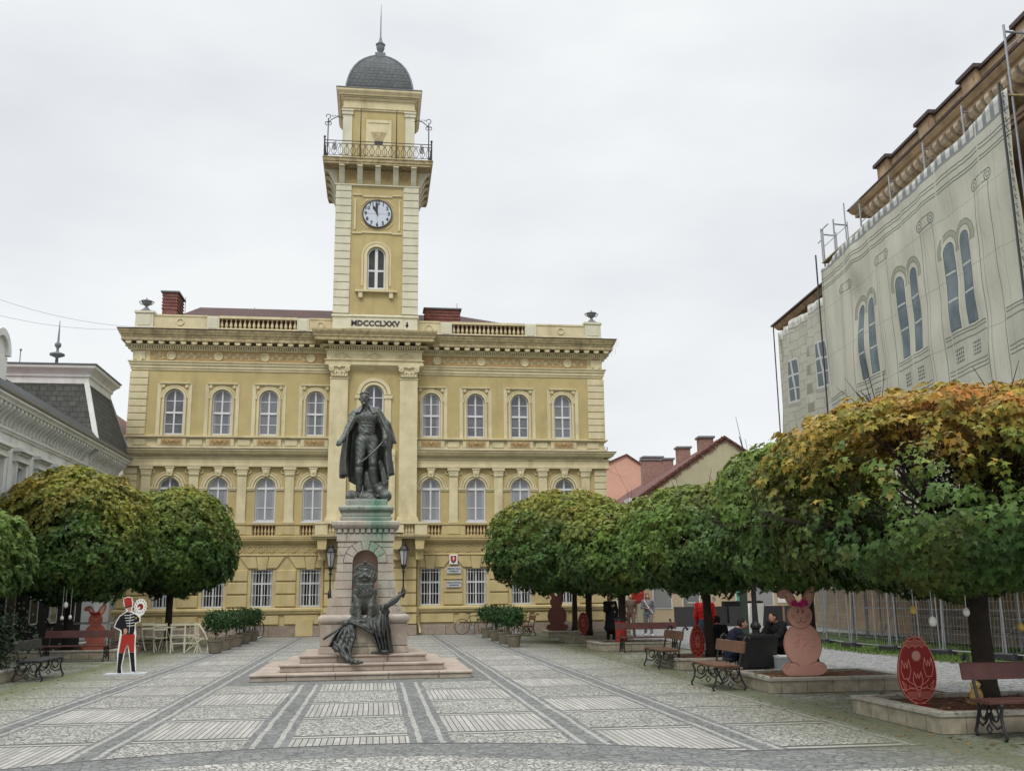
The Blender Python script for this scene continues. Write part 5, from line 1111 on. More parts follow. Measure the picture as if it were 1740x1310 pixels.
# printed protective netting (flat printed cloth hung in waves)
def tarpmat():
    m_, nt, b, vec = mstart('printed_netting', False); u, y, z = sepv(vec)
    u = u+(noise(vec, .8, 2)-.5)*.10; z = z+(noise(mapv(vec, loc=(5,1,3)), .7, 2)-.5)*.10
    c = cmix(ramp(noise(vec, .5, 5, .6), (.35, 0.), (.65, 1.)), (.46,.46,.38), (.52,.52,.44))
    pu = (u+2.95).mod(3.4)                                          # columns at pu = 1.7
    col = near(pu, 1.7, .42); c = cmix(col*(z < 13.1), c, (.50,.495,.42)); c = cmix(near((pu-1.7).abs(), .43, .018)*(z < 13.1), c, (.20,.205,.17)); c = cmix(near(pu, 1.95, .02)*(z < 13.1), c, (.33,.335,.28))
    q = (pu-1.7).abs(); r1 = ((q-.42)*(q-.42)+(z-13.3)*(z-13.3)).sqrt(); cap = mxx(near(r1, .17, .022), near(r1, .08, .02)); cap = mxx(cap, mxx(near(z, 13.47, .02), near(z, 13.15, .02))*(q < .45)); c = cmix(cap, c, (.18,.185,.16))
    pw = (u-.5+1.7+.05).mod(3.4)-1.7; inw = inr(u, -1.2, 9.0)                              # window pairs
    d = (pw.abs()-.50).abs()
    def arch(hw, zb=9.4, zs=11.9): return inw*mxx((d < hw)*inr(z, zb, zs), (((d*d)+(z-zs)*(z-zs)).sqrt() < hw)*(z > zs-.01))
    rr = ((d*d)+(z-11.95)*(z-11.95)).sqrt(); hood = inr(rr, .44, .60)*(z > 11.75)*inw; c = cmix(hood, c, (.31,.32,.25)); c = cmix(mxx(near(rr, .60, .016), near(rr, .43, .016))*(z > 11.75)*inw, c, (.19,.195,.16))
    c = cmix(arch(.36, 9.32), c, (.50,.51,.43)); c = cmix(arch(.30, 9.38), c, (.10,.12,.125)); c = cmix(arch(.265, 9.42), c, cmix(ramp(noise(vec, 1.2, 3), (.4,0.),(.6,1.)), (.13,.165,.185), (.19,.225,.245)))
    c = cmix(arch(.265, 9.42)*mxx(near(z, 10.35, .03), near(z, 11.2, .03)), c, (.50,.51,.46))
    low = q > .5; sl = inr(z, 8.1, 9.3)*low; c = cmix(sl, c, (.44,.445,.38))
    for zz in (9.3, 9.2, 9.02, 8.22, 8.1, 7.98): c = cmix(near(z, zz, .018)*low, c, (.16,.165,.14))
    g = inw*inr(z, 8.38, 8.86)*inr(d, -.1, .24)*mxx((u*9).mod(1.0) > .38, 0)*((z*8.5).mod(1.0) > .35); c = cmix(g, c, (.09,.095,.09))
    for zz in (14.32, 14.2, 13.98, 13.88): c = cmix(near(z, zz, .02), c, (.16,.165,.14))
    den = inr(z, 14.72, 15.2); c = cmix(den, c, cmix(((u*2.1).mod(1.0) > .5), (.22,.235,.23), (.50,.51,.49))); c = cmix(inr(z, 14.62, 14.72), c, (.24,.25,.24))
    c = cmix(near((u*.39).mod(1.0), .5, .012), c, (.50,.50,.42))
    c = cmix(mxx(near((z*.5).mod(1.0), .5, .008), near((u*.39+.3).mod(1.0), .5, .005))*.5, c, (.27,.27,.24)); setc(nt, b, c); b.inputs['Roughness'].default_value = .9; b.inputs['Specular IOR Level'].default_value = .15; setbump(nt, b, noise(mapv(vec, (2.5,1,.6)), 2.2, 5, .6, .6), .35, .1); return m_
TM = tarpmat()
NT = empty('scaffold_netting', (17.5, 26, 0), R(90-4.4), 'large printed beige netting with drawn arched windows hung over the church front', 'netting')
def tw(u, z): return .03*math.sin(u*1.7+z*.35)+.025*math.sin(u*4.1-z*.9)+.010*math.sin(u*9+1.5*math.sin(z*.7)+z*.5)+.02*math.cos(z*3.1+u*.8)*math.exp(-((u-1)/5)**2)+.045*math.exp(-((u+1.6-z*.10)/.10)**2)-.04*math.exp(-((u-10.3+z*.06)/.12)**2)+.03*math.exp(-((u-4.9+z*.03)/.08)**2)+.10*math.exp(-((u-9.3)/1.2)**2)*math.sin(z*.8)+.03*math.sin(z*1.3+u)+.12*math.exp(-((u-7.8)/.5)**2)*math.sin(z*1.9)
def tarp(a, b): 
    u = 11.2-14.2*a; top = 15.0+.03*math.sin(u*2.2)-(.25 if u > 9 else 0)*((u-9)/2.2 if u > 9 else 0)+(.25*max(0, -u)/3); z = top-(top-2.4)*b; return (u, .26+tw(u, z)*.8, z)
sheet('netting_sheet', TM, NT, tarp, 110, 80, .015)
sheet('netting_return', TM, NT, lambda a, b: (11.2+.06*math.sin(b*9), .26-2.2*a, 14.8-12.4*b), 12, 30, .015)
N2 = empty('side_netting', (17.5, 26, 0), R(90-4.4), 'printed netting with drawn stone blocks and square windows over the rear wing', 'netting')
def tarp2(a, b): u = 22.2-10.9*a; z = 15.0+.05*math.sin(u*3)-12.5*b; return (u, -1.5+.10*math.sin(u*1.9+z*.5)+.07*math.sin(u*5+z), z)
def tarp2mat():
    m_, nt, b, vec = mstart('printed_block_netting', False); u, y, z = sepv(vec); u = u+(noise(vec, .9, 2)-.5)*.2; z = z+(noise(mapv(vec, loc=(5,1,3)), .9, 2)-.5)*.2
    c = cmix(ramp(noise(vec, .8, 5, .6), (.35, 0.), (.65, 1.)), (.40,.40,.33), (.48,.48,.41)); row = (z*2.3).floor(); jl = mxx(near((z*2.3).mod(1.0), .03, .05), near((u*1.05+row*.5).mod(1.0), .03, .022)); c = cmix(jl, c, (.27,.27,.23))
    bc = near((u-18.0), 0, .3)*((row).mod(2.0) > .5); c = cmix(bc, c, (.27,.25,.21))
    for uc in (20.2, 16.5):
        d = (u-uc).abs(); c = cmix((d < .5)*inr(z, 10.9, 13.1), c, (.52,.53,.50)); c = cmix((d < .40)*inr(z, 11.0, 13.0)*(1-near(d, 0, .05))*(1-mxx(near(z, 12.25, .05), near(z, 11.6, .03))), c, (.14,.17,.19)); c = cmix((d < .7)*inr(z, 10.7, 10.85), c, (.33,.33,.28))
    c = cmix(inr(z, 14.6, 14.95)*((u*2.3).mod(1.0) > .45), c, (.55,.56,.53)); c = cmix(near(z, 14.55, .03), c, (.25,.25,.22))
    setc(nt, b, c); b.inputs['Roughness'].default_value = .9; return m_
sheet('netting_sheet', tarp2mat(), N2, tarp2, 60, 50, .015); sheet('netting_edge', tarp2mat(), N2, lambda a, b: (22.2, -1.5-1.2*a, 15-12.5*b), 4, 20, .015)
SF = empty('scaffolding', (17.5, 26, 0), R(90-4.4), 'grey tubular steel scaffolding standing against the netted church front', 'scaffolding')
us = [-2.95, -.35, 2.2, 4.8, 7.4, 10.0, 11.2]
for i, u in enumerate(us):
    y = .07; top = 16.1 if i < 5 else 16.5
    if i == 0: top = 17.2
    MB().tube([(u,y,0),(u,y,top)], .036, 6).build('post', M['galv'], SF); MB().tube([(u,-.5,0),(u,-.5,top-.1)], .028, 6).build('post', M['galv'], SF)
    MB().tube([(u,y,top-.2),(u,-.5,top-.25)], .034, 6).tube([(u,y,top-.75),(u,-.5,top-.25)], .018, 5).build('cross_tube', M['galv'], SF)
for z in (1.1, 2.3, 15.1):
    MB().tube([(-3,.06,z),(11.2,.06,z)], .024, 6).build('rail', M['galv'], SF)
MB().tube([(7.4,.07,16.25),(8.3,.07,16.25)], .024, 6).tube([(10,.3,16.3),(10.8,.3,16.3)], .024, 6).tube([(8.3,.3,15.0),(8.3,.3,16.5)], .026, 6).tube([(10.8,.3,15.0),(10.8,.3,16.4)], .026, 6).tube([(10.8,.3,15.9),(11.2,.3,15.9)], .02, 6).build('top_frame', M['galv'], SF)
MB().box(-3, 11.2, -.5, .2, 15.02, 15.07).build('deck', M['grime'], SF)
for u0, u1 in ((-3, .2), (2.2, 4.8), (5.6, 8.0)): MB().tube([(u0,.31,1.95),(u1,.31,.3)], .022, 6).build('brace', M['galv'], SF)
for u in (-2.95, 11.25, 22.25): MB().tube([(u,.42 if u < 20 else -1.3,2.2),(u,.42 if u < 20 else -1.3,15.4)], .035, 6).build('edge_post', M['dark'], SF)
mb = MB()
for k in range(26): z = 9+k*.25; mb.tube([(-2.95+.0,.3,z),(-3.05,.42,z+.06),(-2.95,.3,z+.12)], .012, 4)
mb.build('lacing', M['dark'], SF)
def skirt(a, b): u = 13-18*a; return (u, .25+1.15*b+.03*math.sin(u*2), 2.95-.75*b+.09*math.sin(u*2.1)*b*(1-.3*b)+.05*math.sin(u*9)*b)
sheet('canopy', mat('grey_green_canopy', (.17,.19,.165), .7, .25, 2, .3, 10, streak=.5, dark=(.30,.32,.30)), SF, skirt, 110, 6, .02)
sheet('corrugated_hoarding', mat('pale_corrugated_sheet', (.36,.375,.37), .6, .1, 2, .05), SF, lambda a, b: (2.2-8.2*a, .5+.05*math.sin((2.2-8.2*a)*42), 3.1-.85*b), 300, 2, .01)
for i in range(11): u = -5+i*1.6; MB().tube([(u,1.35,0),(u,1.35,2.2)], .024, 6).build('canopy_post', M['galv'], SF)
# building site fence in front
FP = [(16.4,37.4),(15.5,35.0),(14.95,32.4),(14.57,29.9),(14.69,27.7),(14.98,25.5),(15.41,23.4),(15.9,21.3),(16.3,19.2)]
names = ['furthest mesh fence panel, behind the rabbit cutout', 'mesh fence panel second from the rabbit ears', 'mesh fence panel leaning back beside the rabbit cutout', 'mesh fence panel midway between rabbit and large red egg', 'mesh fence panel just left of the large red egg', 'mesh fence panel directly behind the large red egg', 'mesh fence panel between large egg and nearest trunk', 'mesh fence panel right of the nearest tree trunk']
for i, (a, b) in enumerate(zip(FP, FP[1:])):
    a, b = Vector(a), Vector(b); L = (b-a).length-.08; f = empty('fence_panel', (a.x, a.y, 0), math.atan2(b.y-a.y, b.x-a.x), names[i], 'fence', 'building site fence panels'); ln = .10 if i % 2 else -.02
    def q(x, z): return (x, ln*z/2, z)
    MB().tube([q(.03,.14),q(.03,2.05),q(L,2.05),q(L,.14),q(.03,.14)], .021, 6).build('frame', M['galv'], f)
    mb = MB()
    for k in range(1, 9): mb.tube([q(.03,.14+k*.212), q(L,.14+k*.212)], .005, 3, cap=False)
    for k in range(1, 18): mb.tube([q(L*k/18,.14), q(L*k/18,2.05)], .004, 3, cap=False)
    mb.build('mesh', M['galv'], f); MB().cbox(-.34, .36, -.16, .16, 0, .17, .02).build('foot', M['dark'], f)
# ================================================================ white building on the left
LB = empty('white_building', (-11.4, 30, 0), 0, 'pale grey two storey building with dentilled cornice and slate mansard pavilion', 'building')
mb = MB()
WY = [y for y in (-18.4,-16.4,-14.4,-12.4,-10.4,-8.4,-6.4,-4.4,-2.4,-.4,1.55,3.5,5.45,7.4,9.35)]
def wallx(mb, y0, y1, z0, z1, yc, hw, zb, zt, arch=False):          # wall facing +x with an opening
    t = MB(); hole_wall(t, y0, y1, z0, z1, yc, hw, zb, zt, 0, .2, arch); mb.add([(-p[1], p[0], p[2]) for p in t.v], t.f)
for i, y in enumerate(WY): wallx(mb, y-1.0 if i else -26, y+.98 if i < len(WY)-1 else 10.9, 4.0, 7.05, y, .38, 4.3, 5.85)
for y in (13.0,): wallx(mb, 10.9, 15.9, 4.0, 7.05, 14.3, .42, 4.3, 5.9, True)
ys = [-20,-16.5,-13,-9.5,-6,-2.5,1,4.5,8,12.8]
for i, y in enumerate(ys): wallx(mb, y-1.75 if i else -26, (y+1.75) if i < len(ys)-1 else 15.9, 0, 4.0, y, 1.42, .05, 2.35, True)
mb.face([(0,-26,7.05),(0,15.9,7.05),(0,15.9,8),(0,-26,8)]); mb.face([(0,15.9,0),(-12,15.9,0),(-12,15.9,8),(0,15.9,8)]); mb.face([(0,-26,0),(-12,-26,0),(-12,-26,8),(0,-26,8)])
mb.build('wall', M['wcream'], LB)
for y in WY:
    w = MB().box(-.16, -.1, y-.38, y-.32, 4.3, 5.85).box(-.16, -.1, y+.32, y+.38, 4.3, 5.85).box(-.16, -.1, y-.03, y+.03, 4.3, 5.85).box(-.16, -.1, y-.38, y+.38, 5.3, 5.36).box(-.16, -.1, y-.38, y+.38, 5.78, 5.85).build('window', M['white'], LB)
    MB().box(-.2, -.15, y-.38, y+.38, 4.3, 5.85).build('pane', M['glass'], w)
    h = MB().box(0, .1, y-.5, y-.4, 4.2, 6.0).box(0, .1, y+.4, y+.5, 4.2, 6.0).box(0, .16, y-.6, y+.6, 6.0, 6.08).box(0, .12, y-.52, y+.52, 6.08, 6.3).box(0, .28, y-.66, y+.66, 6.3, 6.36).box(0, .22, y-.62, y+.62, 6.36, 6.42)
    for k in range(9): h.box(0, .2, y-.55+k*.13, y-.5+k*.13, 6.22, 6.3)
    h.build('window_hood', M['wcream'], w)
for y in ys[:-1]:
    MB().box(-.6, -.3, y-1.42, y+1.42, 0, 3.8).build('shop_front', M['glassd'], LB)
MB().box(.02, .14, -12, 11.2, 0, 2.75).build('shaded_arcade_slab', M['black'], LB)  # black slab stands for the shade in the arcades behind the shop windows
for y in (-7.5,-4.2,-.6,.9,3.4,5.6,7.7,9.9):
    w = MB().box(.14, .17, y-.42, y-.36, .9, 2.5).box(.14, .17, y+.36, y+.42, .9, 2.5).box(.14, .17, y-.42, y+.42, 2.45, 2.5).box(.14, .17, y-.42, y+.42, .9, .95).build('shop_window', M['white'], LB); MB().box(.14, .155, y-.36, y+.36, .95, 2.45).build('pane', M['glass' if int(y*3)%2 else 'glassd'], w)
y = 14.3; w = MB(); w.band(0, 0, .36, .42, 0, .06); w.box(-.03,.03,0,.06,-1.6,.4); w.box(-.42,.42,0,.06,-.04,.04); w.v = [(-.16-p[1]+.06, y+p[0], 5.9+p[2]) for p in w.v]; w = w.build('arched_window', M['white'], LB)
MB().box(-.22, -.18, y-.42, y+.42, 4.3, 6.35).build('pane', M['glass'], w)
t = MB(); t.band(0, 0, .44, .52, -.06, 0); t.band(0, 0, .56, .7, -.1, 0); t.v = [(-p[1], y+p[0], 5.9+p[2]) for p in t.v]; t.build('archivolt', M['wcream'], w)
PL = [(0,-26),(0,15.9),(-2,15.9)]
def lm(prof, nm, m_): MB().sweep(PL, prof).build(nm, M[m_], LB)
lm([(0,6.75),(.05,6.76),(.05,6.82),(.1,6.84),(.1,6.9),(0,6.92)], 'string_course', 'wcream')
for a, b in ((-26, 10.6), (11.0, 15.9)):
    mb = MB(); n = int((b-a)/.36)
    for i in range(n):                                              # S-shaped cornice brackets
        yy = a+.2+i*.36; pr_ = [(0,7.0),(.05,7.0),(.1,7.15),(.2,7.26),(.3,7.32),(.38,7.42),(.38,7.52),(0,7.52)]; m_ = len(pr_)
        mb.add([(x, yy+s*.07, z) for s in (-1,1) for x, z in pr_], [tuple(range(m_)), tuple(range(2*m_-1,m_-1,-1))]+[(k,k+m_,(k+1)%m_+m_,(k+1)%m_) for k in range(m_)])
    mb.build('cornice_brackets', M['wcream'], LB)
lm([(0,7.52),(.4,7.53),(.42,7.6),(.5,7.66),(.5,7.72),(0,7.75)], 'cornice', 'wcream')
lm([(0,7.76),(.51,7.73),(.56,7.78),(.58,7.86),(.54,7.88),(0,7.9)], 'gutter', 'galv')
MB().add([(.45,-26,7.9),(.45,11,7.9),(.1,11,8.32),(.1,-26,8.32)], [(0,1,2,3)]).add([(.45,-26,7.9),(.1,-26,8.32),(-1,-26,7.9)], [(0,1,2)]).build('slate_skirt', M['slate'], LB)
MB().add([(.1,-26,8.33),(.1,10.8,8.33),(-2.6,10.8,8.95),(-2.6,-26,8.95),(-9,10.8,8),(-9,-26,8)], [(0,1,2,3),(3,2,4,5)]).build('tiled_roof', M['rtile'], LB)
# mansard pavilion
X1, Y0, Y1 = .42, 10.6, 16.1; x1, y0_, y1_ = -.28, 11.15, 14.5; X0, x0_ = -5.2, -4.5
MB().add([(X0,Y0,7.85),(X1,Y0,7.85),(X1,Y1,7.85),(X0,Y1,7.85),(x0_,y0_,10.35),(x1,y0_,10.35),(x1,y1_,10.35),(x0_,y1_,10.35)], [(0,1,5,4),(1,2,6,5),(2,3,7,6),(3,0,4,7)]).build('mansard_roof', M['mslate'], LB)
mb = MB(); q8 = [((X1,Y0),(x1,y0_)),((X1,Y1),(x1,y1_)),((X0,Y0),(x0_,y0_))]
for (a, b), (c, d) in q8:
    mb.add([(a-.15,b-.03,7.9),(a+.05,b-.05,7.9),(a+.03,b+.12,7.9),(c-.15,d-.03,10.36),(c+.05,d-.05,10.36),(c+.03,d+.12,10.36)], [(0,1,4,3),(1,2,5,4),(0,3,5,2)])
split_build(mb, 'hip_trim', M['wcream'], LB)
MB().sweep([(x0_,y0_),(x1,y0_),(x1,y1_),(x0_,y1_)], [(0,10.2),(.06,10.22),(.06,10.45),(.12,10.5),(.12,10.6),(.2,10.7),(.34,10.82),(.36,10.92),(0,10.97)], closed=True).build('mansard_cornice', M['wcream'], LB)
MB().sweep([(x0_,y0_),(x1,y0_),(x1,y1_),(x0_,y1_)], [(0,10.98),(.37,10.93),(.4,10.95),(.4,10.99),(-1.2,11.2)], closed=True).build('flat_roof', M['lead'], LB)
f = MB().box(-2.2, -1.6, 12.0, 12.6, 10.9, 11.25).build('finial_base', M['lead'], LB)
MB().lathe([(.07,11.2),(.06,11.55),(.3,11.65),(.3,11.72),(.06,11.8),(.05,11.95),(.13,12.05),(.13,12.15),(.05,12.22),(.03,12.7),(.012,13.15)], -1.9, 12.3, 12).build('spire', M['lead'], f, smooth=True)
MB().tube([(-3.0,11.3,10.9),(-3.0,11.3,11.6)], .02, 5).ball((-3,11.3,11.62), .05).build('vent_pipe', M['lead'], LB)
mb = MB().box(-1.6, .2, -.35, 1.1, 8.1, 8.9); t = MB(); t.band(0, 0, .5, .72, -1.6, .0, 0, math.pi, 12); t.disc(0, 0, .5, -1.5, -.15, 20); mb.add([(.28-(p[1]+1.6) if False else .28+min(0,-(p[1]+1.6)), +.45+p[0], 8.95+p[2]) for p in t.v], t.f)
mb.build('dormer', M['wcream'], LB)
# ================================================================ houses further back
def house(name, loc, rz, w0, w1, ln, ze, xr, zr, wm, rm, label, ov=.35, ground=0):
    h = empty(name, loc, rz, label, 'house')
    MB().add([(w0,0,ground),(w1,0,ground),(w1,0,ze),(xr,0,zr-.15),(w0,0,ze),(w0,ln,ground),(w1,ln,ground),(w1,ln,ze),(xr,ln,zr-.15),(w0,ln,ze)], [(0,1,2,3,4),(5,9,8,7,6),(0,4,9,5),(1,6,7,2)]).build('wall', M[wm], h)
    sl = (zr-ze)/(xr-w0); a = w0-ov; za = ze-sl*ov; sr = (zr-ze)/(w1-xr); b = w1+ov; zb = ze-sr*ov
    v = []
    for y in (-ov*.5, ln+ov): v += [(a,y,za),(xr,y,zr),(b,y,zb),(b,y,zb-.16),(xr,y,zr-.16),(a,y,za-.16)]
    r = MB().add(v, [(0,1,7,6),(1,2,8,7),(5,11,10,4),(4,10,9,3),(0,5,4,1),(1,4,3,2),(6,7,10,11),(7,8,9,10),(0,6,11,5),(2,3,9,8)]).build('roof', M[rm], h); return h, r
OH, ro = house('gabled_house', (20.34, 56, 0), R(-4.4), -5.2, 5.2, 34, 7.3, 0, 10.8, 'greenw', 'rtile', 'pale olive house with red tiled gable roof and a row of brick chimneys')
for y, w_, h_, x in ((2.5,.42,11.0,-.5), (8.5,.42,11.25,-.5), (13.5,.35,11.15,-.5), (18,.75,11.7,-.8)):
    c = MB().box(x-w_, x+w_, y-.4, y+.4, 9.5, h_).build('chimney', M['brickl'], OH); MB().box(x-w_-.1, x+w_+.1, y-.5, y+.5, h_, h_+.12).build('chimney_cap', M['lead'], c)
rag = MB()
for i in range(34): t = i/34; rag.obox((-5.2*t-.05, -.02, 10.55-3.5*t+random.uniform(-.08,.08)), (.14,0,-.08), (0,.02,0), (.02,0,random.uniform(.05,.14)))
rag.build('verge_mortar', M['brownw'], OH)
MB().box(-5.9, -5.4, -.4, 1.2, 6.85, 7.12).build('eave_box', M['white'], OH)
MB().box(-5.18, 5.18, -.06, 0, 0, 2.9).build('shop_front_wall', M['beige'], OH); MB().box(-.9, 5.18, -.12, 0, 0, .95).build('shop_plinth', M['brownw'], OH)
for x0, x1, z0, z1, m_ in ((-4.6,-3.6,.9,2.5,'glass'),(-2.9,-2.0,.1,2.5,'glassd'),(.2,.75,1.0,2.35,'green'),(1.15,2.3,1.0,2.35,'glassl')):
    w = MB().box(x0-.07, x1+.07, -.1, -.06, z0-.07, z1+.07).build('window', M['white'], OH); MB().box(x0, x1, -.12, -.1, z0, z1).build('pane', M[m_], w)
MB().box(1.15, 2.3, -.16, -.1, 2.0, 2.35).build('poster', M['gold'], OH); MB().box(2.6, 3.6, -.1, -.06, 1.1, 2.5).build('notice_board', M['whitel'], OH)
OK_, r2 = house('pink_house', (22.6, 92, 0), 0, -2.6, 3.4, 14, 13.25, 1.0, 14.8, 'pinkw', 'rtile', 'salmon pink house gable rising behind the town hall')
c = MB().box(3.0, 4.9, 1, 2.2, 12.5, 14.6).build('chimney', M['brick'], OK_); MB().box(2.9, 5.0, .9, 2.3, 14.6, 14.75).build('chimney_cap', M['lead'], c)
MB().tube([(-.9,1,13.5),(-.9,1,15.6)], .04, 5).tube([(-1.2,1,15.3),(-.6,1,15.3)], .03, 5).tube([(-1.2,1,15.3),(-1.2,1,15.6)], .03, 5).tube([(-.6,1,15.3),(-.6,1,15.6)], .03, 5).build('aerial', M['dark'], OK_)
house('red_roofed_house', (-14.6, 49, 0), 0, -5, 4.2, 16, 8.0, -.5, 12.2, 'wcream', 'rtile', 'house with a red tiled roof squeezed between white building and town hall')
# further row closing the street end
BR, _ = house('street_row_house', (31, 66, 0), R(-4.4), -5.5, 9, 20, 6.5, 2, 9.5, 'beige', 'btile', 'beige house at the end of the street behind the red rabbit')
# ================================================================ trees
def leafmat(name):
    m_, nt, b, vec = mstart(name, False); at = nt.nodes.new('ShaderNodeAttribute'); at.attribute_name = 'tint'
    setc(nt, b, S(at.outputs['Color'])); b.inputs['Roughness'].default_value = .5; b.inputs['Specular IOR Level'].default_value = .22
    tr = nt.nodes.new('ShaderNodeBsdfTranslucent'); nt.links.new(at.outputs['Color'], tr.inputs['Color']); mixs = nt.nodes.new('ShaderNodeMixShader'); mixs.inputs[0].default_value = .24
    nt.links.new(b.outputs[0], mixs.inputs[1]); nt.links.new(tr.outputs[0], mixs.inputs[2]); nt.links.new(mixs.outputs[0], nt.nodes['Material Output'].inputs[0]); return m_
LM = leafmat('maple_leaf')
LEAF = np.array([(0,-.1),(.16,-.04),(.48,-.14),(.34,.16),(.60,.42),(.26,.40),(.0,1.0),(-.26,.40),(-.60,.42),(-.34,.16),(-.48,-.14),(-.16,-.04)])*[1,1]
def leaves(name, parent, C, N, Dn, size, tint, shape=LEAF):         # centres, normals, down-pointing direction, size
    n = len(C); T = Dn-N*(Dn*N).sum(1)[:, None]; T /= np.linalg.norm(T, axis=1)[:, None]+1e-9; B = np.cross(N, T); k = len(shape)
    V = C[:, None]+(B[:, None]*shape[None, :, :1]+T[:, None]*shape[None, :, 1:])*size[:, None, None]
    V += N[:, None]*((np.abs(shape[:, 0])**1.5)*-.35)[None, :, None]*size[:, None, None]
    me = bpy.data.meshes.new(name); me.vertices.add(n*k); me.vertices.foreach_set('co', V.astype(np.float32).ravel()); me.loops.add(n*k); me.loops.foreach_set('vertex_index', np.arange(n*k, dtype=np.int32))
    me.polygons.add(n); me.polygons.foreach_set('loop_start', np.arange(0, n*k, k, dtype=np.int32)); me.update(calc_edges=True)
    a = me.color_attributes.new('tint', 'FLOAT_COLOR', 'POINT'); col = np.ones((n, k, 4), np.float32); col[:, :, :3] = tint[:, None]; a.data.foreach_set('color', col.ravel())
    me.materials.append(LM); o = bpy.data.objects.new(name, me); COL.objects.link(o); o.parent = parent; return o
def vn(P, f, seed):                                                 # cheap smooth noise from summed sines
    r = np.random.default_rng(seed); o = 0
    for _ in range(7): k = r.normal(0, f, 3); o = o+np.sin(P@k+r.uniform(0, 6.28))
    return o/7
def tree(loc, R_, zb, zt, tr, label, seed, n, ls, gold=.3, bare=0, dens=1.0, orange=0, h0=.2, lit_gain=.0, off=0., olive=0.):
    r = np.random.default_rng(seed); t = empty('maple_tree', (*loc, h0), 0, label, 'tree', 'globe maples along the square'); zb -= h0; zt -= h0; Hc = (zt-zb); zc = zb+Hc*.42
    # leaf clumps sit on a lumpy dome with a flat underside; each clump is an umbrella of drooping leaves
    nc = n//9; U = r.normal(0, 1, (nc, 3)); U /= np.linalg.norm(U, axis=1)[:, None]; lay = np.where(r.random(nc) < .75, r.uniform(.84, 1.03, nc), r.uniform(.45, .86, nc))
    P = U*lay[:, None]; sh = np.where(P[:, 2] > 0, (zt-zc), (zc-zb)); 
    prof = 1+.07*vn(U*3, 1.3, seed)+.06*vn(U*3, 3.4, seed+1)+.05*vn(U*3, 7., seed+2)
    X = np.stack([off+P[:, 0]*R_*prof, P[:, 1]*R_*prof, zc+np.sign(P[:, 2])*np.abs(P[:, 2])**.85*sh*prof*np.where(P[:, 2] < 0, 1+.22*vn(U*2.2, 2.4, seed+15)+.10*vn(U*3, 6, seed+16), 1)], 1)
    keep = (vn(U*3, 5.5, seed+12) < .42) | (lay < .86)
    if bare: g = vn(X, 1.5, seed+7)+.35*vn(X, 4, seed+9); mid = np.exp(-((X[:, 2]-zc-.1*Hc)/(.30*Hc))**2); keep &= ~((g > .50-.5*bare*mid) & (mid > .3) & (r.random(nc) < .88))
    X, U2 = X[keep], U[keep]; nc = len(X)
    k = 9; ph = r.uniform(0, 6.28, (nc, 1))+np.arange(k)*2*np.pi/k*1.0; rad = np.where(np.arange(k) < 3, .35, 1.0)*ls*r.uniform(.6, 1.25, (nc, k))
    out = U2*np.array([1, 1, .8]); out[:, 2] += .45; out /= np.linalg.norm(out, axis=1)[:, None]
    a = np.cross(out, [0.1, .2, 1.0]); a /= np.linalg.norm(a, axis=1)[:, None]; b = np.cross(out, a)
    dirs = a[:, None]*np.cos(ph)[..., None]+b[:, None]*np.sin(ph)[..., None]; C = X[:, None]+dirs*rad[..., None]+out[:, None]*(.25*ls-.5*rad**2/ls*.6)[..., None]
    N = out[:, None]*.9+dirs*.55+r.normal(0, .28, (nc, k, 3)); Dn = dirs*.8+np.array([0, 0, -.8])+r.normal(0, .25, (nc, k, 3))
    C, N, Dn = [q.reshape(-1, 3) for q in (C, N, Dn)]; N /= np.linalg.norm(N, axis=1)[:, None]; size = ls*r.uniform(.62, 1.15, len(C))
    # leaf colour: green below and inside, turning yellow, olive and rust over the top
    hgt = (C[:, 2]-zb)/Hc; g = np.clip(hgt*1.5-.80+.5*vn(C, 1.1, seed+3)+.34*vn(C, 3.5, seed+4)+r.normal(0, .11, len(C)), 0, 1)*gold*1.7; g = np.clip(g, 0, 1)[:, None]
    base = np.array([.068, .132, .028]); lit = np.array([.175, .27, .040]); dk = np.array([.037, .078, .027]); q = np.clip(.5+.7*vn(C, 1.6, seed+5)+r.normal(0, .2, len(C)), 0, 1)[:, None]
    col = dk*(1-q)+base*q; y = np.clip(.1+lit_gain+.9*(hgt-.35)+.6*vn(C, 2.1, seed+6), 0, 1)[:, None]; col = col*(1-y*.75)+lit*y*.75  # lit green grows with height: stronger light on the crown painted into the tint
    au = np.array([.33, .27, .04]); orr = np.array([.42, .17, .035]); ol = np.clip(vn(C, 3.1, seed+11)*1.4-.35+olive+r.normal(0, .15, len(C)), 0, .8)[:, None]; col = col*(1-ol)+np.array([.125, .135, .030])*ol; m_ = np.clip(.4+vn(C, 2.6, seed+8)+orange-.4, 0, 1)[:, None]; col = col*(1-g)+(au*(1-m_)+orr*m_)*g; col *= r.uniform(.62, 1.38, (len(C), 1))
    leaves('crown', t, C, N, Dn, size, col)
    # trunk and spreading limbs
    tk = MB(); z0 = zb+.35; lx = r.uniform(-.05, .05); tk.tube([(0,0,0),(lx*.3,0,.25),(lx*.6,.02,z0*.6),(lx,0,z0+.1)], [tr*1.35,tr*1.05,tr*.95,tr*1.1], 12); tk.build('trunk', M['bark'], t, smooth=True)
    lb = MB(); nb = 30 if bare > .8 else (18 if bare else 9)
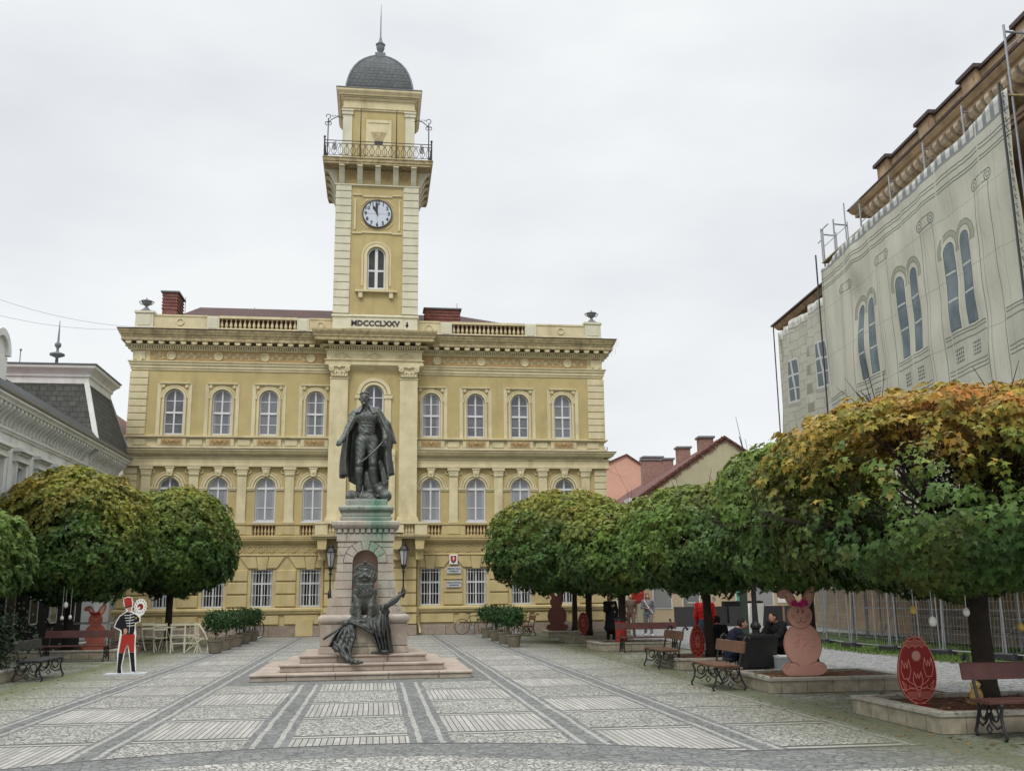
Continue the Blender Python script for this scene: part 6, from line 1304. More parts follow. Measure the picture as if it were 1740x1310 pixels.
    for i in range(nb):
        a_ = 2*math.pi*i/nb+r.uniform(-.2, .2); e = r.uniform(.1, 1.25); L = r.uniform(.62, .9); d = np.array([math.cos(a_)*math.cos(e), math.sin(a_)*math.cos(e), math.sin(e)]); end = np.array([d[0]*R_*L, d[1]*R_*L, z0+.1+max(.1, d[2])*(zt-z0)*L])
        end[0] += off; p0 = np.array([lx, 0, z0]); mid = p0*.5+end*.5+np.array([0, 0, .12*Hc])*r.uniform(-.4, 1)+r.normal(0, .06, 3); lb.tube([p0, (p0+mid)/2+r.normal(0,.03,3), mid, end], [tr*.5, tr*.32, tr*.22, .014], 6)
        for j in range(7 if bare else 3):
            s_ = mid+(end-mid)*r.uniform(-.4, .8); e2 = s_+(end-mid)*r.uniform(.4, .9)+r.normal(0, .22*R_*.4, 3); lb.tube([s_, (s_+e2)/2+r.normal(0, .05, 3), e2], [.022, .016, .007], 4, cap=False)
            if bare:
                for _ in range(3): e3 = e2+r.normal(0, .22, 3)+np.array([0,0,.08]); lb.tube([(s_+e2)/2, e3], [.011, .004], 3, cap=False)
    lb.build('branches', M['bark'], t); return t
tree((8.25, 13.05), 2.95, 1.69, 4.50, .145, 'nearest maple with orange and gold top leaves and thick dark trunk behind the bench', 5, 78000, .092, gold=1.0, bare=.95, orange=.40, olive=.45)
tree((8.02, 18.0), 1.85, 1.75, 4.56, .11, 'maple with bright yellow green top and bare branches right behind the tall rabbit cutout', 21, 27000, .112, lit_gain=.35, gold=.12, bare=1.15)
tree((7.85, 23.3), 2.05, 1.75, 4.30, .10, 'maple over the red egg cutout and the person in a red jacket', 33, 25000, .12, lit_gain=.1, gold=.30, bare=.8)
tree((7.70, 31.3), 2.0, 1.75, 4.5, .12, 'maple whose trunk rises beside the dark dressed pedestrian and red litter bin', 47, 18000, .14, lit_gain=.12, gold=.30, bare=.3)
tree((7.72, 36.4), 2.95, 1.80, 5.4, .12, 'dense maple nearest the town hall on the right side of the square', 52, 30000, .135, gold=.40, off=-.8)
tree((8.3, 42.0), 1.9, 2.0, 4.9, .11, 'far maple half hidden behind the others, over the brown cutout', 57, 9000, .18, gold=.2)
tree((-7.35, 38.0), 2.35, 1.9, 5.75, .12, 'rounded green maple beside the stacked chairs, left of the monument', 64, 27000, .145, gold=.30, orange=-.2)
tree((-9.35, 33.0), 2.45, 1.65, 5.75, .13, 'broad maple with golden top behind the uniformed figure cutout', 71, 32000, .135, gold=.55)
tree((-9.7, 24.0), 1.95, 1.5, 3.95, .12, 'bright green maple cut off by the left edge of the photo', 83, 21000, .12, lit_gain=.25, gold=.05)
# potted shrubs
def shrub(mb_par, c, rx, rz, n, seed, size=.06):
    r = np.random.default_rng(seed); U = r.normal(0, 1, (n, 3)); U /= np.linalg.norm(U, axis=1)[:, None]; L = r.uniform(.35, 1.08, n)[:, None]; C = np.array(c)+U*L*np.array([rx, rx, rz])*(1+.3*vn(U*3, 2.5, seed))[:, None]
    N = U+r.normal(0, .6, (n, 3)); N /= np.linalg.norm(N, axis=1)[:, None]; col = np.array([.035, .075, .024])*r.uniform(.6, 1.7, (n, 1)); S_ = np.array([(0,0),(.22,.4),(.16,.8),(0,1.1),(-.16,.8),(-.22,.4)])
    leaves('foliage', mb_par, C, N, U*.8+np.array([0,0,.3])+r.normal(0, .5, (n, 3)), size*r.uniform(.7, 1.5, n), col, S_)
lbl = [(-4.98,33.3,'potted evergreen shrub nearest the camera in the left row of pots'),(-4.95,35.3,'second nearest shrub of the left row of pots'),(-4.9,37.4,'middle shrub of the left row of pots'),(-4.88,39.6,'potted shrub second from the town hall in the left row'),(-4.86,42.0,'potted shrub closest to the town hall in the left row'),
 (4.62,33.9,'potted evergreen shrub nearest the camera in the right row of pots'),(4.60,36.2,'second nearest shrub of the right row of pots'),(4.58,38.6,'potted shrub third from the camera in the right row'),(4.56,41.6,'potted shrub closest to the parked bicycles')]
for i, (x, y, l) in enumerate(lbl):
    t = empty('potted_shrub', (x, y, 0), 0, l, 'potted shrub', 'potted evergreen shrubs in two rows'); MB().lathe([(.17,0),(.19,.02),(.25,.36),(.27,.37),(.27,.42),(.23,.42),(.22,.37)], 0, 0, 18).build('pot', M['terra'], t, smooth=False)
    MB().tube([(0,0,.38),(.02,0,.7),(0,.01,1.0)], .016, 5).build('stem', M['bark'], t); shrub(t, (0, 0, .96), .41, .33, 1300, 100+i, .085)
# ================================================================ planters
def planter(x0, x1, y0, y1, label, h=.25):
    t = empty('stone_planter', ((x0+x1)/2, (y0+y1)/2, 0), 0, label, 'planter', 'stone tree planters'); w, d = (x1-x0)/2, (y1-y0)/2; mb = MB()
    P_ = [(-w,-d),(w,-d),(w,d),(-w,d)]
    mb.sweep(P_, [(0,0),(0,h-.045)], closed=True); mb.sweep([(a*.9, b*.9) for a, b in P_], [(0,h-.045),(0,h-.10)], closed=True); b_ = mb.build('side', M['planter'], t)
    mb = MB(); c = .2
    for a, b, e, f in ((-w-.02,w+.02,-d-.02,-d+c),(-w-.02,w+.02,d-c,d+.02),(-w-.02,-w+c,-d+c+.003,d-c-.003),(w-c,w+.02,-d+c+.003,d-c-.003)): mb.box(a, b, e, f, h-.045, h)
    mb.build('coping', M['coping'], t); q = MB(); n = 26
    for i in range(n):
        for j in range(n): pass
    r = np.random.default_rng(int(x0*10+y0*7)); gx = np.linspace(-w+c-.01, w-c+.01, n); gy = np.linspace(-d+c-.01, d-c+.01, n); V = [(float(a), float(b), h-.05+float(r.uniform(-.012,.02))) for b in gy for a in gx]
    q.add(V, [(j*n+i, j*n+i+1, (j+1)*n+i+1, (j+1)*n+i) for j in range(n-1) for i in range(n-1)]).build('soil', M['mulch'], t)
    jt = MB()
    for k in range(1, 6): x = -w+2*w*k/6; jt.box(x-.004, x+.004, -d-.003, -d, 0, h-.05)
    for k in range(1, 4): y = -d+2*d*k/4; [jt.box(*sorted((s*w, s*(w+.003))), y-.004, y+.004, 0, h-.05) for s in (-1, 1)]
    return t
for a in ((6.78,9.4,11.73,14.0,'low stone planter in the right foreground holding the large red egg'), (6.75,9.4,16.95,18.9,'low stone planter holding the tall rabbit cutout'), (6.8,9.0,22.5,24.6,'small stone planter holding the narrow red egg beside a leaning trunk'),
          (6.75,9.3,30.4,32.2,'stone planter behind the dark frontal bench on the right'), (6.75,9.2,35.7,37.2,'stone planter around the trunk beside the round red egg'), (7.0,10.4,40.8,42.6,'furthest stone planter on the right with the brown cutout'),
          (-10.9,-7.75,22.6,24.6,'stone planter at the left edge with leafy ground plants'), (-10.6,-7.55,31.4,34.4,'stone planter behind the dark bench, holding the small red rabbit'), (-9.4,-6.95,36.6,39.2,'stone planter among the folded chairs on the left')): planter(*a)
# ================================================================ benches (local: length along x, sitter faces -y)
def bench(loc, rz, label, wood='plank', L=1.75, legs=2, ends=True):
    t = empty('park_bench', (*loc, 0), rz, label, 'bench', 'benches with cast iron legs'); h = L/2
    for j in range(3): MB().cbox(-h, h, -.28+j*.145, -.155+j*.145, .405, .44, .006).build('seat_slat', M[wood], t)
    bk = MB().obox((0, .245, .74), (h, 0, 0), (0, .014, .004), (0, -.025*-1*.6, .095)); bk.build('backrest', M[wood], t)
    for x in ([-h+.14, h-.14] if legs == 2 else [-h+.14, 0, h-.14]):
        mb = MB(); T_ = lambda p, r=.016: mb.tube([(x, a, b) for a, b in p], r, 6)
        T_([(-.3,0),(-.33,.04),(-.27,.16),(-.25,.28),(-.29,.38),(-.3,.40)], .02); T_([(.24,0),(.28,.05),(.22,.17),(.18,.28),(.17,.40),(.22,.6),(.28,.82),(.31,.90),(.36,.93),(.40,.90),(.38,.86)], .02)
        T_([(-.3,.395),(.18,.395)]); T_([(-.27,.17),(-.15,.12),(-.05,.18),(-.02,.28),(.05,.18),(.13,.13),(.22,.18)], .014)
        for cx in (-.13, .08): T_([(cx+.075*math.cos(a), .28+.085*math.sin(a)) for a in [2*math.pi*k/10 for k in range(11)]], .012)
        T_([(-.13,.2),(-.03,.37),(.08,.2)], .011); T_([(-.05,.1),(0,.05),(.05,.1),(0,.16),(-.05,.1)], .012)
        mb.ball((x,.395,.89), .032, 8, 6); mb.build('iron_leg', M['iron'], t, smooth=True)
    return t
bench((7.95, 11.35), 0, 'dark red bench at the right edge in front of the thick trunk', 'plankd', 1.85)
bench((6.28, 18.25), R(-90), 'brown bench seen end on, just left of the tall rabbit', 'plank', 1.5)
bench((6.75, 23.4), R(-90), 'brown bench seen end on beside the narrow red egg', 'plank', 1.5)
bench((8.15, 29.9), 0, 'dark bench facing the camera before the two walking people', 'plankd', 1.9)
bench((6.45, 43.2), R(-90), 'small far bench beside the potted shrubs on the right')
bench((-8.35, 30.4), 0, 'dark bench facing the camera in front of the small red rabbit', 'plankd', 1.9)
bench((-7.35, 23.9), R(90), 'black iron bench seen end on at the left edge', 'iron')
# ================================================================ painted board cutouts
def outline(pts, r=.006): return pts
def egg_pts(a, b, n=40, k=.12): return [(a*math.cos(t)*(1-k*math.sin(t)), b*math.sin(t)) for t in [2*math.pi*i/n for i in range(n)]]
def line(mb, pts, y, w=.009):                                       # flat painted line as a thin ribbon
    P_ = [Vector((p[0], p[1])) for p in pts]
    for a, b in zip(P_, P_[1:]):
        d = b-a
        if d.length < 1e-6: continue
        d.normalize(); n = Vector((-d.y, d.x))*w/2; mb.add([((a-n-d*w*.3).x,y,(a-n-d*w*.3).y),((b-n+d*w*.3).x,y,(b-n+d*w*.3).y),((b+n+d*w*.3).x,y,(b+n+d*w*.3).y),((a+n-d*w*.3).x,y,(a+n-d*w*.3).y)], [(0,1,2,3)])
def egg_board(loc, a, b, rz, label, style, z0=.25, mb_='redegg'):
    t = empty('egg_cutout', (*loc, z0), rz, label, 'egg cutout', 'painted wooden egg cutouts'); MB().prism([(x, z+b) for x, z in egg_pts(a, b)], -.012, .012).build('board', M[mb_], t)
    mb = MB(); y = -.015
    def L(p, w=.009): line(mb, [(x, z+b) for x, z in p], y, w)
    L(egg_pts(a*.985, b*.985)+[egg_pts(a*.985, b*.985)[0]], .010)
    wav = lambda z, n, am: [(x, z+am*abs(math.sin(math.pi*n*(x/w_+1)/2))) for w_ in [a*math.sqrt(max(.01, 1-(z/b)**2))*(1-.12*z/b)*.97] for x in np.linspace(-w_, w_, 33)]
    if style == 'large':
        L(wav(.28, 4, .03), .011); L(wav(-.26, 4, -.03) if False else [(x, -.26+.03*abs(math.sin(x*16))) for x in np.linspace(-a*.84, a*.84, 33)], .011); L([(x, .385-.02*abs(math.sin(x*22))) for x in np.linspace(-a*.5, a*.5, 30)], .011); L([(x, -.385+.025*abs(math.sin(x*18))) for x in np.linspace(-a*.45, a*.45, 30)], .010)
        for x in np.linspace(-a*.6, a*.6, 24): L([(x, .30), (x-.01, .365)], .005)
        for x in np.linspace(-a*.62, a*.62, 24): L([(x, -.355), (x+.012, -.275)], .005)
        for sx, cx, cz, q in ((-1,-.17,.0,1), (1,.17,.02,1), (-1,-.0,-.13,.8)):
            s = sx; L([(cx-.05,cz+.13*q),(cx-.075,cz),(cx-.04,cz-.11*q),(cx+.04,cz-.11*q),(cx+.075,cz),(cx+.05,cz+.13*q),(cx+.02,cz+.02),(cx,cz+.1*q),(cx-.02,cz+.02),(cx-.05,cz+.13*q)], .010)
        for s in (-1, 1): L([(0,-.34),(s*.04,-.2),(s*.12,-.16),(s*.17,-.11)], .009); L([(s*.2,-.25),(s*.24,-.14),(s*.18,-.2),(s*.2,-.25)], .008); L([(s*.14,-.2),(s*.08,-.25)], .008)
        for k in range(3):
            for dx, dz in ((-.013,0),(.013,0),(0,.022)): mb.disc(-.11+.11*k+dx, b+.405+dz, .008, y-.001, y, 6)
        for dx in (-.06, .06): mb.disc(dx, b-.42, .014, y-.001, y, 8)
        split_build(mb, 'painted_line', M['redline'], t, gap=.6); q = MB()
        q.prism([((.075 if k % 2 else .055)*math.cos(2*math.pi*k/36)+.0, .175+b+(.075 if k % 2 else .055)*math.sin(2*math.pi*k/36)) for k in range(36)], y-.002, y); q.build('painted_flower', M['bunny'], t)
    else:
        n = 12
        for k in range(n):
            t0 = 2*math.pi*k/n; L([(a*.12*math.cos(t0), b*.12*math.sin(t0)), (a*.34*math.cos(t0-.12), b*.34*math.sin(t0-.12)), (a*.45*math.cos(t0), b*.45*math.sin(t0)), (a*.34*math.cos(t0+.12), b*.34*math.sin(t0+.12)), (a*.12*math.cos(t0), b*.12*math.sin(t0))], .008)
            L([(a*.62*math.cos(t0-.2), b*.62*math.sin(t0-.2)), (a*.74*math.cos(t0), b*.74*math.sin(t0)), (a*.62*math.cos(t0+.2), b*.62*math.sin(t0+.2))], .008); mb.disc(a*.85*math.cos(t0+.26), b+b*.85*math.sin(t0+.26), .012, y-.001, y, 6)
        split_build(mb, 'painted_line', M['redline'], t, gap=.1)
    MB().box(-.12, .12, -.05, .06, -.04, .0).tube([(0,.02,0),(0,.02,b*.9)], .02, 6).build('support', M['redegg'], t); return t
egg_board((7.10, 12.75), .285, .43, R(6), 'large dark red egg board painted with tulips, in the foreground planter', 'large')
egg_board((7.42, 22.95), .235, .36, R(28), 'narrow red egg board with a flower rosette, leaning by a trunk', 'small')
egg_board((7.42, 35.95), .20, .37, R(5), 'small round red egg board beside a dark trunk near the town hall', 'small', z0=.33)
def rabbit(loc, s, label, rz=0, full=True, body='bunny', z0=.23, hair='magenta'):
    t = empty('rabbit_cutout', (*loc, z0), rz, label, 'rabbit cutout', 'painted wooden rabbit cutouts'); t.scale = (s, 1, s); B_ = M[body]
    E_ = lambda mb, cx, cz, rx, rz_, y0=-.012, y1=.012, n=30: mb.disc(cx, cz, rz_, y0, y1, n, rx)
    def re(cx, cz, rx, rz_, a, y0, y1, n=26): 
        c, q = math.cos(a), math.sin(a); return [(cx+rx*math.cos(u)*c-rz_*math.sin(u)*q, cz+rx*math.cos(u)*q+rz_*math.sin(u)*c) for u in [2*math.pi*i/n for i in range(n)]]
    E_(MB(), 0, .52, .345, .37).build('body', B_, t); 
    o = MB(); E_(o, -.235, .13, .165, .115, -.018, .006); E_(o, .235, .13, .165, .115, -.018, .006); o.prism([(-.25,.015),(.25,.015),(.25,.2),(-.25,.2)], -.0165, .005); o.build('feet', B_, t)
    E_(MB(), -.02, 1.0, .225, .22, -.015, .01).build('head', B_, t)
    er = MB().prism(re(.15, 1.29, .095, .24, R(-28), 0, 0), -.009, .011); er.build('ear', B_, t); el_ = MB().prism(re(-.17, 1.28, .085, .20, R(30), 0, 0), -.009, .011); el_.prism(re(-.30, 1.37, .115, .075, R(15), 0, 0), -.011, .009); el_.build('ear', B_, t)
    ln = MB(); y = -.0195
    line(ln, re(0, .52, .34, .365, 0, 0, 0, 40)[34:]+re(0, .52, .34, .365, 0, 0, 0, 40)[:27], -.0125, .008)
    line(ln, re(-.02, 1.0, .222, .217, 0, 0, 0, 40)[3:]+re(-.02, 1.0, .222, .217, 0, 0, 0, 40)[:1], -.0155, .008); line(ln, re(.15, 1.29, .093, .238, R(-28), 0, 0, 30)[:25], -.0095, .009); line(ln, re(.155, 1.30, .05, .17, R(-28), 0, 0, 30)[:25], -.0135, .006)
    line(ln, re(-.17, 1.28, .083, .198, R(30), 0, 0, 30)[:14], -.0095, .009); line(ln, re(-.30, 1.37, .113, .073, R(15), 0, 0, 30)+[(-.19,1.41)], -.0115, .009)
    for s_ in (-1, 1): line(ln, re(s_*.235, .13, .16, .11, 0, 0, 0, 30)[(0 if s_ > 0 else 2):(13 if s_ > 0 else 15)], y, .009); [line(ln, [(s_*(.27+.025*k), .17-.02*k), (s_*(.31+.02*k), .19-.025*k)], y, .006) for k in range(3)]
    if full:
        for x in (-.055, .035): E_(ln, x, 1.06, .017, .034, -.0175, -.016, 12); line(ln, [(x-.025,1.10),(x,1.12),(x+.02,1.105)], -.0165, .006)
        line(ln, [(-.10,.92),(-.085,.895),(-.05,.885),(-.02,.905),(-.01,.93),(-.005,.99)], -.0165, .009); line(ln, [(-.01,.93),(.0,.905),(.03,.885),(.07,.895),(.085,.92)], -.0165, .009)
        for k in range(3): line(ln, [(.09,.955+.02*k),(.15+.01*k,.97+.035*k)], -.0165, .006); line(ln, [(-.12,.955+.02*k),(-.19,.96+.035*k)], -.0165, .006)
        split_build(ln, 'painted_line', M['bunnyd'], t, gap=.08); d = MB(); r = random.Random(4)
        for i in range(34): a = r.uniform(0, 6.28); q = r.uniform(.05, .26); d.disc(q*math.cos(a), .56+q*math.sin(a)*.75, .007, -.0135, -.012, 6)
        d.build('painted_dot', M['redegg'], t); w = MB()
        for x in (-.050, .042): w.disc(x, 1.045, .013, -.019, -.0178, 10, .010)
        w.prism([(-.03,1.01),(-.005,.98),(.02,1.01),(-.005,1.02)], -.0175, -.016); w.build('eye_highlight', M['bunnyp'], t)
        MB().prism(re(.155, 1.30, .062, .18, R(-28), 0, 0), -.0125, -.009).prism(re(-.145, 1.26, .048, .15, R(33), 0, 0), -.0125, -.009).build('inner_ear', M['bunnyp'], t)
    else: split_build(ln, 'painted_line', M['bunnyd'], t, gap=.08)
    if hair:
        f = MB(); r = random.Random(9)
        for i in range(120):
            x = r.uniform(-.16, .12); z = 1.205+.02*math.sin(x*30)+r.uniform(-.03, .035); a = r.uniform(0, 6.28); f.tube([(x,-.03,z),(x+.05*math.cos(a),-.05+r.uniform(-.02,.02),z+.05*math.sin(a))], [.010,.002], 4)
        f.build('feather_tuft', M[hair], t)
    MB().box(-.02, .02, .012, .05, -.1, .9).build('support', M['brownw'], t); return t
rabbit((7.58, 17.42), 1.05, 'tall salmon pink rabbit board with a magenta feather tuft and smiling face', R(3))
rabbit((-8.32, 32.1), .9, 'small red rabbit board in the planter left of the uniformed figure', 0, True, 'redd', .2, 'red')
rabbit((7.40, 41.1), 1.15, 'plain brown rabbit board seen from behind near the town hall', 0, False, 'mauve', .24, None)
# uniformed figure board
HU = empty('soldier_cutout', (-5.68, 24.75, 0), R(2), 'flat painted board of a drummer in red shako, black braided jacket and red trousers', 'figure cutout')
HU.scale = (.95, 1, .96); MB().box(-.47, .50, -.22, .22, 0, .035).build('base', M['bin'], HU)
def zz(p): return [((x-280)/749*80*24.75/1685*1.0*1.0, (1215-z)/1310*140*24.75/1685+.035) for x, z in p]
sil = zz([(150,1218),(140,1000),(135,900),(160,600),(150,580),(60,530),(85,450),(130,360),(200,315),(232,285),(205,240),(180,190),(172,100),(230,70),(300,85),(322,150),(322,215),(310,290),(390,330),(450,390),(450,450),(380,480),(385,560),(400,640),(395,780),(410,880),(420,1000),(432,1200),(400,1215),(350,1190),(330,1050),(300,900),(280,760),(255,860),(235,1000),(215,1120),(235,1218)])
MB().prism(sil[::-1], -.012, .012).build('outline_board', M['whitel'], HU)
def hp(name, pts, m_, y=-.016, y1=-.012): MB().prism(zz(pts)[::-1], y, y1).build(name, M[m_], HU)
hp('jacket', [(205,325),(140,370),(98,450),(75,525),(165,565),(180,590),(185,640),(360,640),(372,560),(370,465),(430,450),(435,400),(385,350),(300,310),(245,300)], 'black')
hp('trousers', [(185,645),(160,905),(235,915),(278,765),(320,905),(385,905),(380,640)], 'red'); hp('boot', [(158,912),(152,1190),(165,1215),(220,1215),(205,1120),(232,915)], 'black'); hp('boot', [(318,910),(352,1100),(365,1190),(425,1205),(408,1100),(385,908)], 'black')
hp('shako', [(180,105),(232,80),(295,92),(312,195),(260,225),(205,235)], 'red'); hp('shako_peak', [(205,235),(312,200),(310,218),(215,250)], 'black', -.018, -.012); hp('face', [(235,250),(305,225),(300,285),(262,298)], 'skin'); hp('hand', [(205,560),(245,545),(268,585),(255,630),(215,635)], 'skin', -.02, -.016)
br = MB()
for k in range(5): (x0, z0), (x1, z1) = zz([(205+12*k, 352+40*k), (345+5*k, 330+44*k)]); line(br, [(x0, z0), ((x0+x1)/2, z0), (x1, z1)], -.018, .014)
line(br, zz([(295,330),(292,620)]), -.0185, .008); br.build('braid', M['whitel'], HU)
cx, cz_ = zz([(435,225)])[0]; dd = MB(); dd.prism([(cx+(.148+.012*math.cos(14*t))*math.cos(t), cz_+(.185+.012*math.cos(14*t))*math.sin(t)) for t in [2*math.pi*k/84 for k in range(84)]], -.011, .013); dd.prism(zz([(330,330),(330,380),(420,390),(500,330),(440,300)])[::-1], -.0105, .0125); dd.build('drum_board', M['whitel'], HU)
MB().disc(cx-.0, cz_, .075, -.015, -.011, 24, .07).build('drum_red', M['redegg'], HU); MB().prism([(cx,cz_),(cx-.06,cz_-.015),(cx-.05,cz_-.05),(cx-.01,cz_-.055)][::-1], -.018, -.015).build('drum_white', M['whitel'], HU)
d = MB()
for k in range(12): a = 2*math.pi*k/12; d.disc(cx+.115*math.cos(a), cz_+.145*math.sin(a), .011, -.014, -.011, 8, .016)
d.build('drum_mark', M['black'], HU); MB().band(*zz([(382,395)])[0], .016, .024, -.03, -.016, 0, 2*math.pi, 12).build('horn', M['gold'], HU)
# ================================================================ lamps and signs
def lantern(loc, label):
    t = empty('wall_lantern', loc, 0, label, 'lantern', 'black lanterns flanking the entrance')
    for k in range(6): a = math.pi/3*k+.5; b = a+math.pi/3; MB().add([(.2*math.cos(a),.2*math.sin(a),0),(.2*math.cos(b),.2*math.sin(b),0),(.11*math.cos(b),.11*math.sin(b),-.62),(.11*math.cos(a),.11*math.sin(a),-.62)], [(0,1,2,3)]).build('pane', M['lampglass'], t)
    mb = MB()
    for k in range(6): a = math.pi/3*k+.5; mb.tube([(.21*math.cos(a),.21*math.sin(a),0),(.115*math.cos(a),.115*math.sin(a),-.62)], .016, 5)
    mb.lathe([(.24,0),(.25,.03),(.16,.16),(.12,.2),(.13,.26),(.05,.34),(.03,.42)], 0, 0, 6); mb.lathe([(.12,-.62),(.13,-.66),(.07,-.78),(.04,-.82)], 0, 0, 6)
    mb.lathe([(.035,-.8),(.05,-.9),(.09,-.93),(.04,-.98),(.035,-1.5),(.045,-1.62),(.10,-1.78),(.09,-1.95),(.02,-2.08)], 0, 0, 10); mb.tube([(0,0,-.9),(0,.25,-.95),(0,.55,-.8)], .03, 6); mb.build('frame', M['iron'], t); return t
lantern((1.22, 44.95, 3.7), 'black iron wall lantern right of the monument under the balcony'); lantern((-1.97, 44.95, 3.62), 'black iron wall lantern left of the monument under the balcony')
SG_ = empty('coat_of_arms_sign', (3.51, 45.9, 3.32), 0, 'square white sign with a red shield and white double cross', 'sign'); MB().cbox(-.19, .19, -.03, 0, -.22, .22, .01).build('plate', M['whitel'], SG_)
sh = lambda s: [(-.13*s,.16*s),(-.13*s,-.02*s),(-.10*s,-.11*s),(0,-.18*s),(.10*s,-.11*s),(.13*s,-.02*s),(.13*s,.16*s)]
MB().prism(sh(1.0), -.034, -.03).build('shield', mat('shield_red', (.30,.006,.02), .5, .05, 5, 0), SG_); MB().box(-.013,.013,-.038,-.034,-.08,.13).box(-.07,.07,-.0375,-.034,.01,.035).box(-.045,.045,-.0375,-.034,.07,.093).build('double_cross', M['whitel'], SG_)
MB().prism([(-.085,-.115),(0,-.17),(.085,-.115),(.06,-.085),(.03,-.10),(0,-.075),(-.03,-.10),(-.06,-.085)], -.0365, -.034).build('triple_hill', M['navy'], SG_)
for z, a, b, l in ((2.84, 'MESTSKÝ ÚRAD', 'KOMÁRNO', 'grey plaque directly under the shield sign'), (2.22, 'VÁROSI HIVATAL', 'KOMÁROM', 'lower grey plaque between the two barred windows')):
    t = empty('wall_plaque', (3.53, 45.88, z), 0, l, 'sign', 'plaques under the shield sign'); MB().cbox(-.33, .33, -.025, 0, -.15, .15, .008).build('plate', M['bin'], t); text_mesh(a, .085, 'lettering', M['iron'], t, (0, -.028, .055), depth=.001, bold=.003); text_mesh(b, .085, 'lettering', M['iron'], t, (0, -.028, -.055), depth=.001, bold=.003)
LP = empty('street_lamp', (8.45, 21.9, 0), 0, 'black cast iron lamp post rising into the leaves beside the black bin', 'lamp post')
MB().lathe([(.13,0),(.13,.25),(.10,.3),(.085,.9),(.12,.93),(.12,.98),(.07,1.05),(.055,1.5),(.05,3.2),(.09,3.25),(.04,3.3)], 0, 0, 12).build('post', M['iron'], LP, smooth=False)
MB().lathe([(.10,3.3),(.17,3.7),(.2,3.72),(.08,3.9),(.02,4.0)], 0, 0, 6).build('lamp_head', M['lampglass'], LP)
BB = empty('black_bin', (8.2, 21.35, 0), 0, 'large black planter tub standing at the lamp post', 'planter'); MB().lathe([(.30,.12),(.31,.14),(.38,.74),(.42,.75),(.42,.80),(.36,.80),(.35,.76)], 0, 0, 4, sq=True, rot=R(45)).build('tub', M['iron'], BB); MB().box(-.22,.22,-.22,.22,0,.12).build('foot', M['iron'], BB)
WB = empty('white_crate', (8.68, 20.9, 0), 0, 'pale grey plastic crate with lid beside the tall rabbit', 'crate'); MB().lathe([(.17,0),(.18,.01),(.21,.32),(.21,.34)], 0, 0, 4, sq=True, rot=R(45)).build('crate', M['bin'], WB); MB().cbox(-.22,.22,-.22,.22,.34,.38,.01).build('lid', M['whitel'], WB)
AB = empty('advertising_board', (17.7, 45.5, 0), R(20), 'white folding pavement board outside the shop behind the lamp post', 'sign'); MB().obox((0,.12,.6),(.42,0,0),(0,.015,0),(0,-.1,.6)).build('panel', M['whitel'], AB); MB().obox((0,.38,.6),(.42,0,0),(0,.015,0),(0,.1,.6)).build('panel', M['whitel'], AB)
RB = empty('litter_bin', (7.52, 30.75, 0), 0, 'red litter bin standing against the trunk by the frontal bench', 'bin'); MB().lathe([(.15,.25),(.16,.27),(.18,.86),(.19,.88)], 0, 0, 14).build('drum', M['red'], RB); MB().lathe([(.19,.88),(.2,.9),(.2,.96),(.12,1.0)], 0, 0, 14).build('lid', M['iron'], RB); MB().tube([(0,.18,0),(0,.18,.9)], .02, 6).build('leg', M['iron'], RB)
# ================================================================ bicycles and rack
def bike(loc, rz, label, m_='dark'):
    t = empty('bicycle', (*loc, 0), rz, label, 'bicycle', 'bicycles at the rack')
    for x in (-.52, .52):
        w = MB(); w.band(x, .34, .315, .345, -.018, .018, 0, 2*math.pi, 28); w.build('tyre', M['iron'], t); s = MB()
        for k in range(14): a = math.pi*k/7; s.tube([(x,0,.34),(x+.315*math.cos(a),0,.34+.315*math.sin(a))], .003, 3, cap=False)
        s.ball((x,0,.34), .03, 8, 6); s.build('spokes', M['galv'], t)
    f = MB(); T_ = lambda a, b, r=.016: f.tube([(a[0],0,a[1]),(b[0],0,b[1])], r, 7)
    T_((-.2,.82),(-.08,.30)); T_((-.2,.80),(.36,.82)); T_((-.08,.30),(.36,.78)); T_((-.08,.30),(-.52,.34),.01); T_((-.2,.76),(-.52,.34),.01); T_((.36,.82),(.52,.34),.013); T_((.33,.95),(.38,.76)); f.build('frame', M[m_], t)
    MB().ball((-.235,0,.93), (.13,.06,.03), 10, 6).tube([(-.22,0,.92),(-.2,0,.8)], .013, 6).build('saddle', M['iron'], t); MB().tube([(.30,-.26,.98),(.36,-.2,1.0),(.33,0,.97),(.36,.2,1.0),(.30,.26,.98)], .012, 6).build('handlebar', M['galv'], t)
    MB().disc(-.08, .30, .09, -.04, -.03, 16).tube([(-.08,-.05,.30),(-.02,-.06,.16)], .01, 5).tube([(-.08,.05,.30),(-.14,.06,.44)], .01, 5).build('crank', M['galv'], t); return t
b0 = bike((4.38, 45.35), R(-4), 'dark bicycle parked against the town hall plinth, saddle to the left')
for (x, y, rz, l) in ((5.35, 44.9, 70, 'bicycle standing in the rack behind the right potted shrubs'), (5.85, 44.8, 78, 'second bicycle in the rack behind the right potted shrubs'), (-5.0, 44.6, 75, 'bicycle in the rack behind the left potted shrubs'), (-5.5, 44.7, 82, 'second bicycle in the rack behind the left potted shrubs')):
    c = copy_tree(b0); c.location = (x, y, 0); c.rotation_euler = (0, 0, R(rz)); c['label'] = l
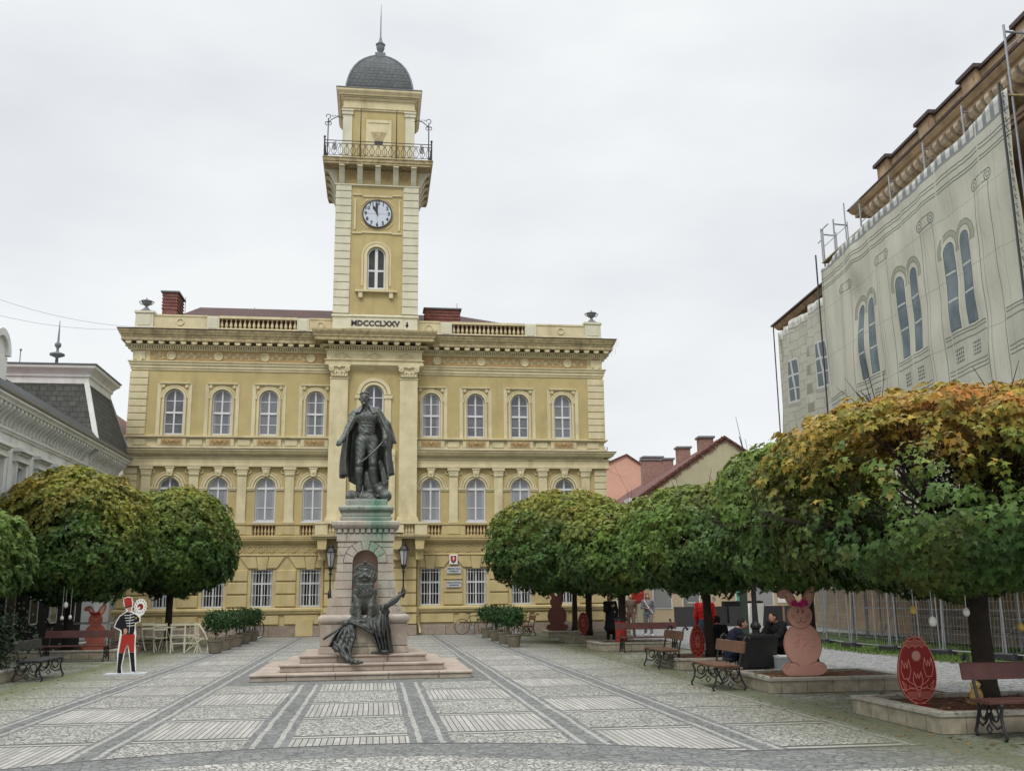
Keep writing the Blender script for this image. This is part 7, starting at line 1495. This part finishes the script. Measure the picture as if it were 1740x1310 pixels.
for x0, l in ((4.9, 'steel bicycle rack on the right of the town hall door'), (-6.3, 'steel bicycle rack on the left of the town hall door')):
    t = empty('bicycle_rack', (x0, 44.4, 0), 0, l, 'bicycle rack', 'bicycle racks')
    for k in range(6): MB().tube([(k*.28, .4*math.cos(a)+.3, .45*math.sin(a)+.08) for a in [math.pi*q/8 for q in range(9)]], .012, 5).build('hoop', M['galv'], t)
    MB().tube([(-.1,-.1,.06),(1.5,-.1,.06)], .02, 5).tube([(-.1,.7,.06),(1.5,.7,.06)], .02, 5).build('rail', M['galv'], t)
# ================================================================ folding chairs and tables
def chair(loc, rz, label, fold=0.):
    t = empty('folding_chair', (*loc, 0), rz, label, 'chair', 'cream folding chairs'); m_ = M['cream']; a = .22*(1-fold)
    for s in (-1, 1):
        MB().tube([(s*.2,-a,0),(s*.2,.05,.45),(s*.2,.12,.92)], .018, 5).build('leg', m_, t); MB().tube([(s*.18,a+.05,0),(s*.18,-a*.8,.48)], .018, 5).build('leg', m_, t)
    mb = MB()
    for k in range(4): mb.box(-.19, .19, -a+.02+k*.09*(1-fold), -a+.08+k*.09*(1-fold), .44+k*.1*fold, .46+k*.1*fold)
    mb.build('seat', m_, t); MB().obox((0,.1,.86),(.2,0,0),(0,.008,0),(0,.01,.04)).obox((0,.08,.72),(.2,0,0),(0,.008,0),(0,.008,.03)).build('backrest', m_, t); return t
c0 = chair((-6.95, 34.7), R(20), 'cream folding chair in front of the planter, left of the others')
for x, y, rz, l in ((-6.35,34.5,200,'cream folding chair tipped against the folded table'), (-5.75,34.2,95,'cream folding chair next to the nearest left pot'), (-7.6,36.0,40,'cream folding chair beside the thin trunk on the left'), (-8.2,36.3,160,'cream folding chair furthest left behind the uniformed cutout'), (-6.1,35.6,300,'cream folding chair behind the folded table')):
    c = copy_tree(c0); c.location = (x, y, 0); c.rotation_euler = (R(8) if x > -6.5 else 0, 0, R(rz)); c['label'] = l
FT = empty('folding_table', (-6.05, 34.0, 0), R(15), 'folded cream slatted table standing on its edge among the chairs', 'table')
for x in (-.42, 0, .4): MB().obox((x,0,.45),(.022,0,0),(0,.02,0),(0,.05,.45)).build('slat', M['cream'], FT)
MB().obox((0,.04,.88),(.46,0,0),(0,.02,0),(0,0,.025)).obox((0,.0,.55),(.46,0,0),(0,.02,0),(0,0,.02)).obox((0,-.02,.3),(.44,0,0),(0,.02,0),(0,0,.02)).build('rail', M['cream'], FT); MB().tube([(.42,0,.88),(.6,-.1,.6),(.72,-.15,.3),(.7,-.2,0)], .024, 6).tube([(.3,.1,.7),(.45,0,.4),(.3,-.1,0)], .02, 6).build('leg', M['cream'], FT)
FT2 = empty('cafe_table', (-7.1, 36.2, 0), 0, 'cream cafe table behind the folding chairs on the left', 'table'); MB().lathe([(.35,.72),(.36,.73),(.36,.75),(.34,.76)], 0, 0, 20).build('tabletop', M['cream'], FT2)
for k in range(3): a = 2.1*k; MB().tube([(.05*math.cos(a),.05*math.sin(a),.72),(.28*math.cos(a),.28*math.sin(a),0)], .015, 5).build('leg', M['cream'], FT2)
# cafe terrace at the far house
CT = empty('cafe_terrace', (17.0, 51.5, 0), R(-12), 'dark cafe terrace barrier with planter boxes in front of the olive house', 'terrace barrier')
MB().box(-1.6, 5.6, -.5, 2.2, 0, .12).build('platform', M['dark'], CT)
for k in range(5): MB().box(-1.5+k*1.42, -.2+k*1.42, -.45, -.38, .12, 1.0).build('panel', M['iron'] if k % 2 else M['dark'], CT)
MB().box(1.2, 3.2, .2, 1.4, .12, 1.25).build('counter', M['black'], CT)
for i, (x, l) in enumerate(((16.8, 'white bar table left of the trunk on the cafe terrace'), (17.45, 'second white bar table on the cafe terrace'))):
    t = empty('bar_table', (x, 52.3, .12), 0, l, 'table', 'white bar tables'); MB().lathe([(.24,0),(.24,.02),(.04,.05),(.03,1.0),(.06,1.04),(.34,1.06),(.34,1.09)], 0, 0, 14).build('pedestal', M['whitel'], t)
UM = empty('parasol', (12.85, 49.0, 0), 0, 'closed red parasol behind the walking couple', 'parasol'); MB().tube([(0,0,0),(0,0,2.6)], .03, 6).build('pole', M['galv'], UM); MB().lathe([(.10,1.2),(.34,1.35),(.40,1.7),(.30,2.1),(.04,2.6)], 0, 0, 10).build('canopy', M['red'], UM)
PO = empty('info_post', (12.55, 33.5, 0), 0, 'dark green notice post between lamp post and rabbit ears', 'post'); MB().box(-.12,.12,-.06,.06,0,2.1).build('post', mat('green_post', (.035,.05,.04), .6, .1, 5, 0), PO)
# ================================================================ hanging painted eggs and small things
def hegg(x, y, z, L, c, l, s=1):
    t = empty('hanging_egg', (x, y, z), 0, l, 'hanging egg', 'painted eggs hanging from the trees'); MB().lathe([(.004,-.055*s),(.03*s,-.045*s),(.042*s,-.01*s),(.036*s,.03*s),(.018*s,.052*s),(.004,.06*s)], 0, 0, 12).build('egg', M[c], t, smooth=True); MB().tube([(0,0,.05*s),(0,0,L)], .0045, 4).build('ribbon', M['redc' if c == 'red' else 'whitel'], t)
for a in ((7.55,12.2,1.42,.5,'whitel','white egg hanging on a long string left of the thick trunk'), (7.05,12.6,1.45,.4,'gold','pale yellow egg on a diagonal string left of the thick trunk'), (7.25,12.5,1.30,.5,'whitel','white egg with red band hanging over the large egg board',1.2), (8.35,12.3,1.22,.7,'gold','orange egg hanging just right of the thick trunk'), (8.25,12.2,1.78,.3,'red','red egg high against the nearest crown'),
          (8.95,12.6,1.12,.8,'red','red ribboned egg near the right edge'), (8.97,12.55,1.02,.1,'gold','yellow green egg below the red ribbon at the right edge'), (6.9,14.6,1.75,.5,'whitel','white egg on a pole string over the site fence'), (7.15,12.4,1.72,.3,'dark','dark egg under the nearest crown'),
          (7.75,22.6,1.55,.5,'whitel','white ring shaped egg hanging at the leaning trunk'), (-9.0,31.3,1.55,.8,'whitel','large white egg hanging in the left maple',1.6), (-8.85,31.3,1.2,.9,'whitel','lower white egg hanging in the left maple',1.2), (-9.05,31.2,1.18,.9,'whitel','lowest white egg left of the small red rabbit',1.2)): hegg(*a)
TY_ = empty('straw_chick', (7.66, 12.35, .25), 0, 'small yellow straw chick figure sitting on the planter behind the bench', 'ornament'); MB().ball((0,0,.14), (.10,.09,.14), 14, 9).build('body', M['straw'], TY_, smooth=True); MB().ball((-.01,-.02,.30), (.07,.07,.07), 12, 8).build('head', M['gold'], TY_, smooth=True); MB().ball((-.03,-.085,.315), .014, 6, 5).ball((.02,-.085,.315), .014, 6, 5).build('eye', M['whitel'], TY_)
mb = MB(); rr_ = random.Random(3)
for i in range(90): a = rr_.uniform(0, 6.28); q = rr_.uniform(0, .12); mb.tube([(q*math.cos(a),q*math.sin(a),.40 if i%2 else .03),(q*math.cos(a)*1.6+rr_.uniform(-.05,.05),q*math.sin(a)*1.4,(.50 if i%2 else .08)+rr_.uniform(-.03,.04))], .004, 3)
mb.build('straw', M['straw'], TY_); TY_.scale = (.85, .85, .85)
PG = empty('pigeon', (1.25, 44.75, 13.86), 0, 'dark pigeon perched on the central cornice below the year inscription', 'bird'); sculpt('body', [el((0,0,.13),(.07,.13,.08),.02), el((0,-.13,.22),(.045,.05,.045),.03), rc((0,.08,.12),(0,.27,.08),.05,.015,.03), rc((0,-.16,.22),(0,-.20,.21),.012,.004,.005), rc((-.03,0,.07),(-.03,0,.0),.01,.008,.005), rc((.03,0,.07),(.03,0,.0),.01,.008,.005)], .012, M['dark'], PG)
# ground plants in the left planter
GP = tag(empty('planter_ivy', (-8.6, 23.4, .22), 0), 'dark leafy ivy growing in the planter at the left edge', 'plant')
r = np.random.default_rng(3); n = 5000; C = r.normal(0, 1, (n, 3))*np.array([.55,.5,.40])+np.array([-.2,0,.55]); C[:, 2] = np.abs(C[:, 2]); N = r.normal(0, .6, (n, 3))+np.array([0,-.5,.8]); N /= np.linalg.norm(N, axis=1)[:, None]
leaves('foliage', GP, C, N, r.normal(0, 1, (n, 3)), .07*r.uniform(.7, 1.4, n), np.array([.028,.045,.022])*r.uniform(.5, 1.6, (n, 1)))
TB = empty('market_table', (-8.95, 33.6, 0), 0, 'low white trestle with green covers behind the dark bench', 'table'); MB().box(-.7,.7,-.3,.3,.95,1.0).build('tabletop', M['bin'], TB)
for x in (-.65, .65): MB().tube([(x,-.25,.2),(x,.0,.95)], .02, 5).tube([(x,.25,.2),(x,.0,.95)], .02, 5).build('leg', M['whitel'], TB)
# overhead wires
def wire(a, b, sag, l): a, b = Vector(a), Vector(b); o = MB().tube([a.lerp(b, t)+Vector((0,0,-sag*4*t*(1-t))) for t in [k/24 for k in range(25)]], .007, 4, cap=False).build('overhead_wire', M['lead']); tag(o, l, 'wire', 'overhead wires')
wire((-18, 40, 14.6), (-11.2, 46, 13.95), .5, 'upper thin wire running left from the town hall cornice'); wire((-18, 38, 13.4), (-11.2, 46, 13.85), .6, 'lower thin wire running left from the town hall cornice')
wire((10.8, 46, 8.6), (15.2, 56.2, 6.4), .3, 'thin wire from the town hall corner down to the olive house'); wire((10.8, 46, 7.6), (24, 91.5, 12.8), .4, 'thin wire crossing in front of the pink house')
n = 1400; r = np.random.default_rng(8); px = np.where(r.random(n) < .75, 6.9+r.normal(.3, .9, n), -7.2+r.normal(0, .7, n)); py = r.uniform(10.5, 34, n); ok = (px > 5.6) | (px < -6); C = np.stack([px, py, np.full(n, .008)], 1)[ok]; n = len(C)
for x0, x1, y0, y1 in ((6.7,9.5,11.6,14.1),(6.7,9.5,16.9,19),(6.7,9.1,22.4,24.7),(6.7,9.4,30.3,32.3)): m_ = (C[:,0] > x0) & (C[:,0] < x1) & (C[:,1] > y0) & (C[:,1] < y1); C[m_, 2] = .27
FLV = leaves('fallen_leaves', None, C, np.stack([r.normal(0,.15,n), r.normal(0,.15,n), np.ones(n)], 1), np.stack([r.normal(0,1,n), r.normal(0,1,n), np.zeros(n)], 1), .055*r.uniform(.6,1.3,n), np.array([.22,.13,.05])*r.uniform(.4, 1.5, (n, 1)))
tag(FLV, 'dry fallen leaves scattered over the cobbles beside the planters', 'leaves', kind='stuff')
# ================================================================ people
def person(loc, rz, label, J, H=1.7, res=.014, top='grey', bot='jean', hair='hair', coat=None, hairlen=.0, shoes='iron', hat=None, skirt=None, bulk=1.0):
    """J: joints in metres for a 1.7 m figure facing -y. Body is one continuous skin, clothes are its children."""
    t = empty('person', loc, rz, label, 'person'); j = {k: np.array(v, float) for k, v in J.items()}
    P = [rc(j['hip'], j['chest'], .11, .12, .05), rc(j['chest'], j['neck'], .09, .055, .04), rc(j['neck'], j['head']+[0,0,-.05], .05, .05, .03), el(j['head'], (.073,.09,.108), .02), el(j['head']+[0,-.03,-.06], (.055,.06,.055), .02)]
    h = j['head']; P += [rc(h+[0,-.085,.01], h+[0,-.105,-.025], .010, .016, .008), cut(h+[-.03,-.09,.012], (.015,.012,.01)), cut(h+[.03,-.09,.012], (.015,.012,.01)), el(h+[-.03,-.078,.012], (.012,.010,.010), .004), el(h+[.03,-.078,.012], (.012,.010,.010), .004), rc(h+[-.02,-.088,-.055], h+[.02,-.088,-.055], .007, .007, .005), el(h+[-.076,.0,-.005], (.012,.02,.03), .008), el(h+[.076,.0,-.005], (.012,.02,.03), .008)]
    for s in 'LR':
        P += [rc(j['sh'+s], j['el'+s], .05, .04, .03), rc(j['el'+s], j['wr'+s], .04, .026, .02), rc(j['hj'+s], j['kn'+s], .085, .055, .03), rc(j['kn'+s], j['an'+s], .052, .036, .02), rc(j['an'+s]+[0,.02,-.05], j['to'+s], .04, .032, .02)]
        w = j['wr'+s]; d = (w-j['el'+s]); d /= np.linalg.norm(d); u = np.cross(d, [0,1,0.01]); u /= np.linalg.norm(u); v = np.cross(u, d); P.append(rc(w, w+d*.075, .026, .032, .015)); p = w+d*.085
        for i in range(4): b = p+u*(i-1.5)*.018; m_ = b+d*.032*(.9,1,.95,.8)[i]+v*.008; P += [rc(b, m_, .009, .0085, .004), rc(m_, m_+d*.022+v*.016, .0085, .007, .004)]
        P.append(rc(w+d*.03+u*.028, w+d*.07+u*.045+v*.01, .011, .009, .006))
    sculpt('body', P, .012, M['skin'], t)
    C_ = [el(j['chest']+[0,0,.02], (.175*bulk,.115*bulk,.17), .05), rc(j['hip']+[0,0,.02], j['chest'], .135*bulk, .14*bulk, .06), rc(j['shL'], j['shR'], .07, .07, .05)]
    for s in 'LR': C_ += [rc(j['sh'+s], j['el'+s], .066*bulk, .054*bulk, .03), rc(j['el'+s], j['wr'+s], .053*bulk, .04, .02)]
    if coat: C_ += [rc(j['hip'], j['hip']+[0,0,-coat], .15*bulk, .19*bulk, .05), el(j['hip']+[0,0,-coat], (.22*bulk,.17*bulk,.06), .05)]
    fl = lambda X, Y, Z: .004*np.sin(Z*55+X*30+Y*20)
    sculpt('coat' if coat else 'jacket', C_, .014, M[top], t, disp=fl)
    if skirt: sculpt('skirt', [rc(j['hip'], j['hip']+[0,0,-.4], .15, .21, .05), rc(j['hip']+[0,0,-.3], j['hip']+[0,0,-.55], .2, .23, .05)], .014, M[bot], t, disp=fl)
    else:
        B_ = [rc(j['hip']+[0,0,.03], j['hip']+[0,0,-.04], .14*bulk, .135*bulk, .04)]
        for s in 'LR': B_ += [rc(j['hj'+s], j['kn'+s], .098, .07, .04), rc(j['kn'+s], j['an'+s], .068, .055, .02)]
        sculpt('trousers', B_, .014, M[bot], t, disp=fl)
    S__ = []
    for s in 'LR': S__ += [rc(j['an'+s]+[0,.03,-.045], j['to'+s], .045, .04, .02), el(j['to'+s]+[0,-.01,0], (.045,.06,.035), .01)]
    k = [q for q in S__]; sculpt('shoes', k, .011, M[shoes], t)
    Hh = [el(h+[0,.02,.035], (.082,.092,.09), .02), el(h+[0,.045,-.01], (.078,.06,.09), .02)]+([rc(h+[s*.06,.03,-.02], h+[s*.075,.03,-.02-hairlen], .03, .025, .03) for s in (-1,1)]+[rc(h+[0,.07,0], h+[0,.08,-hairlen], .06, .05, .04)] if hairlen else [])
    sculpt('hair', Hh, .012, M[hair], t, disp=lambda X, Y, Z: .003*np.sin(X*160+Z*60))
    return t
def stand(stride=.12, arm=0):
    return dict(hip=(0,0,.95), chest=(0,0,1.25), neck=(0,0,1.45), head=(0,-.01,1.59), shL=(.18,0,1.38), shR=(-.18,0,1.38), elL=(.23,.02+stride*.3,1.11), elR=(-.23,.02-stride*.3,1.11), wrL=(.22,-.08+stride*.3,.86), wrR=(-.22,-.08-stride*.3,.86),
        hjL=(.09,0,.90), hjR=(-.09,0,.90), knL=(.10,-stride-.04,.50), knR=(-.10,stride*.6-.04,.49), anL=(.10,-stride*1.2,.09), anR=(-.10,stride*1.4,.11), toL=(.11,-stride*1.2-.15,.035), toR=(-.11,stride*1.4-.14,.04))
def P_(**k): d = stand(k.pop('stride', .12)); d.update(k); return d
person((10.47, 41.0, 0), R(-8), 'man in a brown jacket walking towards the camera, left of the pair', P_(stride=.14), top='brownc', bot='brownc', hair='lead', shoes='iron')
W2 = person((11.15, 40.8, 0), R(-6), 'woman with long dark hair and white bag strap walking, right of the pair', P_(stride=.12, elR=(-.25,-.02,1.12), wrR=(-.06,-.20,1.10)), top='grey', bot='grey', hairlen=.24, shoes='whitel'); MB().tube([(-.16,-.1,1.42),(0,-.16,1.15),(.18,-.12,.9)], .018, 6).build('bag_strap', M['whitel'], W2)
W1 = person((8.25, 35.2, 0), R(10), 'person in a long black coat standing by the trunk with a green bag', P_(stride=.02, elR=(-.22,-.05,1.12), wrR=(-.05,-.22,1.25), elL=(.24,-.02,1.12)), top='black', bot='black', coat=.42, hairlen=.12, bulk=1.12); BG = MB().prism([(-.07,0),(.13,0),(.02,.34),(-.02,.34)], -.02, .06).build('shopping_bag', M['green']); BG.location = (8.55, 34.95, .78); tag(BG, 'green carrier bag held by the person in the black coat', 'bag')
person((8.62, 25.9, 0), R(160), 'person in a bright red jacket half hidden behind the leaning trunk', P_(stride=.03), top='redc', bot='jean', bulk=1.25, shoes='whitel')
sit = dict(hip=(0,.05,.42), chest=(0,-.06,.74), neck=(0,-.14,.93), head=(0,-.22,1.03), shL=(.18,-.1,.87), shR=(-.18,-.1,.87), elL=(.22,-.28,.66), elR=(-.22,-.28,.66), wrL=(.08,-.46,.60), wrR=(-.08,-.46,.60),
    hjL=(.1,.03,.43), hjR=(-.1,.03,.43), knL=(.13,-.40,.46), knR=(-.13,-.40,.46), anL=(.12,-.36,.09), anR=(-.12,-.36,.09), toL=(.13,-.50,.035), toR=(-.13,-.50,.035))
person((8.25, 24.0, .0), R(150), 'person in black crouching on the planter edge behind the leaning trunk', sit, top='black', bot='black', bulk=1.15)
person((7.78, 21.55, 0), R(75), 'person in navy bent forward, sitting left of the black tub', sit, top='navy', bot='navy', bulk=1.25)
person((9.0, 21.9, 0), R(-60), 'person in black leaning over on the right side of the black tub', {k: (v[0], v[1], v[2]+.12) if k[:2] not in ('an','to') else v for k, v in sit.items()}, top='black', bot='black', bulk=1.35)
for i, (x, y, c, l) in enumerate(((19.2, 52.6, 'black', 'dark dressed guest sitting at the cafe terrace, left'), (19.9, 52.9, 'grey', 'grey dressed guest sitting at the cafe terrace, middle'), (20.6, 52.5, 'navy', 'navy dressed guest sitting at the cafe terrace, right'))):
    person((x, y, .12), R(20-30*i), l, sit, top=c, bot='black', res=.02)
for i, (x, y) in enumerate(((19.2, 52.75), (19.9, 53.05), (20.6, 52.65))):
    t = empty('cafe_chair', (x, y, .12), R(20-30*i), ['left', 'middle', 'right'][i]+' dark cafe chair under a terrace guest', 'chair', 'dark cafe chairs'); MB().box(-.2,.2,-.2,.2,.34,.38).build('seat', M['iron'], t); MB().box(-.2,.2,.2,.23,.38,.8).build('backrest', M['iron'], t)
    for a in (-.17,.17):
        for b in (-.17,.17): MB().box(a-.015,a+.015,b-.015,b+.015,0,.34).build('leg', M['iron'], t)
for x, y, rz, l in ((7.72, 21.6, 75, 'low stool under the person in navy'), (9.03, 21.92, -60, 'low stool under the person leaning right of the tub')):
    t = empty('stool', (x, y, 0), R(rz), l, 'stool', 'stools by the black tub'); MB().lathe([(.17,.26),(.18,.27),(.18,.31),(.16,.32)], 0, 0, 14).build('seat', M['iron'], t)
    for k in range(3): a = 2.1*k; MB().tube([(.1*math.cos(a),.1*math.sin(a),.27),(.15*math.cos(a),.15*math.sin(a),0)], .014, 5).build('leg', M['iron'], t)
